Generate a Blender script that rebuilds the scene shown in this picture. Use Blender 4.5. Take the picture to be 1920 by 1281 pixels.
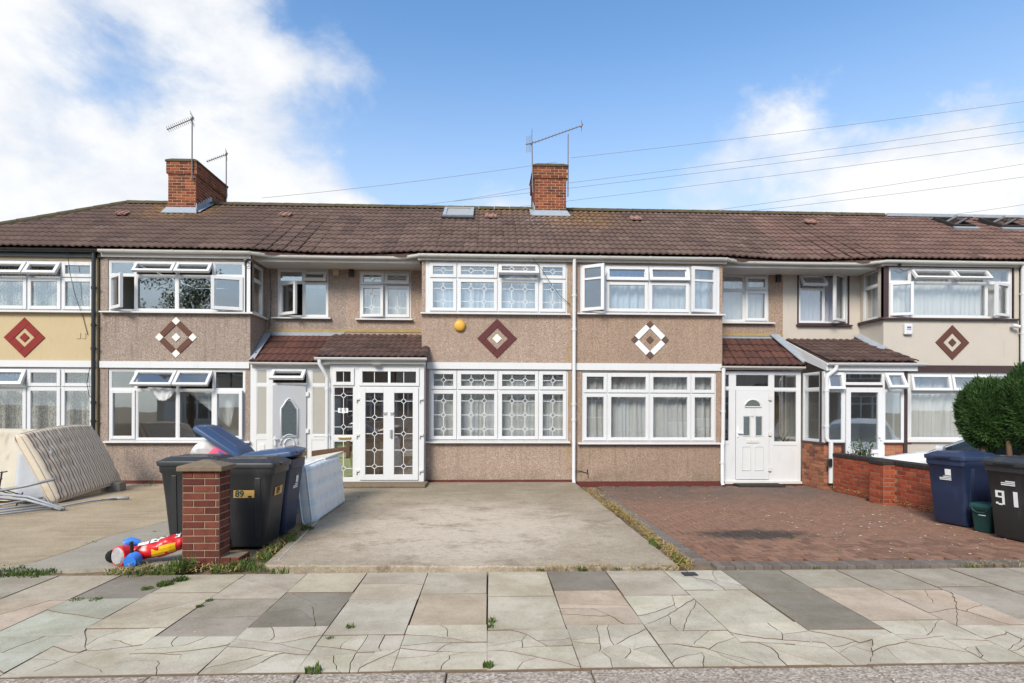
import bpy, bmesh, math, random
from mathutils import Matrix, Vector
R = math.radians
random.seed(7)
scene = bpy.context.scene
for o in list(bpy.data.objects): bpy.data.objects.remove(o, do_unlink=True)
COL = scene.collection

# ------------------------------------------------------------------ camera
# world: X along the terrace, Y away from the street (bay fronts at Y=0), Z up, metres
cam_d = bpy.data.cameras.new('camera')
cam = bpy.data.objects.new('camera', cam_d); COL.objects.link(cam)
cam.location = (-1.890, -12.984, 1.66)
cam.rotation_euler = (Matrix.Rotation(-R(2.3135), 3, 'Z') @ Matrix.Rotation(R(90), 3, 'X') @ Matrix.Rotation(R(0.18), 3, 'Z')).to_euler()
cam_d.sensor_width = 36.0
cam_d.lens = 36.0 * 1100 / 1920
cam_d.shift_y = 124.5 / 1920
cam_d.clip_start = 0.05
cam_d.clip_end = 3000
scene.camera = cam

# ------------------------------------------------------------------ light
SUN_EL, SUN_AZ = 38.0, -155.0        # azimuth measured from +Y towards +X
sun_dir = Vector((math.sin(R(SUN_AZ)) * math.cos(R(SUN_EL)), math.cos(R(SUN_AZ)) * math.cos(R(SUN_EL)), math.sin(R(SUN_EL))))
sd = bpy.data.lights.new('sun', 'SUN'); sd.energy = 2.7; sd.angle = R(20); sd.color = (1.0, 0.90, 0.77)
sun = bpy.data.objects.new('sun', sd); COL.objects.link(sun)
sun.rotation_euler = sun_dir.to_track_quat('Z', 'Y').to_euler()
sun.location = (-6, -20, 25)

vs = scene.view_settings
vs.view_transform = 'Standard'; vs.look = 'None'; vs.gamma = 1.0; vs.use_curve_mapping = False
vs.exposure = 0.70

world = bpy.data.worlds.new('World'); scene.world = world; world.use_nodes = True
wt = world.node_tree; wt.nodes.clear()
def wn(t, **k):
    n = wt.nodes.new(t)
    for a, b in k.items(): setattr(n, a, b)
    return n
def wl(a, b): wt.links.new(a, b)
def wmath(op, a, b=None, clamp=False):
    n = wn('ShaderNodeMath', operation=op); n.use_clamp = clamp
    for i, v in enumerate((a, b)):
        if v is None: continue
        if isinstance(v, (int, float)): n.inputs[i].default_value = v
        else: wl(v, n.inputs[i])
    return n.outputs[0]
sky = wn('ShaderNodeTexSky', sky_type='NISHITA')
sky.sun_disc = False; sky.sun_elevation = R(SUN_EL); sky.sun_rotation = R(SUN_AZ)
sky.air_density = 1.0; sky.dust_density = 1.6; sky.ozone_density = 2.6; sky.altitude = 30
tc = wn('ShaderNodeTexCoord')
dirn = tc.outputs['Generated']
# big cumulus masses (direction, angular radius, weight): + cloud, - clear air
def pd(x, y):
    u, v = (x - 960) / 1100, -(y - 765) / 1100
    d = Vector((u * 0.99919 + 0.04037, -u * 0.04037 + 0.99919, v)); return d.normalized()
BL = [(-60, 370, .34, .26), (250, 370, .28, .28), (500, 340, .20, .24), (610, 420, .11, .20), (40, 20, .18, .11), (330, 50, .20, .14), (470, 50, .12, .11),
      (620, 150, .13, .14), (730, 170, .06, .18), (1380, 250, .11, .22), (1490, 220, .09, .20), (1600, 225, .10, .14), (1730, 225, .10, .22), (1500, 310, .14, .20), (1700, 75, .05, .22),
      (1790, 375, .15, .36), (1640, 400, .09, .26), (1960, 350, .15, .28), (900, 400, .09, .32), (1290, 340, .12, .18), (960, 95, .04, .26), (745, 35, .03, .14), (680, 400, .08, .2),
      (1050, 40, .34, -.42), (870, 180, .22, -.34), (810, 320, .12, -.26), (1230, 90, .24, -.36), (1170, 280, .10, -.12), (1880, 110, .13, -.34), (720, 40, .06, -.16), (1470, 60, .07, -.26), (1820, 20, .09, -.34), (1610, 110, .13, -.62), (1700, 145, .05, -.3), (1560, 5, .05, -.3), (1660, -10, .05, -.3), (1740, 0, .05, -.3), (150, 105, .09, -.30), (30, 200, .08, -.24), (270, 175, .10, -.30), (430, 170, .08, -.16), (560, 60, .06, -.20), (600, 220, .07, -.18)]
warp = wn('ShaderNodeTexNoise'); warp.inputs['Scale'].default_value = 6.0; warp.inputs['Detail'].default_value = 7.0; warp.inputs['Roughness'].default_value = .62
wl(dirn, warp.inputs['Vector'])
wsub = wn('ShaderNodeVectorMath', operation='SUBTRACT'); wl(warp.outputs['Color'], wsub.inputs[0]); wsub.inputs[1].default_value = (.5, .5, .5)
wsc = wn('ShaderNodeVectorMath', operation='SCALE'); wl(wsub.outputs[0], wsc.inputs[0]); wsc.inputs['Scale'].default_value = .16
wadd = wn('ShaderNodeVectorMath', operation='ADD'); wl(dirn, wadd.inputs[0]); wl(wsc.outputs[0], wadd.inputs[1])
field = None
for (bx, by, br, bw) in BL:
    dn = wn('ShaderNodeVectorMath', operation='DISTANCE'); wl(wadd.outputs[0], dn.inputs[0]); dn.inputs[1].default_value = pd(bx, by)
    mr = wn('ShaderNodeMapRange', interpolation_type='SMOOTHSTEP'); wl(dn.outputs['Value'], mr.inputs['Value'])
    mr.inputs['From Min'].default_value = 0; mr.inputs['From Max'].default_value = br * 1.25
    mr.inputs['To Min'].default_value = bw; mr.inputs['To Max'].default_value = 0
    field = mr.outputs[0] if field is None else wmath('ADD', field, mr.outputs[0])
mp = wn('ShaderNodeMapping'); wl(dirn, mp.inputs['Vector']); mp.inputs['Scale'].default_value = (1, 1, 1.6); mp.inputs['Location'].default_value = (3.1, 1.7, 0.4)
fb = wn('ShaderNodeTexNoise'); wl(mp.outputs[0], fb.inputs['Vector']); fb.inputs['Scale'].default_value = 4.6; fb.inputs['Detail'].default_value = 10; fb.inputs['Roughness'].default_value = .60; fb.inputs['Distortion'].default_value = .25
nz = wmath('MULTIPLY', wmath('SUBTRACT', fb.outputs['Fac'], .5), 1.35)
dens = wmath('ADD', wmath('ADD', field, nz), .55)
cov = wn('ShaderNodeMapRange', interpolation_type='SMOOTHSTEP'); wl(dens, cov.inputs['Value'])
cov.inputs['From Min'].default_value = .40; cov.inputs['From Max'].default_value = .88
# cloud body colour: brilliant where thick, a little grey and blue where thin
shade = wn('ShaderNodeTexNoise'); wl(mp.outputs[0], shade.inputs['Vector']); shade.inputs['Scale'].default_value = 5; shade.inputs['Detail'].default_value = 8; shade.inputs['Roughness'].default_value = .6
cm = wn('ShaderNodeMix', data_type='RGBA'); shf = wn('ShaderNodeMapRange', interpolation_type='SMOOTHSTEP'); wl(wmath('ADD', wmath('MULTIPLY', dens, .55), wmath('MULTIPLY', shade.outputs['Fac'], .75)), shf.inputs['Value']); shf.inputs['From Min'].default_value = .68; shf.inputs['From Max'].default_value = 1.0; wl(shf.outputs[0], cm.inputs['Factor'])
cm.inputs['A'].default_value = (6.0, 6.3, 6.8, 1); cm.inputs['B'].default_value = (7.6, 7.6, 7.6, 1)
tint = wn('ShaderNodeMix', data_type='RGBA', blend_type='MULTIPLY'); tint.inputs['Factor'].default_value = 1; wl(sky.outputs[0], tint.inputs['A']); tint.inputs['B'].default_value = (1.32, 1.70, 1.88, 1)
sz = wn('ShaderNodeSeparateXYZ'); wl(dirn, sz.inputs[0])
hz = wn('ShaderNodeMapRange', interpolation_type='SMOOTHSTEP'); wl(sz.outputs[2], hz.inputs['Value']); hz.inputs['From Min'].default_value = .05; hz.inputs['From Max'].default_value = .58; hz.inputs['To Min'].default_value = .80; hz.inputs['To Max'].default_value = 0
hmx = wn('ShaderNodeMix', data_type='RGBA'); wl(hz.outputs[0], hmx.inputs['Factor']); wl(tint.outputs['Result'], hmx.inputs['A']); hmx.inputs['B'].default_value = (6.2, 6.8, 7.3, 1)
mixs = wn('ShaderNodeMix', data_type='RGBA'); wl(wmath('MULTIPLY', cov.outputs[0], .96), mixs.inputs['Factor']); wl(hmx.outputs['Result'], mixs.inputs['A']); wl(cm.outputs['Result'], mixs.inputs['B'])
bg = wn('ShaderNodeBackground'); wl(mixs.outputs['Result'], bg.inputs['Color']); bg.inputs['Strength'].default_value = 0.085
wo = wn('ShaderNodeOutputWorld'); wl(bg.outputs[0], wo.inputs['Surface'])

# ------------------------------------------------------------------ helpers
def link(o): COL.objects.link(o); return o
def tag(o, label=None, cat=None, group=None, kind=None):
    if label: o['label'] = label
    if cat: o['category'] = cat
    if group: o['group'] = group
    if kind: o['kind'] = kind
    return o
def thing(name, label, cat, loc=(0, 0, 0), rz=0.0, group=None):
    e = link(bpy.data.objects.new(name, None)); e.location = loc; e.rotation_euler = (0, 0, rz)
    e.empty_display_size = .1
    return tag(e, label, cat, group)
def attach(o, parent, local=False):
    if parent is None: return o
    o.parent = parent
    if not local and parent.type == 'EMPTY':
        o.matrix_parent_inverse = Matrix.Translation(-Vector(parent.location))
    return o

class MB:
    """collects faces, builds ONE mesh object"""
    def __init__(s): s.v = []; s.f = []; s.m = []
    def add(s, vs, fs, mi=0, xf=None):
        b = len(s.v)
        s.v += [tuple(xf(*p)) if xf else tuple(p) for p in vs]
        s.f += [tuple(b + i for i in f) for f in fs]
        s.m += [mi] * len(fs); return s
    def box(s, x0, x1, y0, y1, z0, z1, mi=0, xf=None):
        return s.add([(x0, y0, z0), (x1, y0, z0), (x1, y1, z0), (x0, y1, z0), (x0, y0, z1), (x1, y0, z1), (x1, y1, z1), (x0, y1, z1)],
                     [(3, 2, 1, 0), (4, 5, 6, 7), (0, 1, 5, 4), (1, 2, 6, 5), (2, 3, 7, 6), (3, 0, 4, 7)], mi, xf)
    def prism(s, pts, vec, mi=0, xf=None):
        n = len(pts); v = [tuple(p) for p in pts] + [tuple(p[i] + vec[i] for i in range(3)) for p in pts]
        return s.add(v, [tuple(range(n))[::-1], tuple(range(n, 2 * n))] + [(i, (i + 1) % n, n + (i + 1) % n, n + i) for i in range(n)], mi, xf)
    def loft(s, rings, closed=True, caps=True, mi=0, xf=None):
        n = len(rings[0]); v = [p for r in rings for p in r]; f = []
        m = n if closed else n - 1
        for k in range(len(rings) - 1):
            for i in range(m): f.append((k * n + i, k * n + (i + 1) % n, (k + 1) * n + (i + 1) % n, (k + 1) * n + i))
        if caps and closed: f.append(tuple(range(n))[::-1]); f.append(tuple(range((len(rings) - 1) * n, len(rings) * n)))
        return s.add(v, f, mi, xf)
    def tube(s, path, r, n=8, caps=True, mi=0, xf=None):
        P = [Vector(p) for p in path]; rr = r if isinstance(r, (list, tuple)) else [r] * len(P); rings = []
        up = None
        for i, p in enumerate(P):
            t = (P[min(i + 1, len(P) - 1)] - P[max(i - 1, 0)])
            if t.length < 1e-9: t = Vector((0, 0, 1))
            t.normalize()
            if up is None or abs(up.dot(t)) > .95: up = Vector((0, 0, 1)) if abs(t.z) < .9 else Vector((1, 0, 0))
            a = t.cross(up).normalized(); b = a.cross(t).normalized(); up = b
            rings.append([tuple(p + a * (rr[i] * math.cos(2 * math.pi * k / n)) + b * (rr[i] * math.sin(2 * math.pi * k / n))) for k in range(n)])
        return s.loft(rings, True, caps, mi, xf)
    def mesh(s, name, mats, smooth=False):
        me = bpy.data.meshes.new(name); me.from_pydata(s.v, [], s.f)
        bm = bmesh.new(); bm.from_mesh(me); bmesh.ops.recalc_face_normals(bm, faces=bm.faces); bm.to_mesh(me); bm.free()
        for m in (mats if isinstance(mats, (list, tuple)) else [mats]): me.materials.append(m)
        me.polygons.foreach_set('material_index', s.m)
        if smooth: me.polygons.foreach_set('use_smooth', [True] * len(me.polygons))
        me.update(); return me
    def build(s, name, mats, parent=None, local=False, smooth=False, bevel=0.0, seg=2, auto=None):
        o = link(bpy.data.objects.new(name, s.mesh(name, mats, smooth or auto is not None)))
        attach(o, parent, local)
        if bevel:
            b = o.modifiers.new('bevel', 'BEVEL'); b.width = bevel; b.segments = seg; b.limit_method = 'ANGLE'; b.angle_limit = R(40)
        if auto is not None:
            try: o.data.set_sharp_from_angle(angle=R(auto))
            except Exception: pass
        return o
def inst(name, me, loc, rot=(0, 0, 0), parent=None, scale=None, local=False):
    o = link(bpy.data.objects.new(name, me)); o.location = loc; o.rotation_euler = rot
    if scale: o.scale = scale
    return attach(o, parent, local)
def rrect(w, d, r, z, n=4, cx=0, cy=0):
    out = []
    for k, (sx, sy) in enumerate(((1, 1), (-1, 1), (-1, -1), (1, -1))):
        for i in range(n + 1):
            a = math.pi / 2 * (k + i / n)
            out.append((cx + sx * (w / 2 - r) + r * math.cos(a), cy + sy * (d / 2 - r) + r * math.sin(a), z))
    return out
def text_mb(body, size, mb, xf, mi=0, depth=.002, bold=0.0):
    cu = bpy.data.curves.new('txt', 'FONT'); cu.body = body; cu.size = size; cu.extrude = depth; cu.align_x = 'CENTER'; cu.align_y = 'CENTER'; cu.offset = bold
    cu.resolution_u = 3
    ob = bpy.data.objects.new('txt', cu); COL.objects.link(ob)
    dg = bpy.context.evaluated_depsgraph_get(); me = bpy.data.meshes.new_from_object(ob.evaluated_get(dg))
    mb.add([tuple(v.co) for v in me.vertices], [tuple(p.vertices) for p in me.polygons], mi, xf)
    bpy.data.objects.remove(ob, do_unlink=True); bpy.data.curves.remove(cu); bpy.data.meshes.remove(me)

# ------------------------------------------------------------------ materials
class NT:
    def __init__(s, name):
        s.mat = bpy.data.materials.new(name); s.mat.use_nodes = True; s.t = s.mat.node_tree; s.t.nodes.clear()
        s.out = s.n('ShaderNodeOutputMaterial')
    def n(s, ty, **k):
        x = s.t.nodes.new(ty)
        for a, b in k.items(): setattr(x, a, b)
        return x
    def l(s, a, b): s.t.links.new(a, b)
    def set(s, inp, v):
        if isinstance(v, (int, float)): inp.default_value = v
        elif isinstance(v, tuple): inp.default_value = v if len(v) == 4 or inp.type == 'VECTOR' else (*v, 1)
        else: s.l(v, inp)
    def pos(s): return s.n('ShaderNodeNewGeometry').outputs['Position']
    def obj(s): return s.n('ShaderNodeTexCoord').outputs['Object']
    def mapv(s, vec, scale=(1, 1, 1), rot=(0, 0, 0), loc=(0, 0, 0)):
        m = s.n('ShaderNodeMapping'); s.l(vec, m.inputs[0]); m.inputs['Scale'].default_value = scale; m.inputs['Rotation'].default_value = rot; m.inputs['Location'].default_value = loc; return m.outputs[0]
    def noise(s, vec, sc, det=5, ro=.55, dist=0):
        x = s.n('ShaderNodeTexNoise'); s.l(vec, x.inputs['Vector']); x.inputs['Scale'].default_value = sc; x.inputs['Detail'].default_value = det; x.inputs['Roughness'].default_value = ro; x.inputs['Distortion'].default_value = dist
        return x.outputs['Fac']
    def vor(s, vec, sc, out='Color', feature='F1'):
        x = s.n('ShaderNodeTexVoronoi', feature=feature); s.l(vec, x.inputs['Vector']); x.inputs['Scale'].default_value = sc; return x.outputs[out]
    def ramp(s, fac, stops, interp='LINEAR'):
        x = s.n('ShaderNodeValToRGB'); s.l(fac, x.inputs[0]); cr = x.color_ramp; cr.interpolation = interp
        while len(cr.elements) < len(stops): cr.elements.new(.5)
        for e, (p, c) in zip(cr.elements, stops): e.position = p; e.color = (*c, 1) if len(c) == 3 else c
        return x.outputs[0]
    def mix(s, fac, a, b, blend='MIX'):
        x = s.n('ShaderNodeMix', data_type='RGBA', blend_type=blend)
        for i, v in (('Factor', fac), ('A', a), ('B', b)): s.set(x.inputs[i], v)
        return x.outputs['Result']
    def math(s, op, a, b=0.0, clamp=False):
        x = s.n('ShaderNodeMath', operation=op); x.use_clamp = clamp; s.set(x.inputs[0], a); s.set(x.inputs[1], b); return x.outputs[0]
    def step(s, v, a, b, lo=0., hi=1.):
        x = s.n('ShaderNodeMapRange', interpolation_type='SMOOTHSTEP'); s.set(x.inputs['Value'], v)
        for k, q in zip(('From Min', 'From Max', 'To Min', 'To Max'), (a, b, lo, hi)): x.inputs[k].default_value = q
        return x.outputs[0]
    def bump(s, h, strength=.3, dist=.01):
        x = s.n('ShaderNodeBump'); s.l(h, x.inputs['Height']); x.inputs['Strength'].default_value = strength; x.inputs['Distance'].default_value = dist; return x.outputs[0]
    def rnd(s): return s.n('ShaderNodeObjectInfo').outputs['Random']
    def ocol(s): return s.n('ShaderNodeObjectInfo').outputs['Color']
    def xyz(s, v):
        x = s.n('ShaderNodeSeparateXYZ'); s.l(v, x.inputs[0]); return x.outputs
    def pbr(s, col, rough=.8, spec=.3, metal=0., normal=None, **k):
        p = s.n('ShaderNodeBsdfPrincipled'); s.set(p.inputs['Base Color'], col); s.set(p.inputs['Roughness'], rough); s.set(p.inputs['Specular IOR Level'], spec); s.set(p.inputs['Metallic'], metal)
        for a, v in k.items(): s.set(p.inputs[a], v)
        if normal is not None: s.l(normal, p.inputs['Normal'])
        s.l(p.outputs[0], s.out.inputs[0]); return s.mat
def hx(h, g=1.0):
    c = [int(h[i:i + 2], 16) / 255 for i in (0, 2, 4)]
    return tuple(((x / 12.92) if x <= .04045 else ((x + .055) / 1.055) ** 2.4) * g for x in c)
def plain(name, col, rough=.5, spec=.4, var=.12, sc=6., bump=0., bsc=80., metal=0., dirt=None):
    t = NT(name); p = t.pos(); n = t.noise(p, sc, 5)
    c = t.mix(n, tuple(x * (1 - var) for x in col), tuple(min(1, x * (1 + var)) for x in col))
    if dirt:
        d = t.step(t.noise(t.mapv(p, (2.2, 2.2, .5)), 3.0, 7, .65), .52, .75, 0, dirt[1]); c = t.mix(d, c, dirt[0])
    nm = t.bump(t.noise(p, bsc, 3), bump, .004) if bump else None
    return t.pbr(c, rough, spec, metal, nm)

def pebbledash(name, base, tones, stain=(.11, .09, .075), mott=.25):
    t = NT(name); p = t.pos()
    c1 = t.vor(p, 84.); s = t.xyz(c1)
    stones = t.ramp(s[0], [(0, tones[0]), (.3, tones[1]), (.6, tones[2]), (.85, tones[3]), (1, tones[4])])
    fine = t.noise(p, 150., 2)
    c = t.mix(.30, stones, base)
    c = t.mix(t.step(fine, .3, .75, 0, .35), c, tuple(x * .55 for x in base))
    big = t.noise(p, 1.1, 6, .6); c = t.mix(t.step(big, .35, .8, 0, mott), c, tuple(x * .72 for x in base))
    streak = t.noise(t.mapv(p, (5.5, 5.5, .6)), 1.6, 7, .65); c = t.mix(t.step(streak, .50, .78, 0, .55), c, stain)
    c = t.mix(t.step(t.noise(p, .45, 5, .6), .40, .70, 0, .30), c, tuple(x * .62 for x in base))
    z = t.xyz(p)[2]
    damp = t.math('MULTIPLY', t.step(z, .05, .45, 1, 0), t.step(t.noise(p, 3., 6, .6), .35, .7)); c = t.mix(t.math('MULTIPLY', damp, .55), c, stain)
    rn = t.step(t.noise(t.mapv(p, (13, 13, .35)), 1.5, 5, .6), .44, .68)
    for zs in (3.68, .87, 2.50): c = t.mix(t.math('MULTIPLY', t.math('MULTIPLY', t.step(z, zs - .75, zs - .02), t.math('LESS_THAN', z, zs + .01)), t.math('MULTIPLY', rn, .30)), c, stain)
    xx = t.xyz(p)[0]; ln = t.math('MULTIPLY', t.step(t.math('ABSOLUTE', t.math('SUBTRACT', xx, -.09)), .02, .10, 1, 0), t.step(t.noise(t.mapv(p, (3, 3, 1.2)), 2.2, 6, .65), .40, .62)); c = t.mix(t.math('MULTIPLY', ln, .6), c, (.30, .20, .075))
    h = t.vor(p, 84., 'Distance')
    return t.pbr(c, .92, .15, 0, t.bump(h, .55, .012))
def render_mat(name, base, dark):
    t = NT(name); p = t.pos()
    c = t.mix(t.noise(p, 1.6, 7, .6), tuple(x * .86 for x in base), base)
    c = t.mix(t.step(t.noise(t.mapv(p, (4, 4, .7)), 2.0, 7, .65), .55, .78, 0, .45), c, dark)
    c = t.mix(t.step(t.noise(p, 34., 4), .5, .75, 0, .22), c, dark)
    return t.pbr(c, .9, .15, 0, t.bump(t.noise(p, 55., 5), .35, .012))
MAT = {}
MAT['pebB'] = pebbledash('pebbledash_grey_brown', (0.304, 0.237, 0.197), [(0.117, 0.088, 0.074), (0.316, 0.237, 0.191), (0.351, 0.278, 0.233), (0.445, 0.378, 0.329), (0.644, 0.580, 0.514)])
MAT['pebC'] = pebbledash('pebbledash_pink_brown', (0.357, 0.265, 0.210), [(0.139, 0.094, 0.072), (0.346, 0.241, 0.192), (0.415, 0.306, 0.246), (0.519, 0.412, 0.337), (0.692, 0.613, 0.530)], (0.173, 0.136, 0.090), .2)
MAT['pebD'] = pebbledash('pebbledash_warm_brown', (0.328, 0.233, 0.176), [(0.127, 0.081, 0.059), (0.334, 0.227, 0.165), (0.380, 0.274, 0.212), (0.484, 0.361, 0.282), (0.634, 0.524, 0.435)], (0.150, 0.122, 0.082))
MAT['rendA'] = render_mat('render_ochre', (.50, .40, .25), (.30, .23, .14))
MAT['rendE'] = render_mat('render_grey_beige', (.50, .45, .395), (.33, .29, .24))
MAT['upvc'] = plain('white_upvc', (.59, .595, .605), .34, .4, .04, 2.5, dirt=((.50, .49, .46), .35))
MAT['upvc2'] = plain('white_upvc_aged', (.56, .55, .52), .4, .4, .06, 2.5, dirt=((.38, .36, .31), .55))
MAT['black'] = plain('black_plastic_gutter', (.016, .017, .018), .35, .5, .2)
MAT['brown'] = plain('dark_brown_paint', (.05, .028, .028), .45, .4, .2)
MAT['lead'] = plain('lead_flashing', (.27, .30, .34), .55, .4, .25, 9, .15, 30)
MAT['lead_strip'] = plain('white_lattice_strip', (.66, .68, .69), .4, .4, .03)
MAT['redpaint'] = plain('red_painted_plinth', (.11, .030, .026), .8, .2, .35, 8, .2, 50, dirt=((.05, .04, .035), .8))
MAT['mortarband'] = plain('yellowed_mortar_band', (.33, .24, .11), .9, .2, .35, 7, .2, 50)
MAT['inner'] = plain('interior_plaster', (.55, .52, .46), .8, .2, .06, 2)
MAT['innerdark'] = plain('interior_floor', (.16, .12, .09), .6, .3, .2, 3)
MAT['dark'] = plain('dark_opening', (.02, .02, .02), .6, .3)
MAT['brass'] = plain('brass', (.55, .38, .14), .35, .5, .1, metal=.8)
MAT['green'] = plain('green_board', (.25, .28, .085), .6, .3, .1)
MAT['yellow'] = plain('yellow_bell_plastic', (.62, .33, .045), .4, .4, .08)
MAT['metal'] = plain('galvanised_metal', (.36, .37, .38), .45, .5, .2, 12, metal=.6)
MAT['greymetal'] = plain('grey_painted_steel', (.30, .31, .325), .45, .5, .3, 9)
MAT['ink'] = plain('black_ink', (.02, .025, .03), .6, .3)
MAT['white'] = plain('white_print', (.70, .72, .72), .5, .3, .03)
MAT['redtile'] = plain('red_diamond_paint', (.20, .022, .018), .7, .25, .12, 9)
MAT['browntile'] = plain('brown_diamond_tile', (.10, .04, .028), .65, .3, .18, 12)
MAT['maroontile'] = plain('maroon_diamond_tile', (.085, .018, .018), .6, .35, .25, 10)
MAT['taupetile'] = plain('taupe_diamond_tile', (.105, .06, .042), .6, .3, .15, 12)
MAT['ivorytile'] = plain('ivory_diamond_tile', (.72, .70, .62), .45, .4, .06, 9)
MAT['alu'] = plain('aerial_aluminium', (.16, .14, .145), .5, .5, .2, 20, metal=.3)

def glass_mat(name, refl=.12, tint=(.93, .96, .95)):
    t = NT(name); p = t.pos()
    tr = t.n('ShaderNodeBsdfTransparent'); tr.inputs[0].default_value = (*tint, 1)
    gl = t.n('ShaderNodeBsdfGlossy'); gl.inputs['Roughness'].default_value = .015; gl.inputs['Color'].default_value = (.95, .97, 1, 1)
    nm = t.bump(t.noise(t.mapv(p, (1, 1, 1.2)), 2.6, 2, .5), .004, .05); t.l(nm, gl.inputs['Normal'])
    g_ = t.n('ShaderNodeNewGeometry'); dt = t.n('ShaderNodeVectorMath', operation='DOT_PRODUCT'); t.l(g_.outputs['Normal'], dt.inputs[0]); t.l(g_.outputs['Incoming'], dt.inputs[1])
    f = t.math('ADD', t.math('MULTIPLY', t.math('POWER', t.math('SUBTRACT', 1.0, t.math('ABSOLUTE', dt.outputs['Value'])), 5.0), .5), refl, True)
    mx = t.n('ShaderNodeMixShader'); t.l(f, mx.inputs[0]); t.l(tr.outputs[0], mx.inputs[1]); t.l(gl.outputs[0], mx.inputs[2]); t.l(mx.outputs[0], t.out.inputs[0])
    return t.mat
MAT['glass'] = glass_mat('window_glass', .17, (.985, .995, .99))
MAT['glass2'] = glass_mat('window_glass_plain', .20, (.94, .96, .955))
def frosted():
    t = NT('obscured_glass'); p = t.pos()
    c = t.mix(t.noise(p, 40, 4), (.05, .07, .075), (.16, .19, .20)); return t.pbr(c, .18, .6, 0, t.bump(t.noise(p, 60, 3), .3, .01))
MAT['frost'] = frosted()
MAT['milk'] = plain('pale_obscured_glass', (.36, .345, .31), .22, .55, .08, 3)
def curtain_mat(name, col, trans=.15, pattern=0):
    t = NT(name); p = t.pos()
    c = t.mix(t.noise(t.mapv(p, (14, 14, .5)), 1.2, 4), tuple(x * .72 for x in col), col)
    d = t.n('ShaderNodeBsdfDiffuse'); t.set(d.inputs[0], c); tl = t.n('ShaderNodeBsdfTranslucent'); t.set(tl.inputs[0], c)
    m1 = t.n('ShaderNodeMixShader'); m1.inputs[0].default_value = .3; t.l(d.outputs[0], m1.inputs[1]); t.l(tl.outputs[0], m1.inputs[2])
    tr = t.n('ShaderNodeBsdfTransparent')
    m2 = t.n('ShaderNodeMixShader')
    if pattern:
        w = t.n('ShaderNodeTexWave', wave_type='BANDS', bands_direction='X'); t.l(t.mapv(p, (1, 1, .8)), w.inputs['Vector']); w.inputs['Scale'].default_value = 5.0; w.inputs['Distortion'].default_value = 9.; w.inputs['Detail'].default_value = 3; w.inputs['Detail Scale'].default_value = 4
        f = t.step(w.outputs['Fac'], .25, .6, trans + .30, trans * .4); t.l(f, m2.inputs[0])
    else: m2.inputs[0].default_value = trans
    t.l(m1.outputs[0], m2.inputs[1]); t.l(tr.outputs[0], m2.inputs[2]); t.l(m2.outputs[0], t.out.inputs[0]); return t.mat
MAT['net'] = curtain_mat('white_net_curtain', (.92, .925, .92), .06)
MAT['lace'] = curtain_mat('patterned_lace_curtain', (.80, .82, .80), .22, 1)
MAT['voile'] = curtain_mat('white_voile_curtain', (.90, .91, .92), .04)
MAT['lilac'] = curtain_mat('lilac_curtain', (.72, .73, .88), .04)
MAT['bluecurt'] = curtain_mat('blue_white_curtain', (.68, .78, .90), .04)

def tile_mat(name, dark, mid, light, lichen=1.0):
    t = NT(name); p = t.pos(); r = t.rnd()
    c = t.ramp(r, [(0, tuple(x * 1.25 for x in dark)), (.25, mid), (.75, tuple(x * 1.08 for x in mid)), (1, tuple(x * .72 + y * .28 for x, y in zip(mid, light)))])
    c = t.mix(t.step(t.noise(p, 9., 6, .65), .35, .75, 0, .4), c, tuple(x * .62 for x in mid))
    pale = t.step(t.noise(t.mapv(p, (7, 1.2, 1.2)), 4., 6, .7), .57, .75, 0, .5); c = t.mix(pale, c, light)
    c = t.mix(t.step(t.noise(p, .55, 4, .6), .45, .70, 0, .28), c, tuple(x * .8 for x in dark))
    if lichen:
        x, y, z = t.xyz(p)[:3]
        def near(cx, w, y0, y1): return t.math('MULTIPLY', t.step(t.math('ABSOLUTE', t.math('SUBTRACT', x, cx)), w * .2, w, 1, 0), t.step(y, y0, y1))
        a = t.math('MAXIMUM', near(-10.0, 1.5, 1.6, 2.7), t.math('MAXIMUM', near(.55, 1.5, 1.0, 3.0), t.math('MULTIPLY', near(-1.6, 1.2, 2.6, 3.3), .6)))
        sp = t.step(t.noise(p, 12., 6, .7), .46, .60); m = t.math('MULTIPLY', t.math('MULTIPLY', a, sp), .85 * lichen)
        c = t.mix(m, c, (.32, .17, .035))
        wv = t.math('MULTIPLY', near(-.5, .75, .6, 2.4), t.step(t.noise(p, 9., 5, .7), .52, .62)); c = t.mix(t.math('MULTIPLY', wv, .7), c, (.42, .33, .30))
    return t.pbr(c, .82, .25, 0, t.bump(t.noise(p, 90., 4), .3, .006))
MAT['tile'] = tile_mat('brown_roof_tile', (.068, .044, .038), (.120, .077, .062), (.27, .185, .15))
MAT['tileE'] = tile_mat('red_brown_roof_tile', (.078, .047, .039), (.142, .084, .066), (.32, .20, .165), 0)
MAT['tileRed'] = tile_mat('red_porch_tile', (.048, .026, .023), (.090, .040, .032), (.17, .075, .055), 0)
MAT['tileMoss'] = tile_mat('weathered_porch_tile', (.042, .027, .024), (.085, .050, .043), (.20, .14, .12), 0)
MAT['tilePink'] = plain('pink_vent_tile', (.27, .15, .12), .8, .3, .2, 10)
MAT['ridge'] = plain('mossy_ridge_tile', (.085, .070, .042), .9, .2, .45, 6, .4, 40)
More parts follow.
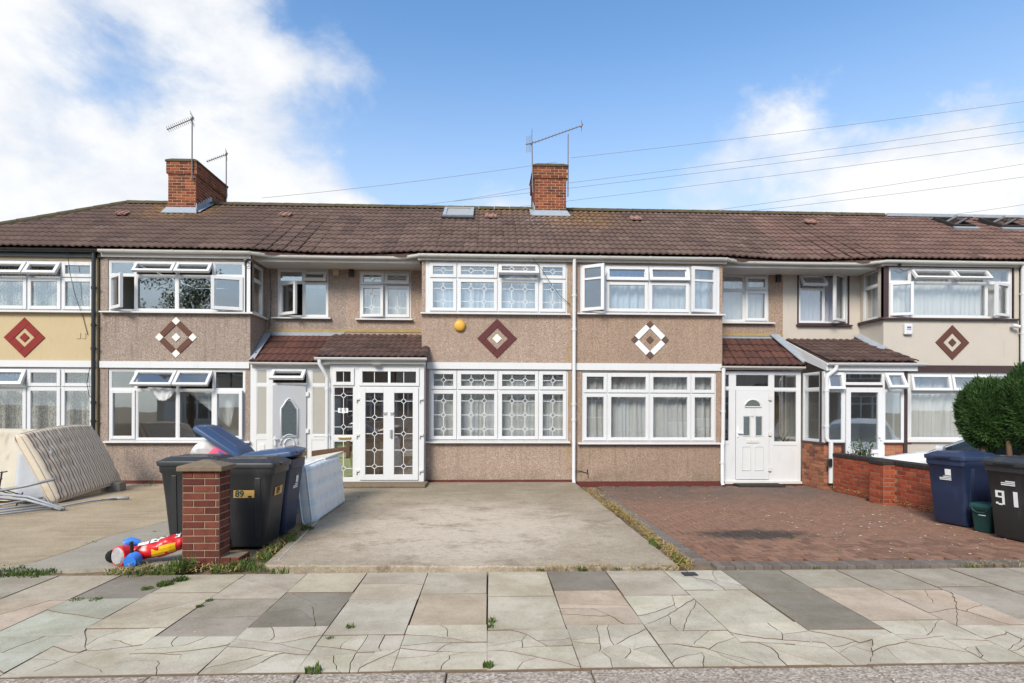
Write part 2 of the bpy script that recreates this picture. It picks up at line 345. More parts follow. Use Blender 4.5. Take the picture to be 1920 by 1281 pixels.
def brick_mat(name, cols, sootamt=.35, scale=14.):
    t = NT(name); p = t.pos(); r = t.rnd()
    c = t.ramp(r, [(i / (len(cols) - 1), k) for i, k in enumerate(cols)])
    c = t.mix(t.step(t.noise(p, scale, 6, .7), .42, .75, 0, .5), c, tuple(x * .5 for x in cols[0]))
    c = t.mix(t.step(t.noise(p, 2.3, 6, .65), .48, .72, 0, sootamt), c, (.035, .028, .026))
    c = t.mix(t.step(t.noise(p, 45., 4, .7), .62, .8, 0, .3), c, (.42, .33, .27))
    return t.pbr(c, .88, .2, 0, t.bump(t.noise(p, 110., 4), .4, .004))
MAT['brickCh'] = brick_mat('chimney_brick', [(.07, .025, .02), (.17, .048, .028), (.30, .085, .036), (.13, .042, .03), (.23, .062, .028)], .85, 7)
MAT['brickRed'] = brick_mat('red_pier_brick', [(.085, .026, .020), (.13, .036, .026), (.17, .052, .034), (.11, .033, .025)], .6)
MAT['brickWall'] = brick_mat('orange_red_wall_brick', [(.22, .045, .025), (.30, .065, .032), (.37, .09, .042), (.27, .06, .032)], .45)
MAT['brickPorch'] = brick_mat('multi_porch_brick', [(.11, .05, .04), (.30, .105, .055), (.40, .17, .09), (.20, .075, .05), (.36, .13, .07)], .2)
MAT['mortar'] = plain('mortar', (.27, .20, .14), .95, .15, .25, 12, .3, 60)
MAT['mortardk'] = plain('sooty_mortar', (.50, .33, .20), .95, .15, .4, 8, .3, 60)
MAT['coping'] = plain('dark_brick_coping', (.038, .032, .030), .92, .12, .35, 14, .3, 60)
MAT['capstone'] = plain('mossy_concrete_cap', (.17, .13, .09), .92, .2, .3, 14, .45, 70, dirt=((.12, .09, .05), .6))
# ------------------------------------------------------------------ ground, road, pavement, yards
def slab_ground_mat(name, a, b, c, sc=1.2, speck=.25, streak=.4, dark=(.09, .075, .06), darkamt=.45):
    t = NT(name); p = t.pos()
    col = t.mix(t.step(t.noise(p, sc, 7, .62), .3, .7), a, b)
    col = t.mix(t.step(t.noise(t.mapv(p, (.7, 3.5, 1)), 2.2, 7, .65), .45, .72, 0, streak), col, c)
    col = t.mix(t.step(t.noise(p, 3.1, 8, .7), .55, .74, 0, darkamt), col, dark)
    sp = t.vor(p, 95.); col = t.mix(t.step(t.xyz(sp)[0], .6, .95, 0, speck), col, tuple(min(1, x * 1.5) for x in b))
    col = t.mix(t.step(t.xyz(sp)[1], .65, .95, 0, speck), col, tuple(x * .45 for x in a))
    return t.pbr(col, .9, .2, 0, t.bump(t.noise(p, 70., 6, .7), .5, .008))
MAT['soil'] = slab_ground_mat('dry_soil', (.12, .085, .05), (.22, .165, .10), (.26, .21, .13), 3, .3)
MAT['asphalt'] = slab_ground_mat('asphalt', (.05, .05, .05), (.075, .072, .07), (.09, .085, .08), 1, .4)
MAT['tanconc'] = slab_ground_mat('tan_concrete', (0.284, 0.219, 0.138), (0.378, 0.305, 0.211), (0.430, 0.370, 0.284), 1.3, .3, .6, (0.172, 0.129, 0.082), .6)
MAT['greyconc'] = slab_ground_mat('grey_concrete_strip', (0.277, 0.248, 0.197), (0.336, 0.307, 0.252), (0.361, 0.336, 0.286), 1.4, .18, .3, (0.185, 0.160, 0.126), .4)
def drive_mat():
    t = NT('bleached_drive_concrete'); p = t.pos()
    a, b = (.225, .178, .122), (.34, .285, .21)
    col = t.mix(t.step(t.noise(p, 1.0, 8, .7), .30, .68), a, b)
    # bleached middle of the slab, grimy towards its edges
    v = t.n('ShaderNodeVectorMath', operation='DISTANCE'); t.l(t.mapv(p, (.36, .30, 0)), v.inputs[0]); v.inputs[1].default_value = (-2.2 * .36, -5.0 * .30, 0)
    mid = t.step(t.math('ADD', v.outputs['Value'], t.math('MULTIPLY', t.math('SUBTRACT', t.noise(p, 1.6, 8, .7), .5), .9)), .25, .85, 1, 0)
    col = t.mix(t.math('MULTIPLY', mid, .80), col, (0.552, 0.470, 0.376))
    stn = t.noise(t.mapv(p, (.9, 1.2, 1), loc=(4, 2, 0)), 1.7, 10, .75); col = t.mix(t.step(stn, .50, .66, 0, .75), col, (0.187, 0.142, 0.090))
    fine = t.noise(t.mapv(p, (1.2, 1.8, 1)), 9., 8, .78); col = t.mix(t.step(fine, .48, .66, 0, .55), col, (0.223, 0.170, 0.114))
    col = t.mix(t.step(t.noise(p, 21., 7, .75), .52, .68, 0, .5), col, (0.534, 0.457, 0.368))
    y = t.xyz(p)[1]
    grime = t.math('MULTIPLY', t.step(y, -2.6, -1.2), t.step(t.noise(t.mapv(p, (.6, 2, 1)), 2., 7, .65), .3, .6)); col = t.mix(t.math('MULTIPLY', grime, .7), col, (0.178, 0.149, 0.094))
    sp = t.vor(p, 120.); col = t.mix(t.step(t.xyz(sp)[0], .6, .95, 0, .25), col, (0.668, 0.582, 0.486)); col = t.mix(t.step(t.xyz(sp)[1], .7, .95, 0, .3), col, (0.178, 0.142, 0.102))
    col = t.mix(t.step(t.noise(p, 26., 5, .7), .62, .72, 0, .45), col, (0.142, 0.112, 0.074))
    return t.pbr(col, .9, .2, 0, t.bump(t.noise(p, 60., 7, .7), .6, .01))
MAT['drive'] = drive_mat()
def paver_mat(name, cols):
    t = NT(name); p = t.pos(); c = t.ramp(t.rnd(), [(i / (len(cols) - 1), k) for i, k in enumerate(cols)])
    c2 = t.ramp(t.xyz(t.vor(p, 7.))[0], [(i / (len(cols) - 1), k) for i, k in enumerate(cols)]); c = t.mix(.25, c, c2)
    c = t.mix(t.step(t.noise(p, 16., 6, .7), .4, .75, 0, .4), c, tuple(x * .6 for x in cols[0]))
    # oil stain under the place where a car is parked
    v = t.n('ShaderNodeVectorMath', operation='DISTANCE'); t.l(t.mapv(p, (.62, 1.5, 0)), v.inputs[0]); v.inputs[1].default_value = (1.62 * .62, -5.35 * 1.5, 0)
    d = t.math('ADD', v.outputs['Value'], t.math('MULTIPLY', t.math('SUBTRACT', t.noise(p, 4.5, 6, .65), .5), 1.0)); c = t.mix(t.step(d, .25, .62, .9, 0), c, (.042, .036, .032))
    y = t.xyz(p)[1]; c = t.mix(t.math('MULTIPLY', t.step(y, -3.8, -.9), t.step(t.noise(p, 1.3, 7, .65), .18, .62)), c, (.12, .088, .072))
    lit = t.step(t.noise(t.mapv(p, (1, 1, 1)), 19., 4, .6), .69, .72, 0, .6); c = t.mix(lit, c, (.55, .47, .40))
    return t.pbr(c, .85, .25, 0, t.bump(t.noise(p, 80., 5, .7), .4, .006))
MAT['paver'] = paver_mat('red_block_paver', [(.125, .072, .050), (.20, .108, .072), (.27, .155, .105), (.17, .088, .060)])
MAT['paverdk'] = paver_mat('grey_border_paver', [(0.117, 0.095, 0.081), (0.153, 0.126, 0.108), (0.189, 0.158, 0.135)])
def slab_mat():
    t = NT('paving_slab'); p = t.pos(); c = t.ocol()
    dk = t.mix(1., c, (.58, .54, .47), 'MULTIPLY')
    c1 = t.mix(t.step(t.noise(p, 1.9, 8, .66), .32, .70, 0, .75), c, dk)
    c1 = t.mix(t.step(t.noise(p, 9., 7, .7), .50, .74, 0, .45), c1, t.mix(1., c, (.52, .46, .38), 'MULTIPLY')); c1 = t.mix(t.step(t.noise(p, 5., 7, .7), .58, .72, 0, .4), c1, t.mix(1., c, (1.22, 1.2, 1.15), 'MULTIPLY'))
    sp = t.xyz(t.vor(p, 130.)); c1 = t.mix(t.step(sp[0], .65, .95, 0, .22), c1, t.mix(1., c, (1.35, 1.33, 1.3), 'MULTIPLY')); c1 = t.mix(t.step(sp[1], .7, .95, 0, .25), c1, t.mix(1., c, (.5, .5, .5), 'MULTIPLY'))
    spots = t.step(t.vor(p, 3.3, 'Distance'), .035, .055, .5, 0); c1 = t.mix(spots, c1, t.mix(1., c, (.5, .48, .45), 'MULTIPLY'))
    return t.pbr(c1, .85, .25, 0, t.bump(t.noise(p, 90., 6, .7), .35, .006))
MAT['slab'] = slab_mat(); MAT['jointdirt'] = plain('dirt_packed_joint', (.17, .125, .088), .95, .1, .35, 30)
def kerb_mat():
    t = NT('exposed_aggregate_kerb'); p = t.pos(); s = t.xyz(t.vor(p, 75.))
    c = t.ramp(s[0], [(0, (.16, .125, .10)), (.35, (.30, .25, .205)), (.7, (.38, .325, .27)), (1, (.55, .49, .42))])
    c = t.mix(t.step(t.noise(p, 3, 6), .35, .7, 0, .4), c, (.24, .20, .16)); return t.pbr(c, .88, .25, 0, t.bump(t.vor(p, 75., 'Distance'), .5, .008))
MAT['kerb'] = kerb_mat()

g = MB(); g.add([(-400, -400, -.16), (400, -400, -.16), (400, 400, -.16), (-400, 400, -.16)], [(0, 1, 2, 3)])
tag(g.build('ground', MAT['soil']), kind='structure')
g = MB(); g.add([(-120, -17.2, -.12), (120, -17.2, -.12), (120, -9.5, -.12), (-120, -9.5, -.12)], [(0, 1, 2, 3)])
tag(g.build('road', MAT['asphalt']), kind='structure')
g = MB(); g.box(-60, 60, -9.29, -6.9, -.15, -.045)
pave = tag(g.build('pavement', MAT['soil']), kind='structure')
PALE, PINK, DARK, MID, GREEN, BEIGE = (.495, .45, .36), (.46, .37, .285), (.245, .22, .178), (.335, .295, .238), (.425, .42, .338), (.45, .392, .305)
# per column (k): row limits and (tint, crack count) for the rows from the houses to the kerb
COLS = {-8: ((-7.72, -8.5), (MID, 0), (PINK, 1), (BEIGE, 0)), -7: ((-7.8, -8.62), (BEIGE, 0), (PINK, 1), (GREEN, 2)),
        -6: ((-7.77, -8.61), (DARK, 0), (GREEN, 1), (GREEN, 3)), -5: ((-7.63, -8.48), (BEIGE, 0), (BEIGE, 3), (PALE, 5)),
        -4: ((-7.81, -8.65), (BEIGE, 1), (MID, 1), (PALE, 5)), -3: ((-7.66, -8.49), (BEIGE, 0), (DARK, 2), (PALE, 6)),
        -2: ((-7.86, -8.67), (BEIGE, 1), (PALE, 0), (PALE, 5)), -1: ((-7.73, -8.49), (BEIGE, 0), (PINK, 0), (PALE, 6)),
        0: ((-7.82, -8.6), (BEIGE, 0), (PALE, 0), (PALE, 4)), 1: ((-7.67, -8.51), (DARK, 0), (PINK, 2), (PALE, 6)),
        2: ((-7.84, -8.65), (BEIGE, 0), (PALE, 3), (PALE, 5)), 3: ((-7.69, -8.51), (PALE, 4), (PALE, 0), (PALE, 6)),
        4: ((-7.8, -8.67), (DARK, 0), (DARK, 0), (PALE, 4)), 5: ((-7.65, -8.5), (MID, 0), (PINK, 0), (PALE, 5)),
        6: ((-7.74, -8.62), (MID, 0), (PINK, 5), (PALE, 3)), 7: ((-7.66, -8.5), (MID, 0), (MID, 0), (PALE, 3)), 8: ((-7.82, -8.6), (MID, 0), (MID, 1), (PALE, 3))}
def split(poly, rg):
    """break a slab polygon along one nearly straight crack through a point near its middle"""
    n = len(poly); V = [Vector(p) for p in poly]; c = sum(V, Vector((0, 0))) / n
    far = max(V, key=lambda p: (p - c).length); ax = (far - c).normalized(); ang = math.atan2(ax.y, ax.x) + math.pi / 2 + rg.uniform(-.95, .95)
    d = Vector((math.cos(ang), math.sin(ang))); nn = Vector((-d.y, d.x)); o = c + Vector((rg.uniform(-.06, .06), rg.uniform(-.06, .06)))
    hits = []
    for i in range(n):
        a, b = V[i], V[(i + 1) % n]; da, db = (a - o).dot(nn), (b - o).dot(nn)
        if (da < 0) != (db < 0): hits.append((i, a.lerp(b, da / (da - db))))
    if len(hits) != 2: return [poly]
    (i, p), (j, q) = hits; dv = q - p; m = max(1, int(dv.length / .07)); off = rg.uniform(-.03, .03); mid = []
    w1 = rg.uniform(0, 6)
    for k in range(1, m + 1):
        tt = k / (m + 1); mid.append(tuple(p + dv * tt + nn * (rg.uniform(-.007, .007) + off * math.sin(math.pi * tt) + .008 * math.sin(w1 + 5 * tt))))
    line = [tuple(p)] + mid + [tuple(q)]
    A = list(line); k = (j + 1) % n
    while k != (i + 1) % n: A.append(poly[k]); k = (k + 1) % n
    B = list(line)[::-1]; k = (i + 1) % n
    while k != (j + 1) % n: B.append(poly[k]); k = (k + 1) % n
    if min(area(A), area(B)) < .006: return [poly]
    return [A, B]
def area(p): return abs(sum(p[i][0] * p[(i + 1) % len(p)][1] - p[(i + 1) % len(p)][0] * p[i][1] for i in range(len(p)))) / 2
def ccw(p): return p if sum(p[i][0] * p[(i + 1) % len(p)][1] - p[(i + 1) % len(p)][0] * p[i][1] for i in range(len(p))) > 0 else p[::-1]
def inset(p, g_):
    p = ccw(p); n = len(p); out = []
    for i in range(n):
        a, b, c = Vector(p[i - 1]), Vector(p[i]), Vector(p[(i + 1) % n])
        u, v = (b - a), (c - b)
        if u.length < 1e-6 or v.length < 1e-6: out.append(tuple(b)); continue
        u.normalize(); v.normalize(); n1, n2 = Vector((-u.y, u.x)), Vector((-v.y, v.x)); m = (n1 + n2)
        if m.length < .2: m = n1
        m.normalize(); out.append(tuple(b + m * g_ / max(.5, m.dot(n1))))
    return out
def slab_piece(name, poly, tint, rg, gap, ztop=0., tilt=.004, parent=pave, th=.05, mat=None):
    q = inset(poly, gap); c = sum((Vector(p) for p in q), Vector((0, 0))) / len(q); tx, ty, dz = rg.uniform(-tilt, tilt), rg.uniform(-tilt, tilt), rg.uniform(-.004, .003)
    ch = inset(q, .0016)
    top = [(x - c.x, y - c.y, dz + (x - c.x) * tx + (y - c.y) * ty) for x, y in ch]; mid = [(x - c.x, y - c.y, dz - .004 + (x - c.x) * tx + (y - c.y) * ty) for x, y in q]
    bot = [(x, y, -th) for x, y, z in mid]
    n_ = len(q); mb = MB(); mb.add(bot + mid + top, []); 
    for r_ in (0, 1):
        for i in range(n_): mb.f.append((r_ * n_ + i, r_ * n_ + (i + 1) % n_, (r_ + 1) * n_ + (i + 1) % n_, (r_ + 1) * n_ + i)); mb.m.append(1)
    mb.f.append(tuple(range(2 * n_, 3 * n_))); mb.m.append(0); mb.f.append(tuple(range(n_))[::-1]); mb.m.append(1)
    o = mb.build(name, [mat or MAT['slab'], MAT['jointdirt']]); o.parent = parent; o.location = (c.x, c.y, ztop)
    k = rg.uniform(.90, 1.10); o.color = (tint[0] * k, tint[1] * k * rg.uniform(.985, 1.015), tint[2] * k * rg.uniform(.97, 1.03), 1); return o
rg = random.Random(11)
W0 = .6
for k in range(-12, 15):
    spec = COLS.get(k)
    if spec is None:
        z = rg.uniform(-.08, .08); spec = ((-7.75 + z, -8.55 + z), (rg.choice([MID, BEIGE, PINK]), 0), (rg.choice([PALE, BEIGE, MID]), rg.choice([0, 0, 2])), (PALE, rg.choice([2, 4])))
    x0 = -1.893 + k * W0; ys = (-7.045,) + spec[0] + (-9.262,)
    for r in range(3):
        tint, cr = spec[1 + r]
        j = lambda: rg.uniform(-.004, .004)
        polys = [[(x0 + j(), ys[r + 1] + j()), (x0 + W0 + j(), ys[r + 1] + j()), (x0 + W0 + j(), ys[r] + j()), (x0 + j(), ys[r] + j())]]
        cr = cr + (4 if r == 2 and cr else 2 if cr > 1 else 0)
        for _ in range(cr):
            polys.sort(key=area); big = polys.pop(-1 if rg.random() < .75 or len(polys) < 3 else -2); polys += split(big, rg)
        if k == 3 and r == 0: tint = (.52, .48, .40)
        for p in polys: slab_piece('paving_slab' if len(polys) == 1 else 'slab_fragment', p, tint, rg, .006 if len(polys) == 1 else rg.uniform(.0005, .0017), tilt=.003 if len(polys) == 1 else .007)
# stop-valve cover let into a slab
mb = MB(); mb.box(.06, .20, -7.24, -7.13, -.03, .008); mb.box(.075, .185, -7.225, -7.145, .008, .011)
mb.build('valve_cover', plain('black_iron', (.03, .032, .036), .5, .5), pave, bevel=.004)
g = MB(); g.box(-60, 60, -9.60, -9.275, -.30, -.035)
kerb = tag(g.build('kerb', MAT['mortar']), kind='structure')
x = -12.2
for L in [.915] * 24:
    mb = MB(); mb.box(x + .005, x + L - .005, -9.615, -9.272, -.28, rg.uniform(-.008, 0)); mb.build('kerb_stone', MAT['kerb'], kerb, bevel=.012); x += L - .001

def poly_slab(name, pts, z0, z1, mat, parent=None, bevel=.0, zf=None, div=0):
    mb = MB(); bot = [(x, y, z0) for x, y in pts]; top = [(x, y, z1 + (zf(y) if zf else 0)) for x, y in pts]
    mb.loft([bot, top]); return mb.build(name, mat, parent, bevel=bevel)
def rough_edge(a, b, n, amp, rg):
    a, b = Vector(a), Vector(b); d = b - a; nn = Vector((-d.y, d.x)).normalized(); return [tuple(a + d * (i / n) + nn * (rg.uniform(-amp, amp) if 0 < i < n else 0)) for i in range(n)]
# yard of the left pair of houses: tan concrete and a greyer strip, split by an open crack
yd = tag(poly_slab('front_yard', [(-16, -7.06), (-4.1, -7.06), (-4.1, .9), (-16, .9)], -.12, -.035, MAT['soil']), kind='structure')
crk = [(-6.95, -6.86), (-6.72, -6.55), (-6.70, -6.0), (-6.76, -5.3), (-6.62, -4.6), (-6.55, -4.0), (-6.36, -3.2), (-6.30, -2.2), (-6.28, -.02)]
poly_slab('concrete_panel', rough_edge((-16, -6.88), (-6.95, -6.86), 30, .03, rg) + crk + [(-16, -.02)], -.1, 0., MAT['tanconc'], yd)
poly_slab('concrete_panel', [(x + .022, y) for x, y in crk[::-1]] + rough_edge((-6.92, -6.87), (-5.05, -6.78), 12, .025, rg) + rough_edge((-5.05, -6.78), (-5.12, -6.2), 5, .02, rg) + [(-5.35, -5.8), (-5.2, -.02)], -.1, .004, MAT['greyconc'], yd)
dc = tag(poly_slab('driveway', rough_edge((-4.22, -6.80), (.10, -6.99), 40, .022, rg) + rough_edge((.10, -6.99), (.045, -1.2), 24, .012, rg) + [(.02, -.02), (-5.2, -.02), (-5.05, -.9), (-4.62, -2.0), (-4.42, -4.6)], -.1, .022, MAT['drive'], bevel=.015), kind='structure')
mb = MB()
for p in ([(-4.13, -6.6, .0235), (-4.33, -4.6, .0235), (-4.5, -2.6, .0235)],): mb.tube(p, .006, 5)
mb.build('edge_joint', MAT['white'] if False else plain('pale_mortar_line', (.55, .52, .46), .9, .1, .2), dc)
# brick-paved drive, falling gently to the house
def zD(y): return -.075 * max(0, min(1, (y + 6.9) / 6.9))
mb = MB(); mb.loft([[(.12, -7.05, -.14), (16, -7.05, -.14), (16, .9, -.14), (.12, .9, -.14)], [(.12, -7.05, -.03), (16, -7.05, -.03), (16, .9, -.11), (.12, .9, -.11)]])
pv = tag(mb.build('paved_drive', MAT['soil']), kind='structure')
def paver_mesh(w, d, mat):
    a, b = w / 2, d / 2; mb = MB(); e = .004
    mb.loft([[(-a, -b, -.05), (a, -b, -.05), (a, b, -.05), (-a, b, -.05)], [(-a, -b, -.004), (a, -b, -.004), (a, b, -.004), (-a, b, -.004)], [(-a + e, -b + e, 0), (a - e, -b + e, 0), (a - e, b - e, 0), (-a + e, b - e, 0)]]); return mb.mesh('paver', mat)
pmH, pmV = paver_mesh(.190, .090, MAT['paver']), paver_mesh(.090, .190, MAT['paver']); pmB = paver_mesh(.094, .194, MAT['paverdk']); pmL = paver_mesh(.194, .094, MAT['paverdk'])
cells = []
for i in range(0, 60):
    for j in range(0, 70):
        c = (i - j) % 4; X, Y = .50 + i * .1, -6.74 + j * .1
        if c == 0: w, h = .2, .1
        elif c == 3: w, h = .1, .2
        else: continue
        if X + w > 5.33 or Y + h > -.05 or (X + w > 5.15 and -2.95 < Y < -2.3): continue
        cells.append((X + w / 2, Y + h / 2, pmH if c == 0 else pmV))
border = [(.55 + .1 * i, -6.845, pmB) for i in range(48)] + [(.40, -6.74 + .1 * i + .0, pmL) for i in range(58)]
allp = cells + border; allp.sort(key=lambda c: c[1])
rest = MB()
for n, (X, Y, me) in enumerate(allp):
    z = .012 + zD(Y) + rg.uniform(-.003, .003)
    if n < 295: inst('paver', me, (X, Y, z), (rg.uniform(-.012, .012), rg.uniform(-.012, .012) + 0, rg.uniform(-.01, .01)), pv)
    else: rest.add([(v.co.x + X, v.co.y + Y, v.co.z + z) for v in me.vertices], [tuple(p.vertices) for p in me.polygons], 0 if me in (pmH, pmV) else 1)
o = rest.build('pavers', [MAT['paver'], MAT['paverdk']], pv); o['kind'] = 'stuff'
ey = tag(poly_slab('front_garden', [(5.5, -6.95), (16, -6.95), (16, -.02), (5.5, -.02)], -.1, -.02, MAT['greyconc']), kind='structure')

# ------------------------------------------------------------------ windows
def ident(Y): return lambda u, d, z: (u, Y + d, z)
def facing_px(X): return lambda u, d, z: (X - d, u, z)      # outward is +X
def facing_nx(X): return lambda u, d, z: (X + d, u, z)      # outward is -X
def rot_fn(rect, hinge, ang, d0=-.03):
    x0, x1, z0, z1 = rect; a = R(ang); ca, sa = math.cos(a), math.sin(a)
    if not hinge: return lambda u, d, z: (u, d, z)
    if hinge == 'L': return lambda u, d, z: (x0 + (u - x0) * ca + (d - d0) * sa, d0 - (u - x0) * sa + (d - d0) * ca, z)
    if hinge == 'R': return lambda u, d, z: (x1 + (u - x1) * ca - (d - d0) * sa, d0 + (u - x1) * sa + (d - d0) * ca, z)
    return lambda u, d, z: (u, d0 + (z - z1) * sa + (d - d0) * ca, z1 + (z - z1) * ca - (d - d0) * sa)
def ring(mb, x0, x1, z0, z1, d0, d1, w, xf, mi=0):
    mb.box(x0, x0 + w, d0, d1, z0, z1, mi, xf); mb.box(x1 - w, x1, d0, d1, z0, z1, mi, xf)
    mb.box(x0 + w, x1 - w, d0, d1, z0, z0 + w, mi, xf); mb.box(x0 + w, x1 - w, d0, d1, z1 - w, z1, mi, xf)
def lattice(x0, x1, z0, z1, nx, nz, xf, s=.058, w=.011, zoff=None):
    mb = MB(); d0, d1 = -.012, -.003
    def strip(a, b):
        a, b = Vector(a), Vector(b); t = (b - a).normalized(); n = Vector((-t.y, t.x)) * (w / 2)
        P = [a + n, a - n, b - n, b + n]; mb.prism([(p.x, d0, p.y) for p in P], (0, d1 - d0, 0), 0, xf)
    cx = [x0 + (x1 - x0) * (i + .5 + (.0 if nx < 2 else (.10 if i == 0 else -.10) if nx == 2 else 0)) / nx for i in range(nx)]
    cz = [z0 + (z1 - z0) * (k + .5) / nz for k in range(nz)] if zoff is None else zoff
    for x in cx:
        prev = z0
        for z in cz: strip((x, prev), (x, z - s)); prev = z + s
        strip((x, prev), (x, z1))
        for z in cz:
            q = [(x - s, z), (x, z + s), (x + s, z), (x, z - s)]
            for i in range(4): strip(q[i], q[(i + 1) % 4])
    for z in cz:
        prev = x0
        for x in cx: strip((prev, z), (x - s, z)); prev = x + s
        strip((prev, z), (x1, z))
    return mb
def glaze(house, name, bars, cells, xf, mat='upvc', glass='glass', dep=(-.008, .07), label=None):
    """bars: (x0,x1,z0,z1) fixed frame members.  cells: dict(r=rect, k='sash'|'fixed', h=hinge, a=angle, w=width, lead=(nx,nz))"""
    mb = MB()
    for b in bars: mb.box(b[0], b[1], dep[0], dep[1], b[2], b[3], 0, xf)
    fr = mb.build(name, MAT[mat], house)
    if label: fr['label'] = label
    for c in cells:
        x0, x1, z0, z1 = c['r']; w = c.get('w', .05); hg = c.get('h'); rf = rot_fn((x0, x1, z0, z1), hg, c.get('a', 0)); F = (lambda rf: lambda u, d, z: xf(*rf(u, d, z)))(rf)
        if c.get('k', 'sash') == 'sash':
            o_ = .012; m2 = MB(); ring(m2, x0 - o_, x1 + o_, z0 - o_, z1 + o_, -.034, .014 if not hg else .03, w + o_, F)
            m2.build('sash', MAT[c.get('mat', mat)], fr, bevel=.004, seg=1)
        else:
            m2 = MB(); ring(m2, x0, x1, z0, z1, -.002, .03, .018, F); m2.build('bead', MAT[c.get('mat', mat)], fr); w = .018
        g_ = MB(); jx, jz = random.uniform(-.004, .004), random.uniform(-.004, .004)
        gx0, gx1, gz0, gz1 = x0 + w, x1 - w, z0 + w, z1 - w
        G = (lambda F, jx, jz: lambda u, d, z: F(u, d + (u - (gx0 + gx1) / 2) * jx + (z - (gz0 + gz1) / 2) * jz, z))(F, jx, jz)
        g_.box(gx0, gx1, .004, .010, gz0, gz1, 0, G); g_.build('pane', MAT[c.get('g', glass)], fr)
        if c.get('lead'): lattice(gx0, gx1, gz0, gz1, *c['lead'], F).build('lattice', MAT['lead_strip'], fr)
    return fr
def grid_window(house, name, cols, zs, xf, cells, fw=.045, mw=.05, mat='upvc', full=(), **k):
    """cols: X lines, zs: (bottom, transom, top); cells[(i,row)] -> dict; row 0 low, 1 high, 2 whole height"""
    x0, x1, z0, zt, z1 = cols[0], cols[-1], zs[0], zs[1], zs[2]
    bars = [(x0, x0 + fw, z0, z1), (x1 - fw, x1, z0, z1), (x0 + fw, x1 - fw, z0, z0 + fw), (x0 + fw, x1 - fw, z1 - fw, z1)]
    for c in cols[1:-1]: bars.append((c - mw / 2, c + mw / 2, z0 + fw, z1 - fw))
    out = []
    for i in range(len(cols) - 1):
        a = cols[i] + (fw if i == 0 else mw / 2); b = cols[i + 1] - (fw if i == len(cols) - 2 else mw / 2)
        if (i, 2) in cells: out.append(dict(r=(a, b, z0 + fw, z1 - fw), **cells[(i, 2)]))
        else:
            bars.append((a, b, zt - mw / 2, zt + mw / 2))
            for r_, (p, q) in enumerate(((z0 + fw, zt - mw / 2), (zt + mw / 2, z1 - fw))): out.append(dict(r=(a, b, p, q), **cells.get((i, r_), {})))
    return glaze(house, name, bars, out, xf, mat, **k)
def sill(house, x0, x1, z, Y, mat='upvc', d=.10, th=.045, name='window_sill'):
    mb = MB(); mb.prism([(x0, Y - d, z - th), (x0, Y - d, z - .018), (x0, Y + .05, z), (x0, Y + .05, z - th)], (x1 - x0, 0, 0)); return mb.build(name, MAT[mat], house)
def curtain(name, label, mat, x0, x1, z0, z1, Y, fold=.11, amp=.022, xf=None, seed=0, gather=None):
    rr = random.Random(seed); n = max(8, int((x1 - x0) / .018)); rows = 8; ph = [rr.uniform(0, 6.28) for _ in range(4)]; v = []; f = []
    for j in range(rows + 1):
        z = z0 + (z1 - z0) * j / rows
        for i in range(n + 1):
            u = i / n; x = x0 + (x1 - x0) * u
            xx = x + .05 * math.sin(x * 5.3 + ph[3]) + .03 * math.sin(x * 12.7 + ph[1]); am = amp * (.55 + .45 * math.sin(x * 3.1 + ph[2])); d = am * math.sin(2 * math.pi * xx / fold + ph[0] + .5 * math.sin(z * 2.3 + ph[1])) + amp * .6 * math.sin(x * 17 + ph[2] + z * 1.6 * math.sin(x * 2 + ph[0])) + amp * .25 * math.sin(x * 61 + z * 2)
            if gather: x = x + gather * (1 - (z - z0) / (z1 - z0)) * (u - .5)
            v.append((x, Y + d, z))
    for j in range(rows):
        for i in range(n): a = j * (n + 1) + i; f.append((a, a + 1, a + n + 2, a + n + 1))
    mb = MB(); mb.add(v, f, 0, xf); o = mb.build(name, MAT[mat], smooth=True)
    return tag(o, label, 'curtain', 'curtains behind the terrace windows')
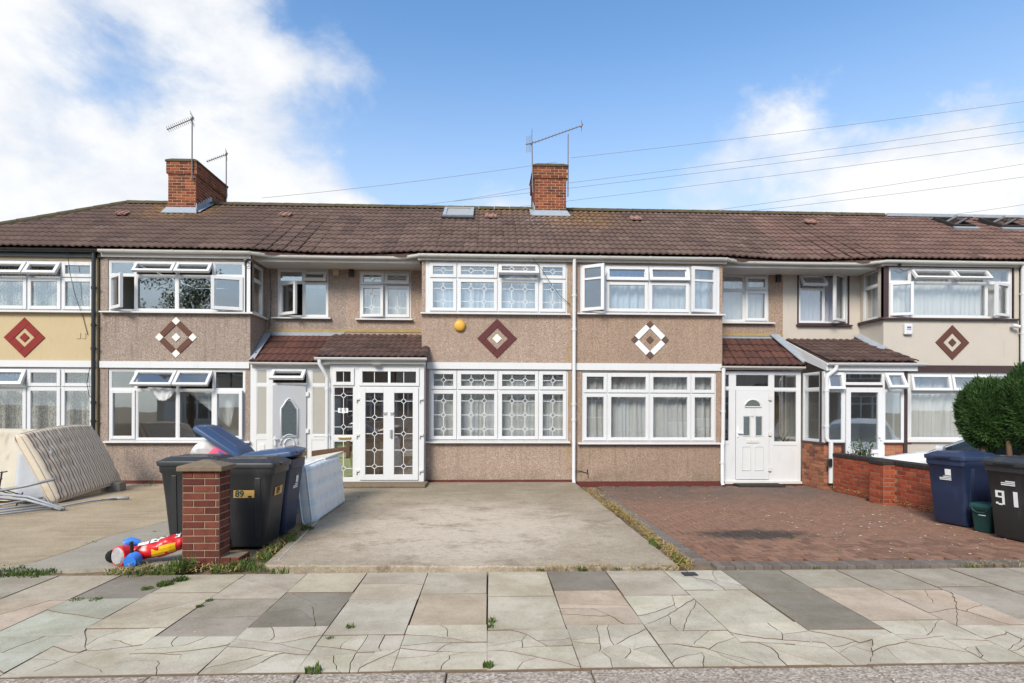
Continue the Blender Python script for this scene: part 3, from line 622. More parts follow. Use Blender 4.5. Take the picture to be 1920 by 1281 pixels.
# ------------------------------------------------------------------ the terrace
BAYD = .85          # depth of the bays
EZ = 5.0            # wall head
def opening_wall(mb, x0, x1, z0, z1, holes, y0, y1, xf=None):
    """wall slab x0..x1, z0..z1 with rectangular holes (x0,x1,z0,z1), non-overlapping in x"""
    holes = sorted(holes); x = x0
    # group holes by identical x-range stacking
    cols = {}
    for h in holes: cols.setdefault((h[0], h[1]), []).append((h[2], h[3]))
    for (a, b), zs in sorted(cols.items()):
        if a > x + 1e-6: mb.box(x, a, y0, y1, z0, z1, 0, xf)
        z = z0
        for (p, q) in sorted(zs):
            if p > z + 1e-6: mb.box(a, b, y0, y1, z, p, 0, xf)
            z = q
        if z1 > z + 1e-6: mb.box(a, b, y0, y1, z, z1, 0, xf)
        x = b
    if x1 > x + 1e-6: mb.box(x, x1, y0, y1, z0, z1, 0, xf)
def house_shell(h, wall_mat, bay, party_out, rec, gwin, uwin, swin, side_out=None, sidewin=False):
    """bay=(x0,x1) bay front; rec=(x0,x1) recessed part; gwin/uwin/swin=(x0,x1,z0,z1)"""
    mb = MB(); b0, b1 = bay; gx0, gx1, gz0, gz1 = gwin; ux0, ux1, uz0, uz1 = uwin; t = .2
    # bay front: ground storey, spandrel, upper storey
    opening_wall(mb, b0, b1, -.15, gz1, [gwin], 0, t)
    mb.box(b0, b1, 0, t, gz1, uz0)
    opening_wall(mb, b0, b1, uz0, EZ, [uwin], 0, t)
    # free side of the bay
    inner = b1 if rec[0] > b0 else b0; sx0, sx1 = (inner - t, inner) if inner == b1 else (inner, inner + t)
    if sidewin:
        mb.box(sx0, sx1, t, BAYD, -.15, uz0); mb.box(sx0, sx1, t, BAYD, uz1, EZ); mb.box(sx0, sx1, BAYD - .12, BAYD, uz0, uz1)
    else: mb.box(sx0, sx1, t, BAYD, -.15, EZ)
    opening_wall(mb, rec[0], rec[1], -.15, EZ, [swin], BAYD, BAYD + t)
    w = mb.build('wall', wall_mat, h)
    # rooms behind
    x0, x1 = min(b0, rec[0]), max(b1, rec[1]); mb = MB()
    for X in (x0, x1 - .1): mb.box(X, X + .1, t if (X < (b0 + b1) / 2) == (b0 < rec[0]) else BAYD + t, 7.0, -.1, EZ)
    mb.box(x0 + .1, x1 - .1, 3.9, 4.0, -.1, EZ); mb.box(x0 + .1, x1 - .1, 6.9, 7.0, -.1, EZ)
    mid = inner
    mb.box(mid - .05, mid + .05, BAYD + t, 3.9, -.1, EZ)
    mb.build('inner_wall', MAT['inner'], h)
    mb = MB(); mb.box(x0 + .1, x1 - .1, BAYD + t, 3.9, 2.52, 2.68); mb.box(b0 + .01 if inner == b1 else b0 + t + .01, b1 - t - .01 if inner == b1 else b1 - .01, t, BAYD + t, 2.52, 2.68); mb.box(x0 + .1, x1 - .1, BAYD + t, 3.9, -.1, .12); mb.box(x0 + .1, x1 - .1, t + .01, 3.9, EZ + .01, EZ + .05)
    mb.build('floor', MAT['innerdark'], h)
    return w
def gutter(h, pts, mat='upvc2', r=.055, brackets=True, name='gutter'):
    mb = MB(); n = 8
    P = [Vector(p) for p in pts]; rings = []
    for i, p in enumerate(P):
        t = (P[min(i + 1, len(P) - 1)] - P[max(i - 1, 0)]).normalized(); a = Vector((-t.y, t.x, 0)).normalized()
        rings.append([tuple(p + a * (r * math.cos(math.pi + math.pi * k / n)) + Vector((0, 0, r * 1.15 * math.sin(math.pi + math.pi * k / n)))) for k in range(n + 1)] +
                     [tuple(p + a * ((r - .008) * math.cos(-math.pi * k / n)) + Vector((0, 0, (r - .008) * 1.1 * math.sin(-math.pi * k / n)))) for k in range(n + 1)])
    mb.loft(rings)
    if brackets:
        for i in range(len(P) - 1):
            L = (P[i + 1] - P[i]).length; m = max(1, int(L / .95))
            for k in range(m):
                c = P[i].lerp(P[i + 1], (k + .5) / m); t = (P[i + 1] - P[i]).normalized(); a = Vector((-t.y, t.x, 0))
                rg_ = []
                for s_ in (-.02, .02):
                    rg_.append([tuple(c + t * s_ + a * ((r + .007) * math.cos(math.pi + math.pi * q / 6)) + Vector((0, 0, (r + .007) * 1.15 * math.sin(math.pi + math.pi * q / 6) + .004))) for q in range(7)])
                mb.loft(rg_)
    return mb.build(name, MAT[mat], h, auto=40)
def fascia(h, x0, x1, y, z0, z1, mat='upvc2', yb=None, name='fascia'):
    mb = MB(); mb.box(x0, x1, y, y + .02, z0, z1)
    if yb: mb.box(x0, x1, y + .02, yb, z0 + .004, z0 + .02)
    return mb.build(name, MAT[mat], h)
def downpipe(h, path, mat='upvc', r=.036, clips=(), name='downpipe', square=False):
    mb = MB(); mb.tube(path, r, 4 if square else 10)
    for (x, y, z) in clips:
        mb.tube([(x, y, z - .025), (x, y, z + .025)], r + .008, 10); mb.box(x - .055, x + .055, y - .006, y + .05, z - .01, z + .01)
    return mb.build(name, MAT[mat], h, auto=40)
def diamond(h, cx, cz, half, style, Y=0.):
    """decorative diamond: square tiles set on their corner"""
    s = half / math.sqrt(2)                           # half side in the turned frame
    def q(name, a0, a1, b0, b1, mat, th=.016):
        f = lambda a, b: (cx + (a - b) / math.sqrt(2), cz + (a + b) / math.sqrt(2))
        P = [f(a0, b0), f(a1, b0), f(a1, b1), f(a0, b1)]; mb = MB(); mb.prism([(x, Y - th, z) for x, z in P], (0, th + .01, 0)); mb.build(name, MAT[mat], h, bevel=.003, seg=1)
    if style in ('corner_white', 'corner_brown'):
        c_, m_ = ('ivorytile', 'browntile') if style == 'corner_white' else ('taupetile', 'white'); k = s * .40; e = .006
        for sa in (-1, 1):
            for sb in (-1, 1): q('diamond_tile', *(sorted((sa * s, sa * (s - k)))), *(sorted((sb * s, sb * (s - k)))), c_)
        for sa in (-1, 1):
            q('diamond_tile', *(sorted((sa * s, sa * (s - k)))), -(s - k) + e, (s - k) - e, m_); q('diamond_tile', -(s - k) + e, (s - k) - e, *(sorted((sa * s, sa * (s - k)))), m_)
        q('diamond_tile', -k * .52, k * .52, -k * .52, k * .52, c_)
    else:
        fm, im = {'red': ('redtile', 'redtile'), 'maroon': ('maroontile', 'ivorytile'), 'brown': ('browntile', 'browntile')}[style]; w = s * (.46 if style != 'red' else .52); e = .002
        q('diamond_tile', -s, s, -s, -s + w, fm); q('diamond_tile', -s, s, s - w, s, fm); q('diamond_tile', -s, -s + w, -s + w + e, s - w - e, fm); q('diamond_tile', s - w, s, -s + w + e, s - w - e, fm)
        c = s * .24; q('diamond_tile', -c, c, -c, c, im)
def plinth(h, x0, x1, y, z0=-.12, z1=.07):
    mb = MB(); mb.box(x0, x1, y - .012, y + .05, z0, z1); mb.build('plinth', MAT['redpaint'], h)
def band(h, x0, x1, z0=2.50, z1=2.655, mat='upvc', y=0.):
    mb = MB(); mb.box(x0, x1, y - .035, y + .02, z0, z1); mb.build('storey_band', MAT[mat], h)

# roof tiles ---------------------------------------------------------------
def tile_mesh(w, L, th, mat, rolls=2, amp=.024, ns=12):
    mb = MB(); v = []; f = []
    prof = [(w * (i / ns - .5), amp * (.5 + .5 * math.cos(2 * math.pi * rolls * i / ns + math.pi)) ** 1.0) for i in range(ns + 1)]
    for x, z in prof: v.append((x, 0, z - th))
    for x, z in prof: v.append((x, 0, z))
    for x, z in prof: v.append((x, L, z))
    n = ns + 1
    for i in range(ns): f.append((i, i + 1, n + i + 1, n + i)); f.append((n + i, n + i + 1, 2 * n + i + 1, 2 * n + i))
    f += [(0, n, 2 * n), (ns, 2 * n + ns, n + ns)]
    mb.add(v, f); return mb.mesh('roof_tile', mat, False)
TW = .30
ROOF_ROWS = {}
RY, RZ = 3.5, 7.2
EYR, EYB, EZT = .15, -.10, 5.06      # eaves: recess, bay, height
NR = 12                              # courses of tiles from eaves to ridge
sl = (RZ - EZT) / (RY - EYB); PM = math.atan(sl)
def eave_prof(f):                    # f: 0 at the recess .. 1 over the bay
    ey = EYR + (EYB - EYR) * f; return ey, math.atan2(RZ - EZT, RY - ey), math.hypot(RZ - EZT, RY - ey) / NR
_tm = {}
def main_tile(style, gauge):
    k = (style, round(gauge, 3))
    if k not in _tm: _tm[k] = tile_mesh(TW, gauge + .07, .03, MAT[style])
    return _tm[k]
def place_tile(me, x, y, z, pitch, roof, rr, roll=0., yaw=0.):
    tilt = math.atan(.028 / .34); a = pitch - tilt
    n = Vector((0, -math.sin(pitch), math.cos(pitch))) * .045
    inst('roof_tile', me, (x, y + n.y + rr.uniform(-.004, .004), z + n.z + rr.uniform(-.003, .003)), (a, -roll + rr.uniform(-.006, .006), yaw + rr.uniform(-.008, .008)), roof)
def main_roof(h, x0, x1, bay, style='tile', hip=None, skip=(), seed=0, xmax=None, right_end=None):
    rr = random.Random(seed); mb = MB()
    b0, b1 = bay; n = max(1, round((x1 - x0) / TW)); w = (x1 - x0) / n
    def frac(x):     # the roof over the bay is packed out; it twists back to the recess over two tile widths
        dx = max(b0 - x, x - b1, 0); return max(0., min(1., 1 - dx / 1.3))
    if hip:
        xr, xe = hip
        A = [(x1, EYB + .02, EZT - .03), (x1, RY, RZ), (xr, RY, RZ), (xe, EYB + .02, EZT - .03)]
        mb.add(A + [(x, y, z - .05) for x, y, z in A] + [(xe, 7.2, 4.7)], [(0, 1, 2, 3), (4, 5, 6, 7), (3, 2, 8), (0, 3, 7, 4)])
        hipline = lambda x, y: x + .05 < xr + (xe - xr) * (RY - y) / (RY - EYB)
    else:
        for i in range(n):
            a, b = x0 + i * w, x0 + (i + 1) * w; e0, e1 = eave_prof(frac(a + .01))[0], eave_prof(frac(b - .01))[0]
            P = [(a, e0 + .02, EZT - .03), (b, e1 + .02, EZT - .03), (b, RY, RZ), (a, RY, RZ)]
            mb.loft([P, [(x, y, z - .05) for x, y, z in P]])
        mb.prism([(x0, RY, RZ), (x0, 7.2, 4.7), (x0, 7.2, 4.62), (x0, RY, RZ - .06)], (x1 - x0, 0, 0))
    roof = mb.build('roof', MAT['tileMoss'], h)
    for i in range(n):
        x = x0 + (i + .5) * w
        if xmax and x > xmax: break
        f0 = frac(x); ey, p, g_ = eave_prof(f0)
        me = main_tile(style, g_)
        for k in range(NR):
            y, z = ey + k * g_ * math.cos(p), EZT + k * g_ * math.sin(p)
            if hip and hipline(x, y): continue
            if any(sx0 < x < sx1 and sy0 < y < sy1 for sx0, sx1, sy0, sy1 in skip): continue
            place_tile(me, x + rr.uniform(-.003, .003), y, z, p, roof, rr)
    return roof
def ridge_line(h, pts, mat='ridge', r=.11, L=.45, name='ridge_tile'):
    a, b = Vector(pts[0]), Vector(pts[1]); d = b - a; n = max(1, round(d.length / L)); t = d.normalized(); s = t.cross(Vector((0, 0, 1))).normalized(); u = s.cross(t)
    for i in range(n):
        p, q = a + d * (i / n), a + d * ((i + 1) / n); mb = MB()
        rings = [[tuple(c + s * (rad * math.cos(math.pi * k / 6)) + u * (rad * math.sin(math.pi * k / 6) - .05)) for k in range(7)] for c, rad in ((p, r), (q - t * .012, r - .006))]
        mb.loft(rings); mb.build(name, MAT[mat], h)
def porch_roof(h, x0, x1, y0, z0, y1, z1, gauge_n, mat, verge_fn=None, seed=1, tw=.30, name='porch_roof'):
    """lean-to: eave (y0,z0) front, top (y1,z1) at the wall"""
    p = math.atan2(z1 - z0, y1 - y0); L = math.hypot(z1 - z0, y1 - y0); G_ = L / gauge_n; rr = random.Random(seed)
    mb = MB(); prof = [(y0 + .03, z0 - .01), (y1, z1 - .01), (y1, z1 - .06), (y0 + .03, z0 - .06)]; mb.prism([(x0 + .02, y, z) for y, z in prof], (x1 - x0 - .04, 0, 0)); roof = mb.build(name, MAT['tileMoss'], h)
    me = tile_mesh(tw, G_ + .06, .028, MAT[mat]); n = max(1, round((x1 - x0) / tw)); w = (x1 - x0) / n
    for i in range(n):
        for k in range(gauge_n):
            x = x0 + (i + .5) * w; y = y0 + k * G_ * math.cos(p); z = z0 + k * G_ * math.sin(p)
            if verge_fn and verge_fn(x, y): continue
            place_tile(me, x, y, z - .01, p, roof, rr)
    return roof
def brick_face(parent, me_dict, origin, du, n_len, courses, normal, bl=.225, ch=.075, mat=None, header=.1125, bond='stretcher', rr=None, skip=None, L=None, proud=0.0):
    """lay visible bricks on a vertical face.  origin: lower corner, du: unit direction along the face, normal: outward"""
    rr = rr or random.Random(3); du = Vector(du); nv = Vector(normal); ang = math.atan2(du.y, du.x)
    for c in range(courses):
        u = -(bl / 2 if c % 2 else 0)
        while u < L - .01:
            a, b = max(0, u), min(L, u + bl); u += bl
            if b - a < .03: continue
            if skip and skip((a + b) / 2, c): continue
            w = round(b - a - .011, 3); key = (w, ch, mat.name)
            if key not in me_dict:
                mb = MB(); hw = w / 2; hh = (ch - .012) / 2; e = .003
                mb.loft([[(-hw, .05, -hh), (hw, .05, -hh), (hw, .05, hh), (-hw, .05, hh)], [(-hw, -.0, -hh), (hw, -.0, -hh), (hw, -.0, hh), (-hw, -.0, hh)], [(-hw + e, -.004, -hh + e), (hw - e, -.004, -hh + e), (hw - e, -.004, hh - e), (-hw + e, -.004, hh - e)]])
                me_dict[key] = mb.mesh('brick', mat)
            p = Vector(origin) + du * ((a + b) / 2) + Vector((0, 0, (c + .5) * ch)) + nv * (.001 + proud + rr.uniform(-.0015, .002))
            # local -Y of the brick points along the outward normal
            inst('brick', me_dict[key], p, (0, 0, math.atan2(nv.x, -nv.y) * 1.0), parent)
BM = {}
S = lambda **k: dict(k='sash', **k)
F = lambda **k: dict(k='fixed', **k)
def all_sash(n, **k): return {(i, r): S(**k) for i in range(n) for r in (0, 1)}

# ---- house A: ochre render, cut by the left edge of the picture
hA = thing('terraced_house', 'ochre rendered terraced house with a red diamond and black gutter, at the left edge', 'house', (-12.5, 0, 0), group='houses of the terrace')
cA = [-13.20, -12.49, -11.78, -11.07, -10.36]; zAu, zAg = (3.715, 4.43, 4.80), (.885, 2.08, 2.49)
house_shell(hA, MAT['rendA'], (-13.5, -10.30), None, (-14.8, -13.5), (cA[0], cA[-1], zAg[0], zAg[2]), (cA[0], cA[-1], zAu[0], zAu[2]), (-14.5, -13.8, 3.74, 4.86))
cu = all_sash(4, w=.06); cu[(1, 1)] = S(h='T', a=34, w=.06); cu[(2, 1)] = S(h='T', a=34, w=.06)
grid_window(hA, 'window', cA, zAu, ident(.03), cu)
cg = all_sash(4, w=.06); cg[(1, 1)] = S(h='T', a=26, w=.06); cg[(0, 1)] = S(h='T', a=26, w=.06)
grid_window(hA, 'window', cA, zAg, ident(.03), cg)
sill(hA, -13.3, -10.33, zAu[0], 0); sill(hA, -13.3, -10.33, zAg[0], 0); band(hA, -13.5, -10.31, 2.505, 2.645)
diamond(hA, -11.82, 3.135, .43, 'red')
fascia(hA, -13.6, -10.2, -.06, 4.86, 5.0, 'black', .1); gutter(hA, [(-14.0, -.125, 5.01), (-10.22, -.125, 5.01)], 'black')
mb = MB(); mb.tube([(-10.33, -.09, 4.95), (-10.33, -.09, -.02)], .042, 10)
for z in (4.2, 3.4, 2.9, 1.75, 1.35): mb.tube([(-10.33, -.09, z - .03), (-10.33, -.09, z + .03)], .052, 10); mb.tube([(-10.33, -.09, z), (-10.24, -.06, z)], .012, 6)
mb.build('downpipe', MAT['black'], hA, auto=40)
mb = MB()
for k in (0, 1):
    x0 = -10.74 + k * .11; mb.box(x0, x0 + .085, -.012, .02, 3.12, 3.24)
mb.build('vent_cover', MAT['rendA'], hA)
plinth(hA, -13.5, -10.31, 0)
mb = MB(); pth = [(-10.85, -.13, 4.98), (-10.80, -.12, 4.5), (-10.72, -.06, 4.0), (-10.60, -.02, 3.6), (-10.5, -.015, 3.2)]; mb.tube(pth, .006, 5); mb.tube([(-10.33, -.05, 2.62), (-10.44, -.05, 2.45), (-10.49, -.05, 2.15), (-10.44, -.05, 1.9), (-10.34, -.05, 1.78)], .007, 5); mb.build('cable', MAT['black'], hA)
rA = main_roof(hA, -14.8, -10.3, (-15, -10.30), 'tile', hip=(-11.77, -14.35), seed=1)
ridge_line(hA, [(-11.77, RY, RZ + .06), (-10.3, RY, RZ + .06)]); ridge_line(hA, [(-14.34, EYB - .02, EZT + .05), (-11.77, RY, RZ + .06)])
for nm, x0, x1, z0, z1, tx in (('ground', -13.2, -10.4, .9, 2.45, 'lower'), ('upper', -13.2, -10.4, 3.72, 4.76, 'upper')):
    curtain('net_curtain', 'grey patterned lace curtain behind the %s-floor window of the ochre house' % tx, 'lace', x0, x1, z0, z1, .30, .16, .03, seed=len(nm))

# ---- house B: grey-brown pebbledash, open windows and open front door
hB = thing('terraced_house', 'grey-brown pebbledashed terraced house with opened windows and door, behind the dumped mattresses', 'house', (-7.75, 0, 0), group='houses of the terrace')
cBu = [-10.09, -9.523, -8.648, -7.873, -7.197]; cBg = [-10.08, -9.50, -8.624, -7.858, -7.172]; zBu, zBg = (3.725, 4.50, 4.83), (.93, 2.03, 2.485)
house_shell(hB, MAT['pebB'], (-10.25, -7.07), None, (-7.07, -5.2), (cBg[0], cBg[-1], zBg[0], zBg[2]), (cBu[0], cBu[-1] + .05, zBu[0], zBu[2]), (-6.795, -5.624, 3.757, 4.873), sidewin=True)
cu = {(0, 0): S(h='L', a=38, w=.055), (0, 1): F(), (1, 0): F(), (2, 0): F(), (1, 1): S(h='T', a=38), (2, 1): S(h='T', a=38), (3, 0): S(h='R', a=16, w=.06), (3, 1): F()}
for c in cu.values(): c.setdefault('g', 'glass2')
grid_window(hB, 'window', cBu, zBu, ident(.03), cu)
cg = {(0, 0): S(w=.055), (0, 1): F(), (1, 0): F(), (2, 0): F(), (1, 1): S(h='T', a=40), (2, 1): S(h='T', a=40), (3, 0): S(h='L', a=7, w=.06), (3, 1): F()}
for c in cg.values(): c.setdefault('g', 'glass2')
grid_window(hB, 'window', cBg, zBg, ident(.03), cg)
mb = MB(); mb.box(-7.147, -7.07, -.005, .09, zBu[0], zBu[2]); mb.build('corner_post', MAT['upvc'], hB)
glaze(hB, 'window', [(.09, .125, zBu[0], zBu[2]), (BAYD - .16, BAYD - .12, zBu[0], zBu[2]), (.125, BAYD - .16, zBu[0], zBu[0] + .04), (.125, BAYD - .16, zBu[2] - .04, zBu[2]), (.125, BAYD - .16, 4.46, 4.51)],
      [dict(r=(.125, BAYD - .16, zBu[0] + .04, 4.46), k='fixed', g='glass2'), dict(r=(.125, BAYD - .16, 4.51, zBu[2] - .04), k='fixed', g='glass2')], facing_px(-7.085))
sill(hB, -10.22, -7.05, zBu[0], 0); mb = MB(); mb.box(-7.07, -6.99, -.095, BAYD - .02, zBu[0] - .045, zBu[0] - .008); mb.build('window_sill', MAT['upvc'], hB)
sill(hB, -10.15, -7.05, zBg[0], 0); band(hB, -10.24, -7.08, 2.50, 2.64)
diamond(hB, -8.645, 3.165, .44, 'corner_white')
# recess window
cs = {(0, 0): S(h='L', a=32, w=.055), (0, 1): F(), (1, 0): F(), (1, 1): S(h='T', a=30)}
for c in cs.values(): c.setdefault('g', 'glass2')
grid_window(hB, 'window', [-6.795, -6.20, -5.624], (3.757, 4.56, 4.873), ident(BAYD + .03), cs); sill(hB, -6.90, -5.55, 3.757, BAYD)
fascia(hB, -10.2, -7.02, -.06, 4.88, 5.0, 'upvc2', .1); fascia(hB, -7.02, -5.2, .15, 4.87, 5.0, 'upvc2', BAYD + .02)
mb = MB(); mb.box(-7.04, -7.02, -.06, .15, 4.88, 5.0); mb.build('fascia', MAT['upvc2'], hB)
gutter(hB, [(-10.2, -.125, 5.01), (-7.10, -.125, 5.01), (-7.02, -.10, 5.008), (-6.72, .06, 5.0), (-6.64, .09, 4.99), (-5.2, .09, 4.985)])
mb = MB(); mb.tube([(-7.15, -.03, 4.84), (-7.15, -.08, 4.86)], .03, 10); mb.tube([(-7.13 + .06 * math.cos(a * .5), -.04, 4.76 + .06 * math.sin(a * .5)) for a in range(13)], .007, 5); mb.tube([(-6.95, .8, 4.85), (-6.93, .83, 4.3), (-6.94, .83, 3.8), (-6.98, .83, 3.45)], .008, 5); mb.build('cable', MAT['black'], hB)
mb = MB(); mb.box(-5.50, -5.37, BAYD - .07, BAYD, 4.73, 4.87); mb.build('vent_grille', plain('beige_vent', (.42, .33, .22), .6, .3), hB)
plinth(hB, -10.25, -7.08, 0)
# porch of B
porch_roof(hB, -7.04, -5.32, -.11, 2.64, BAYD - .01, 3.30, 4, 'tileRed', seed=4, verge_fn=lambda x, y: False)
mb = MB(); mb.prism([(-7.06, -.1, 2.66), (-7.06, BAYD - .05, 3.36), (-6.90, BAYD - .05, 3.38), (-6.93, -.1, 2.70)], (0, 0, .02)); mb.box(-6.93, -5.25, BAYD - .035, BAYD - .004, 3.32, 3.40); mb.build('flashing', MAT['lead'], hB)
mb = MB(); mb.box(-7.06, -5.2, BAYD - .012, BAYD - .001, 3.405, 3.48); mb.build('mortar_fillet', MAT['mortarband'], hB)
PX = [-7.06, -6.92, -6.70, -6.62, -5.88, -5.76, -5.27]
bars = [(-7.06, -6.93, .02, 2.56), (-6.70, -6.58, .02, 2.56), (-5.86, -5.74, .02, 2.56), (-5.30, -5.24, .02, 2.56), (-6.93, -6.70, 2.48, 2.56), (-6.58, -5.86, 2.50, 2.56), (-5.74, -5.30, 2.48, 2.56), (-6.93, -6.70, 2.11, 2.17), (-6.93, -6.70, .95, 1.06), (-5.74, -5.30, 2.11, 2.17), (-5.74, -5.30, .95, 1.06), (-6.58, -5.86, 2.13, 2.19)]
glaze(hB, 'porch_front', bars, [dict(r=(-6.93, -6.70, 2.17, 2.48), k='fixed', g='milk'), dict(r=(-6.93, -6.70, 1.06, 2.11), k='fixed', g='milk'), dict(r=(-5.74, -5.30, 2.17, 2.48), k='fixed', g='milk'), dict(r=(-5.74, -5.30, 1.06, 2.11), k='fixed', g='milk'),
      dict(r=(-6.57, -5.87, 2.20, 2.49), k='sash', h='T', a=48, w=.06, g='glass2')], ident(0.))
mb = MB(); mb.box(-6.93, -6.70, .0, .04, .02, .95); mb.box(-6.88, -6.75, -.012, 0, .1, .86); mb.build('porch_panel', MAT['upvc'], hB, bevel=.006)
mb = MB(); mb.box(-5.74, -5.30, 0, .04, .02, .95); mb.build('porch_panel', MAT['upvc'], hB, bevel=.006); mb = MB(); mb.box(-5.70, -5.34, -.02, -.001, 1.02, 1.05); mb.build('panel_ledge', MAT['upvc'], hB)
def door_xf(hx, y, ang):   # local u from hinge to the left, outward -d
    a = R(ang); return lambda u, d, z: (hx - u * math.cos(a) - d * math.sin(a), y - u * math.sin(a) + d * math.cos(a), z)
DX = door_xf(-5.87, -.02, 40)
mb = MB(); mb.box(0, .72, -.03, .03, .08, 2.12, 0, DX); dB = mb.build('door', MAT['upvc'], hB)
mb = MB()
def arch_poly(n=9, x0=.22, x1=.52, z0=1.06, z1=1.62, zt=1.80): return [(x0, z0), (x1, z0), (x1, z1)] + [(x1 + (x0 - x1) * (i / n), z1 + (zt - z1) * math.sin(math.pi * i / n) ** 1.5) for i in range(1, n)] + [(x0, z1)]
mb.prism([(u, -.037, z) for u, z in arch_poly()], (0, .004, 0), 0, DX); mb.build('door_glass', MAT['frost'], dB)
mb = MB(); ap = arch_poly(9, .19, .55, 1.02, 1.64, 1.85); mb.tube([(*((p[0], -.035, p[1])),) for p in ap + ap[:1]], .016, 6, xf=DX)
mb.tube([(.37 + .11 * math.cos(k * math.pi / 8), -.032, .86 + .13 * math.sin(k * math.pi / 8)) for k in range(17)], .018, 6, xf=DX); mb.tube([(.37 + .19 * math.cos(k * math.pi / 8), -.032, .86 + .22 * math.sin(k * math.pi / 8)) for k in range(9)], .014, 6, xf=DX)
mb.build('moulding', MAT['upvc'], dB, smooth=True)
mb = MB(); mb.box(.62, .70, -.07, -.03, .98, 1.01, 0, DX); mb.box(.655, .685, -.05, -.03, .85, 1.04, 0, DX); mb.build('door_handle', MAT['white'], dB)
mb = MB()
for z in (.4, 1.1, 1.9): mb.box(-5.875, -5.80, -.05, -.008, z, z + .09)
mb.build('hinge', MAT['upvc'], hB)
fascia(hB, -7.04, -5.3, -.06, 2.545, 2.62, 'upvc', .0); gutter(hB, [(-7.02, -.13, 2.63), (-5.30, -.13, 2.625)], 'upvc2', .045)
mb = MB(); mb.box(-7.0, -5.3, -.03, .1, -.1, .02); mb.build('threshold', MAT['capstone'], hB)
rB = main_roof(hB, -10.3, -5.2, (-10.3, -7.07), 'tile', seed=2, skip=[(-10.3, -9.5, 2.5, 3.6)])
ridge_line(hB, [(-10.3, RY, RZ + .06), (-5.2, RY, RZ + .06)])

# ---- house C: number 89, lattice glazing
hC = thing('terraced_house', 'pink-brown pebbledashed terraced house 89 with white lattice windows and a yellow bell box', 'house', (-2.6, 0, 0), group='houses of the terrace')
cCu = [-3.22, -2.586, -1.688, -.777, -.144]; cCg = [-3.20, -2.578, -1.672, -.769, -.123]; zCu, zCg = (3.763, 4.52, 4.888), (.929, 2.054, 2.508)
house_shell(hC, MAT['pebC'], (-3.36, -.02), None, (-5.2, -3.36), (cCg[0], cCg[-1], zCg[0], zCg[2]), (cCu[0] - .07, cCu[-1], zCu[0], zCu[2]), (-4.914, -3.711, 3.743, 4.86))
cu = {}
for i in range(4):
    nx = 1 if i in (0, 3) else 2; cu[(i, 0)] = S(w=.06, lead=(nx, 2)); cu[(i, 1)] = S(w=.06, lead=(nx, 1))
cu[(2, 1)].update(h='T', a=42)
grid_window(hC, 'window', cCu, zCu, ident(.03), cu)
mb = MB(); mb.box(cCu[0] - .075, cCu[0], .02, .09, zCu[0], zCu[2]); mb.build('corner_post', MAT['upvc'], hC)
cg = {}
for i in range(4):
    nx = 1 if i in (0, 3) else 2; cg[(i, 0)] = S(w=.062, lead=(nx, 3)); cg[(i, 1)] = S(w=.062, lead=(nx, 1))
grid_window(hC, 'window', cCg, zCg, ident(.03), cg)
sill(hC, -3.38, -.09, zCu[0], 0); sill(hC, -3.28, -.08, zCg[0], 0); band(hC, -3.24, -.045, 2.515, 2.66)
diamond(hC, -1.70, 3.193, .44, 'maroon')
grid_window(hC, 'window', [-4.914, -4.325, -3.711], (3.743, 4.52, 4.86), ident(BAYD + .03), {(0, 0): S(h='L', a=9, w=.055, lead=(1, 2)), (0, 1): S(w=.055, lead=(1, 1)), (1, 0): S(w=.055, lead=(1, 2)), (1, 1): S(h='T', a=24, w=.055, lead=(1, 1))}); sill(hC, -4.98, -3.66, 3.743, BAYD)
mb = MB(); n = 20; cx, cz = -2.524, 3.467
mb.loft([[(cx + r * math.cos(2 * math.pi * k / n), y, cz + r * math.sin(2 * math.pi * k / n)) for k in range(n)] for r, y in ((.125, .005), (.125, -.045), (.105, -.075), (.055, -.09))]); o = mb.build('bell_box', MAT['yellow'], hC, auto=50); o['label'] = 'round yellow alarm bell box'
mb = MB(); mb.box(-5.14, -5.03, BAYD - .06, BAYD, 4.70, 4.88); mb.build('vent_grille', MAT['black'], hC)
fascia(hC, -3.42, .0, -.06, 4.90, 5.0, 'upvc2', .1); fascia(hC, -5.2, -3.42, .15, 4.87, 5.0, 'upvc2', BAYD + .02)
mb = MB(); mb.box(-3.44, -3.42, -.06, .15, 4.90, 5.0); mb.build('fascia', MAT['upvc2'], hC)
gutter(hC, [(-5.2, .09, 4.985), (-3.79, .09, 4.99), (-3.71, .06, 5.0), (-3.41, -.10, 5.008), (-3.36, -.125, 5.01), (.0, -.125, 5.01)])
downpipe(hC, [(.0, -.11, 4.95), (.0, -.09, 4.85), (.0, -.09, .12), (.0, -.12, .04), (.0, -.17, -.0)], 'upvc', .040, [(.0, -.09, z) for z in (4.15, 3.4, 1.75, 1.4)])
plinth(hC, -3.24, -.02, 0)
mb = MB(); mb.tube([(-.95, -.14, 4.97), (-.72, -.12, 4.7), (-.52, -.09, 4.4), (-.32, -.07, 4.15), (-.08, -.03, 3.95)], .006, 5); mb.tube([(-.05, -.02, .33), (.02, -.06, .28), (.18, -.02, .26), (.3, -.02, .22), (.32, -.02, .3), (.33, -.02, .12)], .008, 5); mb.build('cable', MAT['black'], hC)
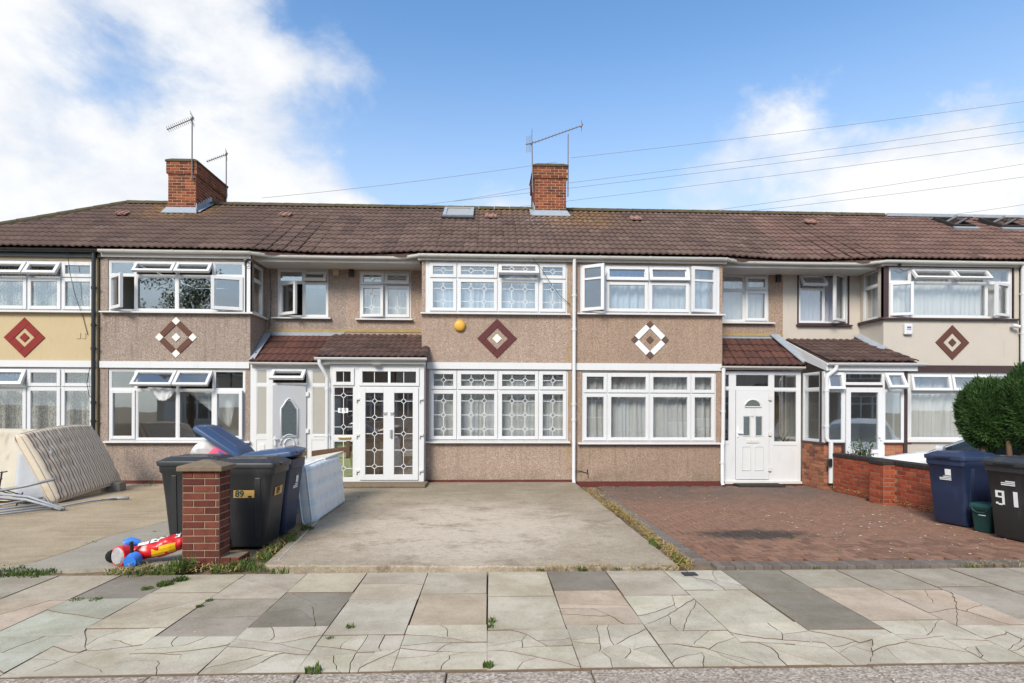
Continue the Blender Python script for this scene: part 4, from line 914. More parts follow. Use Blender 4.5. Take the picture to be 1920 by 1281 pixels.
# porch of C
YC = -.40
porch_roof(hC, -5.50, -3.20, YC - .17, 2.72, BAYD - .01, 3.34, 6, 'tileMoss', seed=6)
mb = MB(); mb.box(-5.2, -3.40, BAYD - .012, BAYD - .001, 3.42, 3.49); mb.build('mortar_fillet', MAT['mortarband'], hC)
XL = [-5.24, -4.73, -4.62, -4.01, -3.37, -3.26]
bars = [(-5.24, -5.17, .08, 2.58), (-4.745, -4.615, .08, 2.58), (-3.375, -3.262, .08, 2.58), (-5.17, -4.745, 2.48, 2.58), (-4.615, -3.375, 2.48, 2.58), (-5.17, -4.745, 2.10, 2.14), (-4.615, -3.375, 2.085, 2.13), (-5.17, -4.745, .95, 1.06), (-5.17, -4.745, .08, .16), (-4.615, -3.375, .08, .12)]
pf = glaze(hC, 'porch_front', bars, [dict(r=(-5.17, -4.745, 2.14, 2.48), k='sash', w=.06), dict(r=(-4.615, -3.375, 2.13, 2.48), k='sash', w=.055),
      dict(r=(-5.17, -4.745, 1.06, 2.10), k='fixed', lead=(1, 3)), dict(r=(-5.17, -4.745, .16, .95), k='fixed', lead=(1, 2)),
      dict(r=(-4.60, -4.008, .13, 2.075), k='sash', w=.105, lead=(1, 5)), dict(r=(-3.992, -3.39, .13, 2.075), k='sash', w=.105, lead=(1, 5))], ident(YC))
mb = MB()
for x in (-4.31, -3.69): mb.box(x - .006, x + .006, YC - .014, YC - .004, 2.19, 2.42)
mb.box(-4.02, -3.97, YC - .03, YC - .005, 2.18, 2.43); mb.box(-4.965, -4.955, YC - .014, YC - .004, 2.20, 2.42)
mb.build('glazing_bar', MAT['lead_strip'], pf)
mb = MB(); mb.box(-5.06, -4.80, YC - .045, YC - .005, .995, 1.04); mb.build('letter_slot', MAT['brass'], pf, bevel=.006)
mb = MB(); mb.box(-5.17, -4.75, YC + .10, YC + .12, .10, .95); mb.build('green_panel', MAT['green'], pf)
mb = MB(); mb.box(-5.07, -4.86, YC - .018, YC - .012, 1.545, 1.645); o = mb.build('number_plate', MAT['white'], pf)
mb = MB(); text_mb('8 9', .115, mb, lambda x, y, z: (-4.965 + x, YC - .0195 - z * .3, 1.595 + y)); mb.build('house_number', MAT['ink'], pf)
mb = MB()
for x in (-4.07, -3.93): mb.box(x - .035, x + .035, YC - .05, YC - .03, 1.50, 1.57)
mb.build('door_lock', MAT['metal'], pf, bevel=.008)
mb = MB(); mb.box(-3.97, -3.93, YC - .075, YC - .035, 1.02, 1.2); mb.build('door_handle', MAT['metal'], pf, bevel=.01)
mb = MB()
for x in (-4.66, -3.33):
    for z in (1.82, 1.06, .30): mb.box(x - .03, x + .05, YC - .045, YC - .008, z, z + .035); mb.box(x - .03, x - .01, YC - .045, YC - .008, z - .05, z)
mb.build('hinge', MAT['upvc2'], pf)
mb = MB(); mb.box(-3.30, -3.262, YC + .07, -.02, .08, 2.6); mb.box(-5.24, -5.20, YC + .07, BAYD, .08, 2.6); mb.build('porch_side', MAT['upvc'], hC)
fascia(hC, -5.44, -3.22, YC - .10, 2.58, 2.69, 'upvc2', YC); gutter(hC, [(-5.52, YC - .17, 2.705), (-3.19, YC - .17, 2.71)], 'upvc', .05)
downpipe(hC, [(-5.42, YC - .17, 2.66), (-5.42, YC - .17, 2.58), (-5.30, YC - .06, 2.33), (-5.29, YC - .05, 2.28), (-5.29, YC - .05, .75), (-5.29, YC - .05, .68), (-5.22, YC - .09, .64), (-5.22, YC - .09, .1)], 'upvc', .040, [(-5.29, YC - .05, z) for z in (2.05, 1.05)])
mb = MB(); mb.tube([(-4.25, YC - .11, 2.57), (-4.25, YC - .11, 2.545)], [.09, .06], 14); mb.build('porch_lamp', MAT['upvc2'], hC)
mb = MB(); mb.box(-5.20, -3.17, -.97, YC + .08, .02, .085); mb.build('door_step', MAT['capstone'], hC, bevel=.02); mb = MB(); mb.box(-5.12, -3.22, -.90, YC + .05, -.05, .02); mb.build('step_base', MAT['coping'], hC)
rC = main_roof(hC, -5.2, .0, (-3.36, .05), 'tile', seed=3, skip=[(-3.15, -2.3, 2.35, 3.05), (-.55, .2, 2.7, 3.6)])
ridge_line(hC, [(-5.2, RY, RZ + .06), (.0, RY, RZ + .06)])
# skylight of C
def on_roof(x, y, up=0.): return (x, y - up * math.sin(PM), RZ - (RY - y) * math.tan(PM) + up * math.cos(PM))
def roof_box(mb, x0, x1, y0, y1, u0, u1, mi=0):
    P = [on_roof(x0, y0, u0), on_roof(x1, y0, u0), on_roof(x1, y1, u0), on_roof(x0, y1, u0), on_roof(x0, y0, u1), on_roof(x1, y0, u1), on_roof(x1, y1, u1), on_roof(x0, y1, u1)]
    mb.add(P, [(3, 2, 1, 0), (4, 5, 6, 7), (0, 1, 5, 4), (1, 2, 6, 5), (2, 3, 7, 6), (3, 0, 4, 7)], mi)
mb = MB(); x0, x1, y0, y1 = -3.10, -2.30, 2.50, 3.32
for a in ((x0, x0 + .08, y0, y1), (x1 - .08, x1, y0, y1), (x0 + .08, x1 - .08, y0, y0 + .08), (x0 + .08, x1 - .08, y1 - .08, y1)): roof_box(mb, *a, .0, .13)
sk = mb.build('skylight', MAT['lead'], hC)
mb = MB(); roof_box(mb, x0 + .08, x1 - .08, y0 + .08, y1 - .08, .06, .10); mb.build('pane', MAT['milk'], sk)
mb = MB(); roof_box(mb, x0 - .04, x1 + .04, y0 - .10, y0 - .002, .02, .085); mb.build('flashing', MAT['black'], sk)

# ---- house D: bay on the left, white door 91
hD = thing('terraced_house', 'brown pebbledashed terraced house with white-cornered diamond and white panelled front door', 'house', (2.6, 0, 0), group='houses of the terrace')
cDu = [.142, .713, 1.683, 2.614, 3.26]; cDg = [.194, .765, 1.713, 2.653, 3.223]; zDu, zDg = (3.783, 4.496, 4.865), (.905, 1.994, 2.465)
house_shell(hD, MAT['pebD'], (.02, 3.36), None, (3.36, 5.18), (cDg[0], cDg[-1], zDg[0], zDg[2]), (cDu[0], cDu[-1] + .04, zDu[0], zDu[2]), (3.675, 4.839, 3.737, 4.875))
grid_window(hD, 'window', cDu, zDu, ident(.03), {(0, 2): S(h='L', a=31, w=.06), (1, 0): S(w=.06), (2, 0): S(w=.06), (1, 1): S(h='T', a=9, w=.06), (2, 1): S(h='T', a=14, w=.06), (3, 2): S(h='R', a=9, w=.06)})
mb = MB(); mb.box(.30, .31, .02, .03, 4.40, 4.41); mb.box(cDu[-1], cDu[-1] + .045, .02, .09, zDu[0], zDu[2]); mb.build('corner_post', MAT['upvc'], hD)
grid_window(hD, 'window', cDg, zDg, ident(.03), all_sash(4, w=.06))
# transom bars within the two tall side casements
fL = rot_fn((.187, .688, 3.828, 4.82), 'L', 31); fR = rot_fn((2.639, 3.215, 3.828, 4.82), 'R', 9)
mb = MB(); mb.box(.245, .63, -.034, .02, 4.50, 4.545, 0, lambda u, d, z: (lambda p: (p[0], .03 + p[1], p[2]))(fL(u, d, z))); mb.box(2.70, 3.155, -.034, .02, 4.50, 4.545, 0, lambda u, d, z: (lambda p: (p[0], .03 + p[1], p[2]))(fR(u, d, z))); mb.build('glazing_bar', MAT['upvc'], hD)
sill(hD, .07, 3.40, zDu[0], 0); sill(hD, .10, 3.31, zDg[0], 0); band(hD, .045, 3.33, 2.505, 2.66)
diamond(hD, 1.716, 3.19, .43, 'corner_brown')
grid_window(hD, 'window', [3.675, 4.248, 4.839], (3.737, 4.50, 4.875), ident(BAYD + .03), {(0, 0): F(w=.018), (0, 1): F(), (1, 0): S(w=.055), (1, 1): S(w=.055)}); sill(hD, 3.64, 4.95, 3.737, BAYD)
fascia(hD, .0, 3.42, -.06, 4.90, 5.0, 'upvc2', .1); fascia(hD, 3.42, 5.18, .15, 4.87, 5.0, 'upvc', BAYD + .02)
mb = MB(); mb.box(3.42, 3.44, -.06, .15, 4.90, 5.0); mb.build('fascia', MAT['upvc2'], hD)
gutter(hD, [(.0, -.125, 5.01), (3.36, -.125, 5.01), (3.41, -.10, 5.008), (3.71, .06, 5.0), (3.79, .09, 4.99), (5.18, .09, 4.985)])
mb = MB(); mb.box(5.0, 5.11, BAYD - .06, BAYD, 4.70, 4.88); mb.build('vent_grille', MAT['black'], hD)
plinth(hD, .045, 3.33, 0, -.2, .03)
mb = MB(); mb.box(3.4, 5.18, BAYD - .012, BAYD - .001, 3.40, 3.46); mb.build('mortar_fillet', MAT['mortarband'], hD)
porch_roof(hD, 3.38, 5.28, -.06, 2.63, BAYD - .01, 3.31, 4, 'tileRed', seed=8, verge_fn=lambda x, y: x > 5.26 - (y + .06) * .30)
mb = MB(); mb.prism([(5.16, -.08, 2.70), (4.86, BAYD - .03, 3.42), (5.06, BAYD - .03, 3.43), (5.30, -.08, 2.71)], (0, 0, .025)); mb.box(3.38, 4.95, BAYD - .035, BAYD - .004, 3.34, 3.385); mb.build('flashing', MAT['lead'], hD)
YD = .05
bars = [(3.38, 3.43, .02, 2.50), (3.55, 3.68, .02, 2.50), (4.46, 4.56, .02, 2.50), (5.10, 5.19, .02, 2.50), (3.43, 3.55, 2.44, 2.50), (3.68, 4.46, 2.44, 2.50), (4.56, 5.10, 2.44, 2.50), (3.43, 3.55, 2.09, 2.14), (3.68, 4.46, 2.08, 2.15), (4.56, 5.10, 2.07, 2.12), (3.43, 3.55, .85, .92), (4.56, 5.10, .83, .90), (3.68, 4.46, .02, .06)]
pf = glaze(hD, 'porch_front', bars, [dict(r=(3.43, 3.55, 2.14, 2.44), k='fixed'), dict(r=(3.43, 3.55, .92, 2.09), k='fixed'), dict(r=(3.68, 4.46, 2.15, 2.44), k='fixed'), dict(r=(4.56, 5.10, 2.12, 2.44), k='fixed'), dict(r=(4.56, 5.10, .90, 2.07), k='fixed')], ident(YD), glass='glass2')
for a_ in ((3.43, 3.55, YD, YD + .04, .02, .85), (4.56, 5.10, YD, YD + .04, .02, .83)): mb = MB(); mb.box(*a_); mb.build('porch_panel', MAT['upvc'], hD)
mb = MB(); mb.box(3.69, 4.45, YD - .03, YD + .03, .065, 2.075); dD = mb.build('door', MAT['upvc'], hD, bevel=.006)
mb = MB()
dm = 4.07
half = [(dm + .185 * math.cos(math.pi * k / 10), YD - .036, 1.70 + .165 * math.sin(math.pi * k / 10)) for k in range(11)]
mb.prism(half, (0, .004, 0)); mb.box(dm - .205, dm - .075, YD - .036, YD - .032, 1.06, 1.48); mb.box(dm + .075, dm + .205, YD - .036, YD - .032, 1.06, 1.48); mb.build('door_glass', MAT['frost'], dD)
mb = MB(); mb.tube(half + half[:1], .016, 6)
for s_ in (-1, 1):
    for (a, b, p, q) in ((.06, .22, 1.045, 1.495), (.05, .24, .27, .80)):
        xa, xb = sorted((dm + s_ * a, dm + s_ * b)); mb.tube([(xa, YD - .032, p), (xb, YD - .032, p), (xb, YD - .032, q), (xa, YD - .032, q), (xa, YD - .032, p)], .012, 4)
mb.build('moulding', MAT['upvc2'], dD)
mb = MB(); mb.box(dm - .14, dm + .14, YD - .045, YD - .03, .885, .955); mb.build('letter_slot', MAT['upvc2'], dD, bevel=.005)
mb = MB(); text_mb('91', .07, mb, lambda x, y, z: (dm + x, YD - .034 - z * .3, 1.505 - .03 + y)); mb.build('house_number', MAT['brass'], dD)
mb = MB(); mb.box(3.71, 3.745, YD - .045, YD - .03, 1.02, 1.26); mb.box(3.72, 3.84, YD - .08, YD - .055, 1.10, 1.125); mb.build('door_handle', MAT['white'], dD)
mb = MB()
for z in (1.85, 1.05, .25): mb.box(4.42, 4.50, YD - .05, YD - .008, z, z + .09)
mb.build('hinge', MAT['upvc2'], hD)
fascia(hD, 3.38, 5.20, -.02, 2.53, 2.61, 'upvc', YD); gutter(hD, [(3.30, -.075, 2.61), (5.22, -.075, 2.605)], 'upvc2', .045)
downpipe(hD, [(3.36, -.075, 2.56), (3.36, -.075, 2.5), (3.36, -.06, .98), (3.36, -.06, .90), (3.33, -.10, .84), (3.33, -.10, .02), (3.33, -.14, -.05)], 'upvc', .042, [(3.36, -.06, 1.6), (3.33, -.10, .45)])
mb = MB(); mb.box(3.42, 5.19, -.03, YD + .1, -.03, .02); mb.build('threshold', MAT['upvc2'], hD); mb = MB(); mb.box(3.42, 5.19, -.01, YD + .1, -.16, -.03); mb.build('step_base', MAT['redpaint'], hD)
mb = MB(); mb.box(3.60, 4.62, -.40, -.031, -.12, -.01); mb.build('door_step', MAT['coping'], hD, bevel=.01)
rD = main_roof(hD, .0, 5.18, (-.05, 3.36), 'tile', seed=5, skip=[(-.55, .2, 2.7, 3.6)])
ridge_line(hD, [(.0, RY, RZ + .06), (5.18, RY, RZ + .06)])

# ---- house E: grey-beige render with brown trim
hE = thing('terraced_house', 'grey-beige rendered terraced house with dark brown trim and projecting brick-based porch', 'house', (7.7, 0, 0), group='houses of the terrace')
cEu = [7.14, 7.716, 8.70, 9.53, 10.10]; zEu, zEg = (3.75, 4.553, 4.89), (.957, 2.06, 2.49)
house_shell(hE, MAT['rendE'], (7.08, 10.27), None, (5.18, 7.08), (7.30, 10.12, zEg[0], zEg[2]), (7.20, 10.12, zEu[0], zEu[2]), (5.571, 6.775, 3.726, 4.93), sidewin=True)
zz = zEu
bars = [(7.20, 7.245, zz[0], zz[2]), (10.06, 10.12, zz[0], zz[2]), (7.245, 10.06, zz[0], zz[0] + .045), (7.245, 10.06, zz[2] - .045, zz[2]), (7.69, 7.74, zz[0] + .045, zz[2] - .045), (9.505, 9.555, zz[0] + .045, zz[2] - .045), (8.675, 8.725, zz[1] + .025, zz[2] - .045), (7.245, 7.69, zz[1] - .025, zz[1] + .025), (7.74, 9.505, zz[1] - .025, zz[1] + .025), (9.555, 10.06, zz[1] - .025, zz[1] + .025)]
glaze(hE, 'window', bars, [dict(r=(7.245, 7.69, zz[0] + .045, zz[1] - .025), k='sash', h='L', a=20), dict(r=(7.245, 7.69, zz[1] + .025, zz[2] - .045), k='fixed'), dict(r=(7.74, 8.675, zz[1] + .025, zz[2] - .045), k='sash', h='T', a=40, w=.04), dict(r=(8.725, 9.505, zz[1] + .025, zz[2] - .045), k='sash', h='T', a=40, w=.04),
      dict(r=(7.74, 9.505, zz[0] + .045, zz[1] - .025), k='fixed'), dict(r=(9.555, 10.06, zz[0] + .045, zz[1] - .025), k='sash', h='R', a=22), dict(r=(9.555, 10.06, zz[1] + .025, zz[2] - .045), k='fixed')], ident(.03))
mb = MB(); mb.box(7.08, 7.20, -.004, .09, zEu[0], zEu[2]); mb.build('corner_post', MAT['brown'], hE)
glaze(hE, 'window', [(.09, .13, zz[0], zz[2]), (BAYD - .16, BAYD - .12, zz[0], zz[2]), (.13, BAYD - .16, zz[0], zz[0] + .04), (.13, BAYD - .16, zz[2] - .04, zz[2]), (.13, BAYD - .16, 4.50, 4.55)],
      [dict(r=(.13, BAYD - .16, zz[0] + .04, 4.50), k='fixed'), dict(r=(.13, BAYD - .16, 4.55, zz[2] - .04), k='fixed')], facing_nx(7.10))
sill(hE, 7.0, 10.22, zEu[0], 0, 'brown', .07, .06); mb = MB(); mb.box(7.01, 7.08, -.068, BAYD - .02, zEu[0] - .06, zEu[0] - .008); mb.build('window_sill', MAT['brown'], hE)
mb = MB(); mb.box(10.12, 10.15, -.012, .05, zEu[0], zEu[2] + .03); mb.box(7.10, 10.12, -.010, .02, zEu[2] + .002, zEu[2] + .03); mb.build('window_trim', MAT['brown'], hE)
zg = zEg
bars = [(7.30, 7.345, zg[0], zg[2]), (10.07, 10.12, zg[0], zg[2]), (7.345, 10.07, zg[0], zg[0] + .05), (7.345, 10.07, zg[2] - .05, zg[2]), (7.66, 7.74, zg[0] + .05, zg[2] - .05), (9.53, 9.58, zg[0] + .05, zg[2] - .05), (7.345, 7.66, 2.03, 2.09), (7.74, 9.53, 2.03, 2.09), (9.58, 10.07, 2.03, 2.09), (8.65, 8.70, 2.09, zg[2] - .05)]
glaze(hE, 'window', bars, [dict(r=(7.345, 7.66, zg[0] + .05, 2.03), k='fixed'), dict(r=(7.345, 7.66, 2.09, zg[2] - .05), k='fixed'), dict(r=(7.74, 8.65, 2.09, zg[2] - .05), k='sash', h='T', a=12), dict(r=(8.70, 9.53, 2.09, zg[2] - .05), k='sash', h='T', a=12), dict(r=(7.74, 9.53, zg[0] + .05, 2.03), k='fixed'), dict(r=(9.58, 10.07, zg[0] + .05, 2.03), k='fixed'), dict(r=(9.58, 10.07, 2.09, zg[2] - .05), k='fixed')], ident(.03))
sill(hE, 7.08, 10.2, zEg[0], 0, 'upvc', .06); band(hE, 7.05, 10.24, 2.51, 2.66, 'brown')
diamond(hE, 8.69, 3.184, .40, 'brown')
mb = MB(); ring(mb, 5.53, 6.815, 3.69, 4.965, -.01, .05, .038, ident(BAYD)); mb.build('window_trim', MAT['brown'], hE)
glaze(hE, 'window', [(5.571, 5.61, 3.73, 4.925), (6.735, 6.775, 3.73, 4.925), (5.61, 6.735, 3.73, 3.77), (5.61, 6.735, 4.885, 4.925), (6.18, 6.225, 3.77, 4.885), (5.61, 6.18, 4.53, 4.575)],
      [dict(r=(5.61, 6.18, 3.77, 4.53), k='fixed'), dict(r=(5.61, 6.18, 4.575, 4.885), k='sash', h='T', a=36, w=.035), dict(r=(6.225, 6.735, 3.77, 4.885), k='sash', h='R', a=33)], ident(BAYD + .03))
sill(hE, 5.50, 6.86, 3.70, BAYD, 'brown', .08, .05)
mb = MB(); mb.box(7.53, 7.72, -.075, .005, 3.35, 3.60); o = mb.build('bell_box', MAT['upvc'], hE, bevel=.025, seg=3); o['label'] = 'square white alarm box'
mb = MB(); mb.box(7.58, 7.67, -.078, -.0755, 3.49, 3.53); mb.box(7.575, 7.675, -.078, -.0755, 3.455, 3.467); mb.build('bell_box_print', plain('blue_print', (.12, .08, .30), .5), o)
fascia(hE, 7.02, 10.27, -.06, 4.91, 5.0, 'upvc2', .1); fascia(hE, 5.18, 7.02, .15, 4.87, 5.0, 'upvc2', BAYD + .02)
mb = MB(); mb.box(7.0, 7.02, -.06, .15, 4.91, 5.0); mb.build('fascia', MAT['upvc2'], hE)
gutter(hE, [(5.18, .09, 4.985), (6.64, .09, 4.99), (6.72, .06, 5.0), (7.02, -.10, 5.008), (7.08, -.125, 5.01), (10.35, -.125, 5.0)])
mb = MB(); mb.tube([(10.08, -.01, 3.56), (10.08, -.07, 3.56)], .028, 10); mb.tube([(10.02, -.10, 3.575), (10.17, -.13, 3.54)], [.042, .038], 12); o = mb.build('security_camera', MAT['upvc'], hE, auto=40); o['label'] = 'white security camera'
mb = MB(); mb.tube([(10.165, -.131, 3.541), (10.175, -.133, 3.539)], .034, 12); mb.build('camera_lens', MAT['black'], o)
mb = MB(); mb.tube([(7.40, -.03, 4.93), (7.40, -.10, 4.92)], .03, 8); mb.tube([(7.40 + .02 * k, -.05, 4.87 - .08 * math.sin(math.pi * k / 14)) for k in range(15)], .006, 5); mb.build('cable', MAT['black'], hE)
downpipe(hE, [(10.29, -.12, 4.95), (10.29, -.09, 4.85), (10.29, -.09, -.02)], 'upvc', .05, [(10.29, -.09, z) for z in (4.3, 3.4, 2.2)])
plinth(hE, 7.1, 10.25, 0, -.2, .03)
# porch of E
YE = -.85
porch_roof(hE, 5.24, 7.16, YE - .15, 2.66, BAYD - .01, 3.32, 7, 'tileMoss', seed=9)
mb = MB(); mb.prism([(6.92, -.10, 2.98), (6.92, BAYD - .03, 3.40), (7.08, BAYD - .03, 3.46), (7.10, -.10, 3.04)], (0, 0, .02)); mb.build('flashing', MAT['lead'], hE)
mb = MB(); mb.prism([(5.20, YE - .10, 2.46), (5.20, YE - .10, 2.62), (5.20, BAYD - .03, 3.30), (5.20, BAYD - .03, 3.02)], (.03, 0, 0)); mb.build('bargeboard', MAT['upvc'], hE)
mb = MB()
for z in (.055, .11): mb.prism([(5.196, YE - .08, 2.46 + z), (5.196, YE - .08, 2.468 + z), (5.196, BAYD - .05, 3.12 + z * 1.3), (5.196, BAYD - .05, 3.11 + z * 1.3)], (.004, 0, 0))
mb.build('bargeboard_groove', MAT['upvc2'], hE)
def bz(mb, *a): mb.box(*a)
bars = [(5.20, 5.245, .95, 2.46), (5.60, 5.66, .95, 2.46), (6.475, 6.52, .0, 2.46), (6.90, 6.94, .95, 2.46), (5.245, 5.60, 2.42, 2.46), (5.66, 6.475, 2.42, 2.46), (6.52, 6.90, 2.42, 2.46), (5.245, 5.60, 2.03, 2.08), (6.52, 6.90, 2.03, 2.08), (5.66, 6.475, 2.17, 2.21), (5.245, 5.60, .95, .99), (6.52, 6.90, .95, .99)]
pf = glaze(hE, 'porch_front', bars, [dict(r=(5.245, 5.60, 2.08, 2.42), k='sash', h='T', a=14), dict(r=(5.245, 5.60, .99, 2.03), k='fixed', w=.05), dict(r=(6.52, 6.90, 2.08, 2.42), k='sash', h='T', a=30), dict(r=(6.52, 6.90, .99, 2.03), k='fixed'), dict(r=(5.66, 6.475, 2.21, 2.42), k='fixed')], ident(YE), glass='glass2')
mb = MB(); mb.box(5.66, 6.475, YE - .01, YE + .05, 2.125, 2.17); mb.box(6.94, 7.02, YE - .01, YE + .07, -.06, 2.5); mb.box(5.60, 5.66, YE - .005, YE + .07, -.06, .95); mb.box(5.20, 5.26, YE + .07, YE + .16, .95, 2.46); mb.box(5.19, 5.64, YE - .02, YE + .12, .91, .95); mb.box(6.50, 7.10, YE - .02, YE + .12, .91, .95); mb.build('porch_trim', MAT['brown'], hE)
mb = MB(); ring(mb, 5.67, 6.465, .0, 2.115, -.03, .02, .10, ident(YE)); mb.box(5.77, 6.365, YE - .03, YE + .02, .72, .80); mb.box(5.77, 6.365, YE - .01, YE + .02, .10, .72); mb.box(5.79, 6.345, YE - .025, YE - .01, .16, .66); dE = mb.build('door', MAT['upvc'], hE)
mb = MB(); mb.box(5.77, 6.365, YE, YE + .006, .80, 2.015); mb.build('pane', MAT['glass2'], dE)
mb = MB(); mb.box(5.93, 6.19, YE - .045, YE - .03, .735, .785); mb.build('letter_slot', MAT['metal'], dE, bevel=.004)
mb = MB(); mb.box(6.40, 6.43, YE - .06, YE - .03, 1.0, 1.12); mb.box(6.36, 6.43, YE - .075, YE - .055, 1.06, 1.08); mb.build('door_handle', MAT['white'], dE)
# left flank of the porch: glazed above a dwarf wall
glaze(hE, 'porch_side', [(YE + .16, YE + .19, .95, 2.46), (-.06, .0, .95, 2.46), (YE + .19, -.06, 2.42, 2.46), (YE + .19, -.06, 2.06, 2.11), (YE + .19, -.06, .95, .99)], [dict(r=(YE + .19, -.06, 2.11, 2.42), k='fixed'), dict(r=(YE + .19, -.06, .99, 2.06), k='fixed')], facing_nx(5.22), glass='glass2')
mb = MB(); mb.box(5.219, 5.59, YE + .014, YE + .10, -.12, .905); mb.box(6.53, 6.935, YE + .014, YE + .10, -.12, .905); mb.box(5.219, 5.32, YE + .10, .05, -.12, .905); dw = mb.build('dwarf_wall', MAT['mortar'], hE)
rb = random.Random(21)
brick_face(dw, BM, (5.21, YE + .012, -.06), (1, 0, 0), 0, 13, (0, -1, 0), mat=MAT['brickPorch'], L=.39, rr=rb); brick_face(dw, BM, (6.525, YE + .012, -.06), (1, 0, 0), 0, 13, (0, -1, 0), mat=MAT['brickPorch'], L=.41, rr=rb); brick_face(dw, BM, (5.217, YE + .02, -.06), (0, 1, 0), 0, 13, (-1, 0, 0), mat=MAT['brickPorch'], L=.86, rr=rb)
mb = MB(); mb.box(5.195, 5.26, YE + .02, .04, .91, .945); mb.build('porch_sill', MAT['brown'], hE)
fascia(hE, 5.25, 7.20, YE - .06, 2.47, 2.60, 'upvc', YE); gutter(hE, [(5.20, YE - .12, 2.625), (7.33, YE - .12, 2.63)], 'upvc', .05)
downpipe(hE, [(5.40, YE - .12, 2.58), (5.40, YE - .11, 2.50), (5.24, YE - .07, 2.36), (5.23, YE - .06, 2.30), (5.23, YE - .06, 1.06), (5.25, YE - .06, 1.0), (5.31, YE - .08, .96), (5.31, YE - .08, .1)], 'upvc', .045, [(5.23, YE - .06, z) for z in (2.05, 1.3)])
rE = main_roof(hE, 5.18, 10.32, (7.08, 10.4), 'tileE', seed=7)
ridge_line(hE, [(5.18, RY, RZ + .06), (9.50, RY, RZ + .06)]); 
# ---- house F: only a sliver and its roof with two opened roof windows
hF = thing('terraced_house', 'terraced house at the right edge, two opened roof windows in its red-brown tiles', 'house', (13, 0, 0), group='houses of the terrace')
house_shell(hF, MAT['rendE'], (10.33, 13.5), None, (13.5, 15.5), (10.5, 13.3, .95, 2.49), (10.5, 13.3, 3.75, 4.89), (13.9, 15.0, 3.74, 4.9))
for zt in ((3.75, 4.55, 4.89), (.95, 2.06, 2.49)): grid_window(hF, 'window', [10.5, 11.2, 11.9, 12.6, 13.3], zt, ident(.03), all_sash(4))
fascia(hF, 10.33, 13.6, -.06, 4.91, 5.0, 'upvc2', .1); gutter(hF, [(10.36, -.125, 5.0), (13.6, -.125, 5.0)])
fv = [(10.62, 11.22), (11.95, 12.60)]
rF = main_roof(hF, 10.32, 15.5, (10.3, 13.5), 'tileE', seed=8, skip=[(a, b, 2.3, 3.0) for a, b in fv], xmax=14.2)
mb = MB(); mb.box(9.50, 15.5, RY - .10, RY + 2.5, RZ + .0, RZ + .05); mb.box(9.50, 15.5, RY - .14, RY - .10, RZ - .01, RZ + .075); mb.build('dormer_edge', MAT['lead'], hF)
for a, b in fv:
    mb = MB()
    for q in ((a, a + .07, 2.35, 3.12), (b - .07, b, 2.35, 3.12), (a + .07, b - .07, 2.35, 2.43), (a + .07, b - .07, 3.04, 3.12)): roof_box(mb, *q, .0, .12)
    sk = mb.build('skylight', MAT['coping'], hF); mb = MB(); roof_box(mb, a - .03, b + .03, 2.22, 2.348, .03, .08); mb.build('flashing', MAT['lead'], sk)
    mb = MB(); c = Vector(on_roof((a + b) / 2, 2.74, .09)); cp, sp_ = math.cos(PM - R(38)), math.sin(PM - R(38))
    def sx(u, d, z, c=c, cp=cp, sp_=sp_): return (c.x + u, c.y + z * cp - d * sp_, c.z + z * sp_ + d * cp)
    ring(mb, -(b - a) / 2 + .08, (b - a) / 2 - .08, -.40, .40, -.03, .03, .06, sx); mb.build('sash', MAT['greymetal'], sk); mb = MB(); mb.box(-(b - a) / 2 + .14, (b - a) / 2 - .14, -.005, .005, -.34, .34, 0, sx); mb.build('pane', MAT['glass'], sk)

# vent tiles in the roof
for (x, y, h_) in ((-11.19, 2.31, hA), (-7.16, 2.44, hB), (-1.84, 2.60, hC), (2.04, 2.60, hD), (6.82, 2.56, hE)):
    mb = MB(); roof_box(mb, x - .15, x + .15, y - .10, y + .14, .07, .10); mb.tube([on_roof(x - .09, y - .11, .10), on_roof(x - .09, y + .14, .10)], .03, 8); mb.tube([on_roof(x + .06, y - .11, .10), on_roof(x + .06, y + .14, .10)], .03, 8); mb.build('vent_tile', MAT['tilePink'], h_)

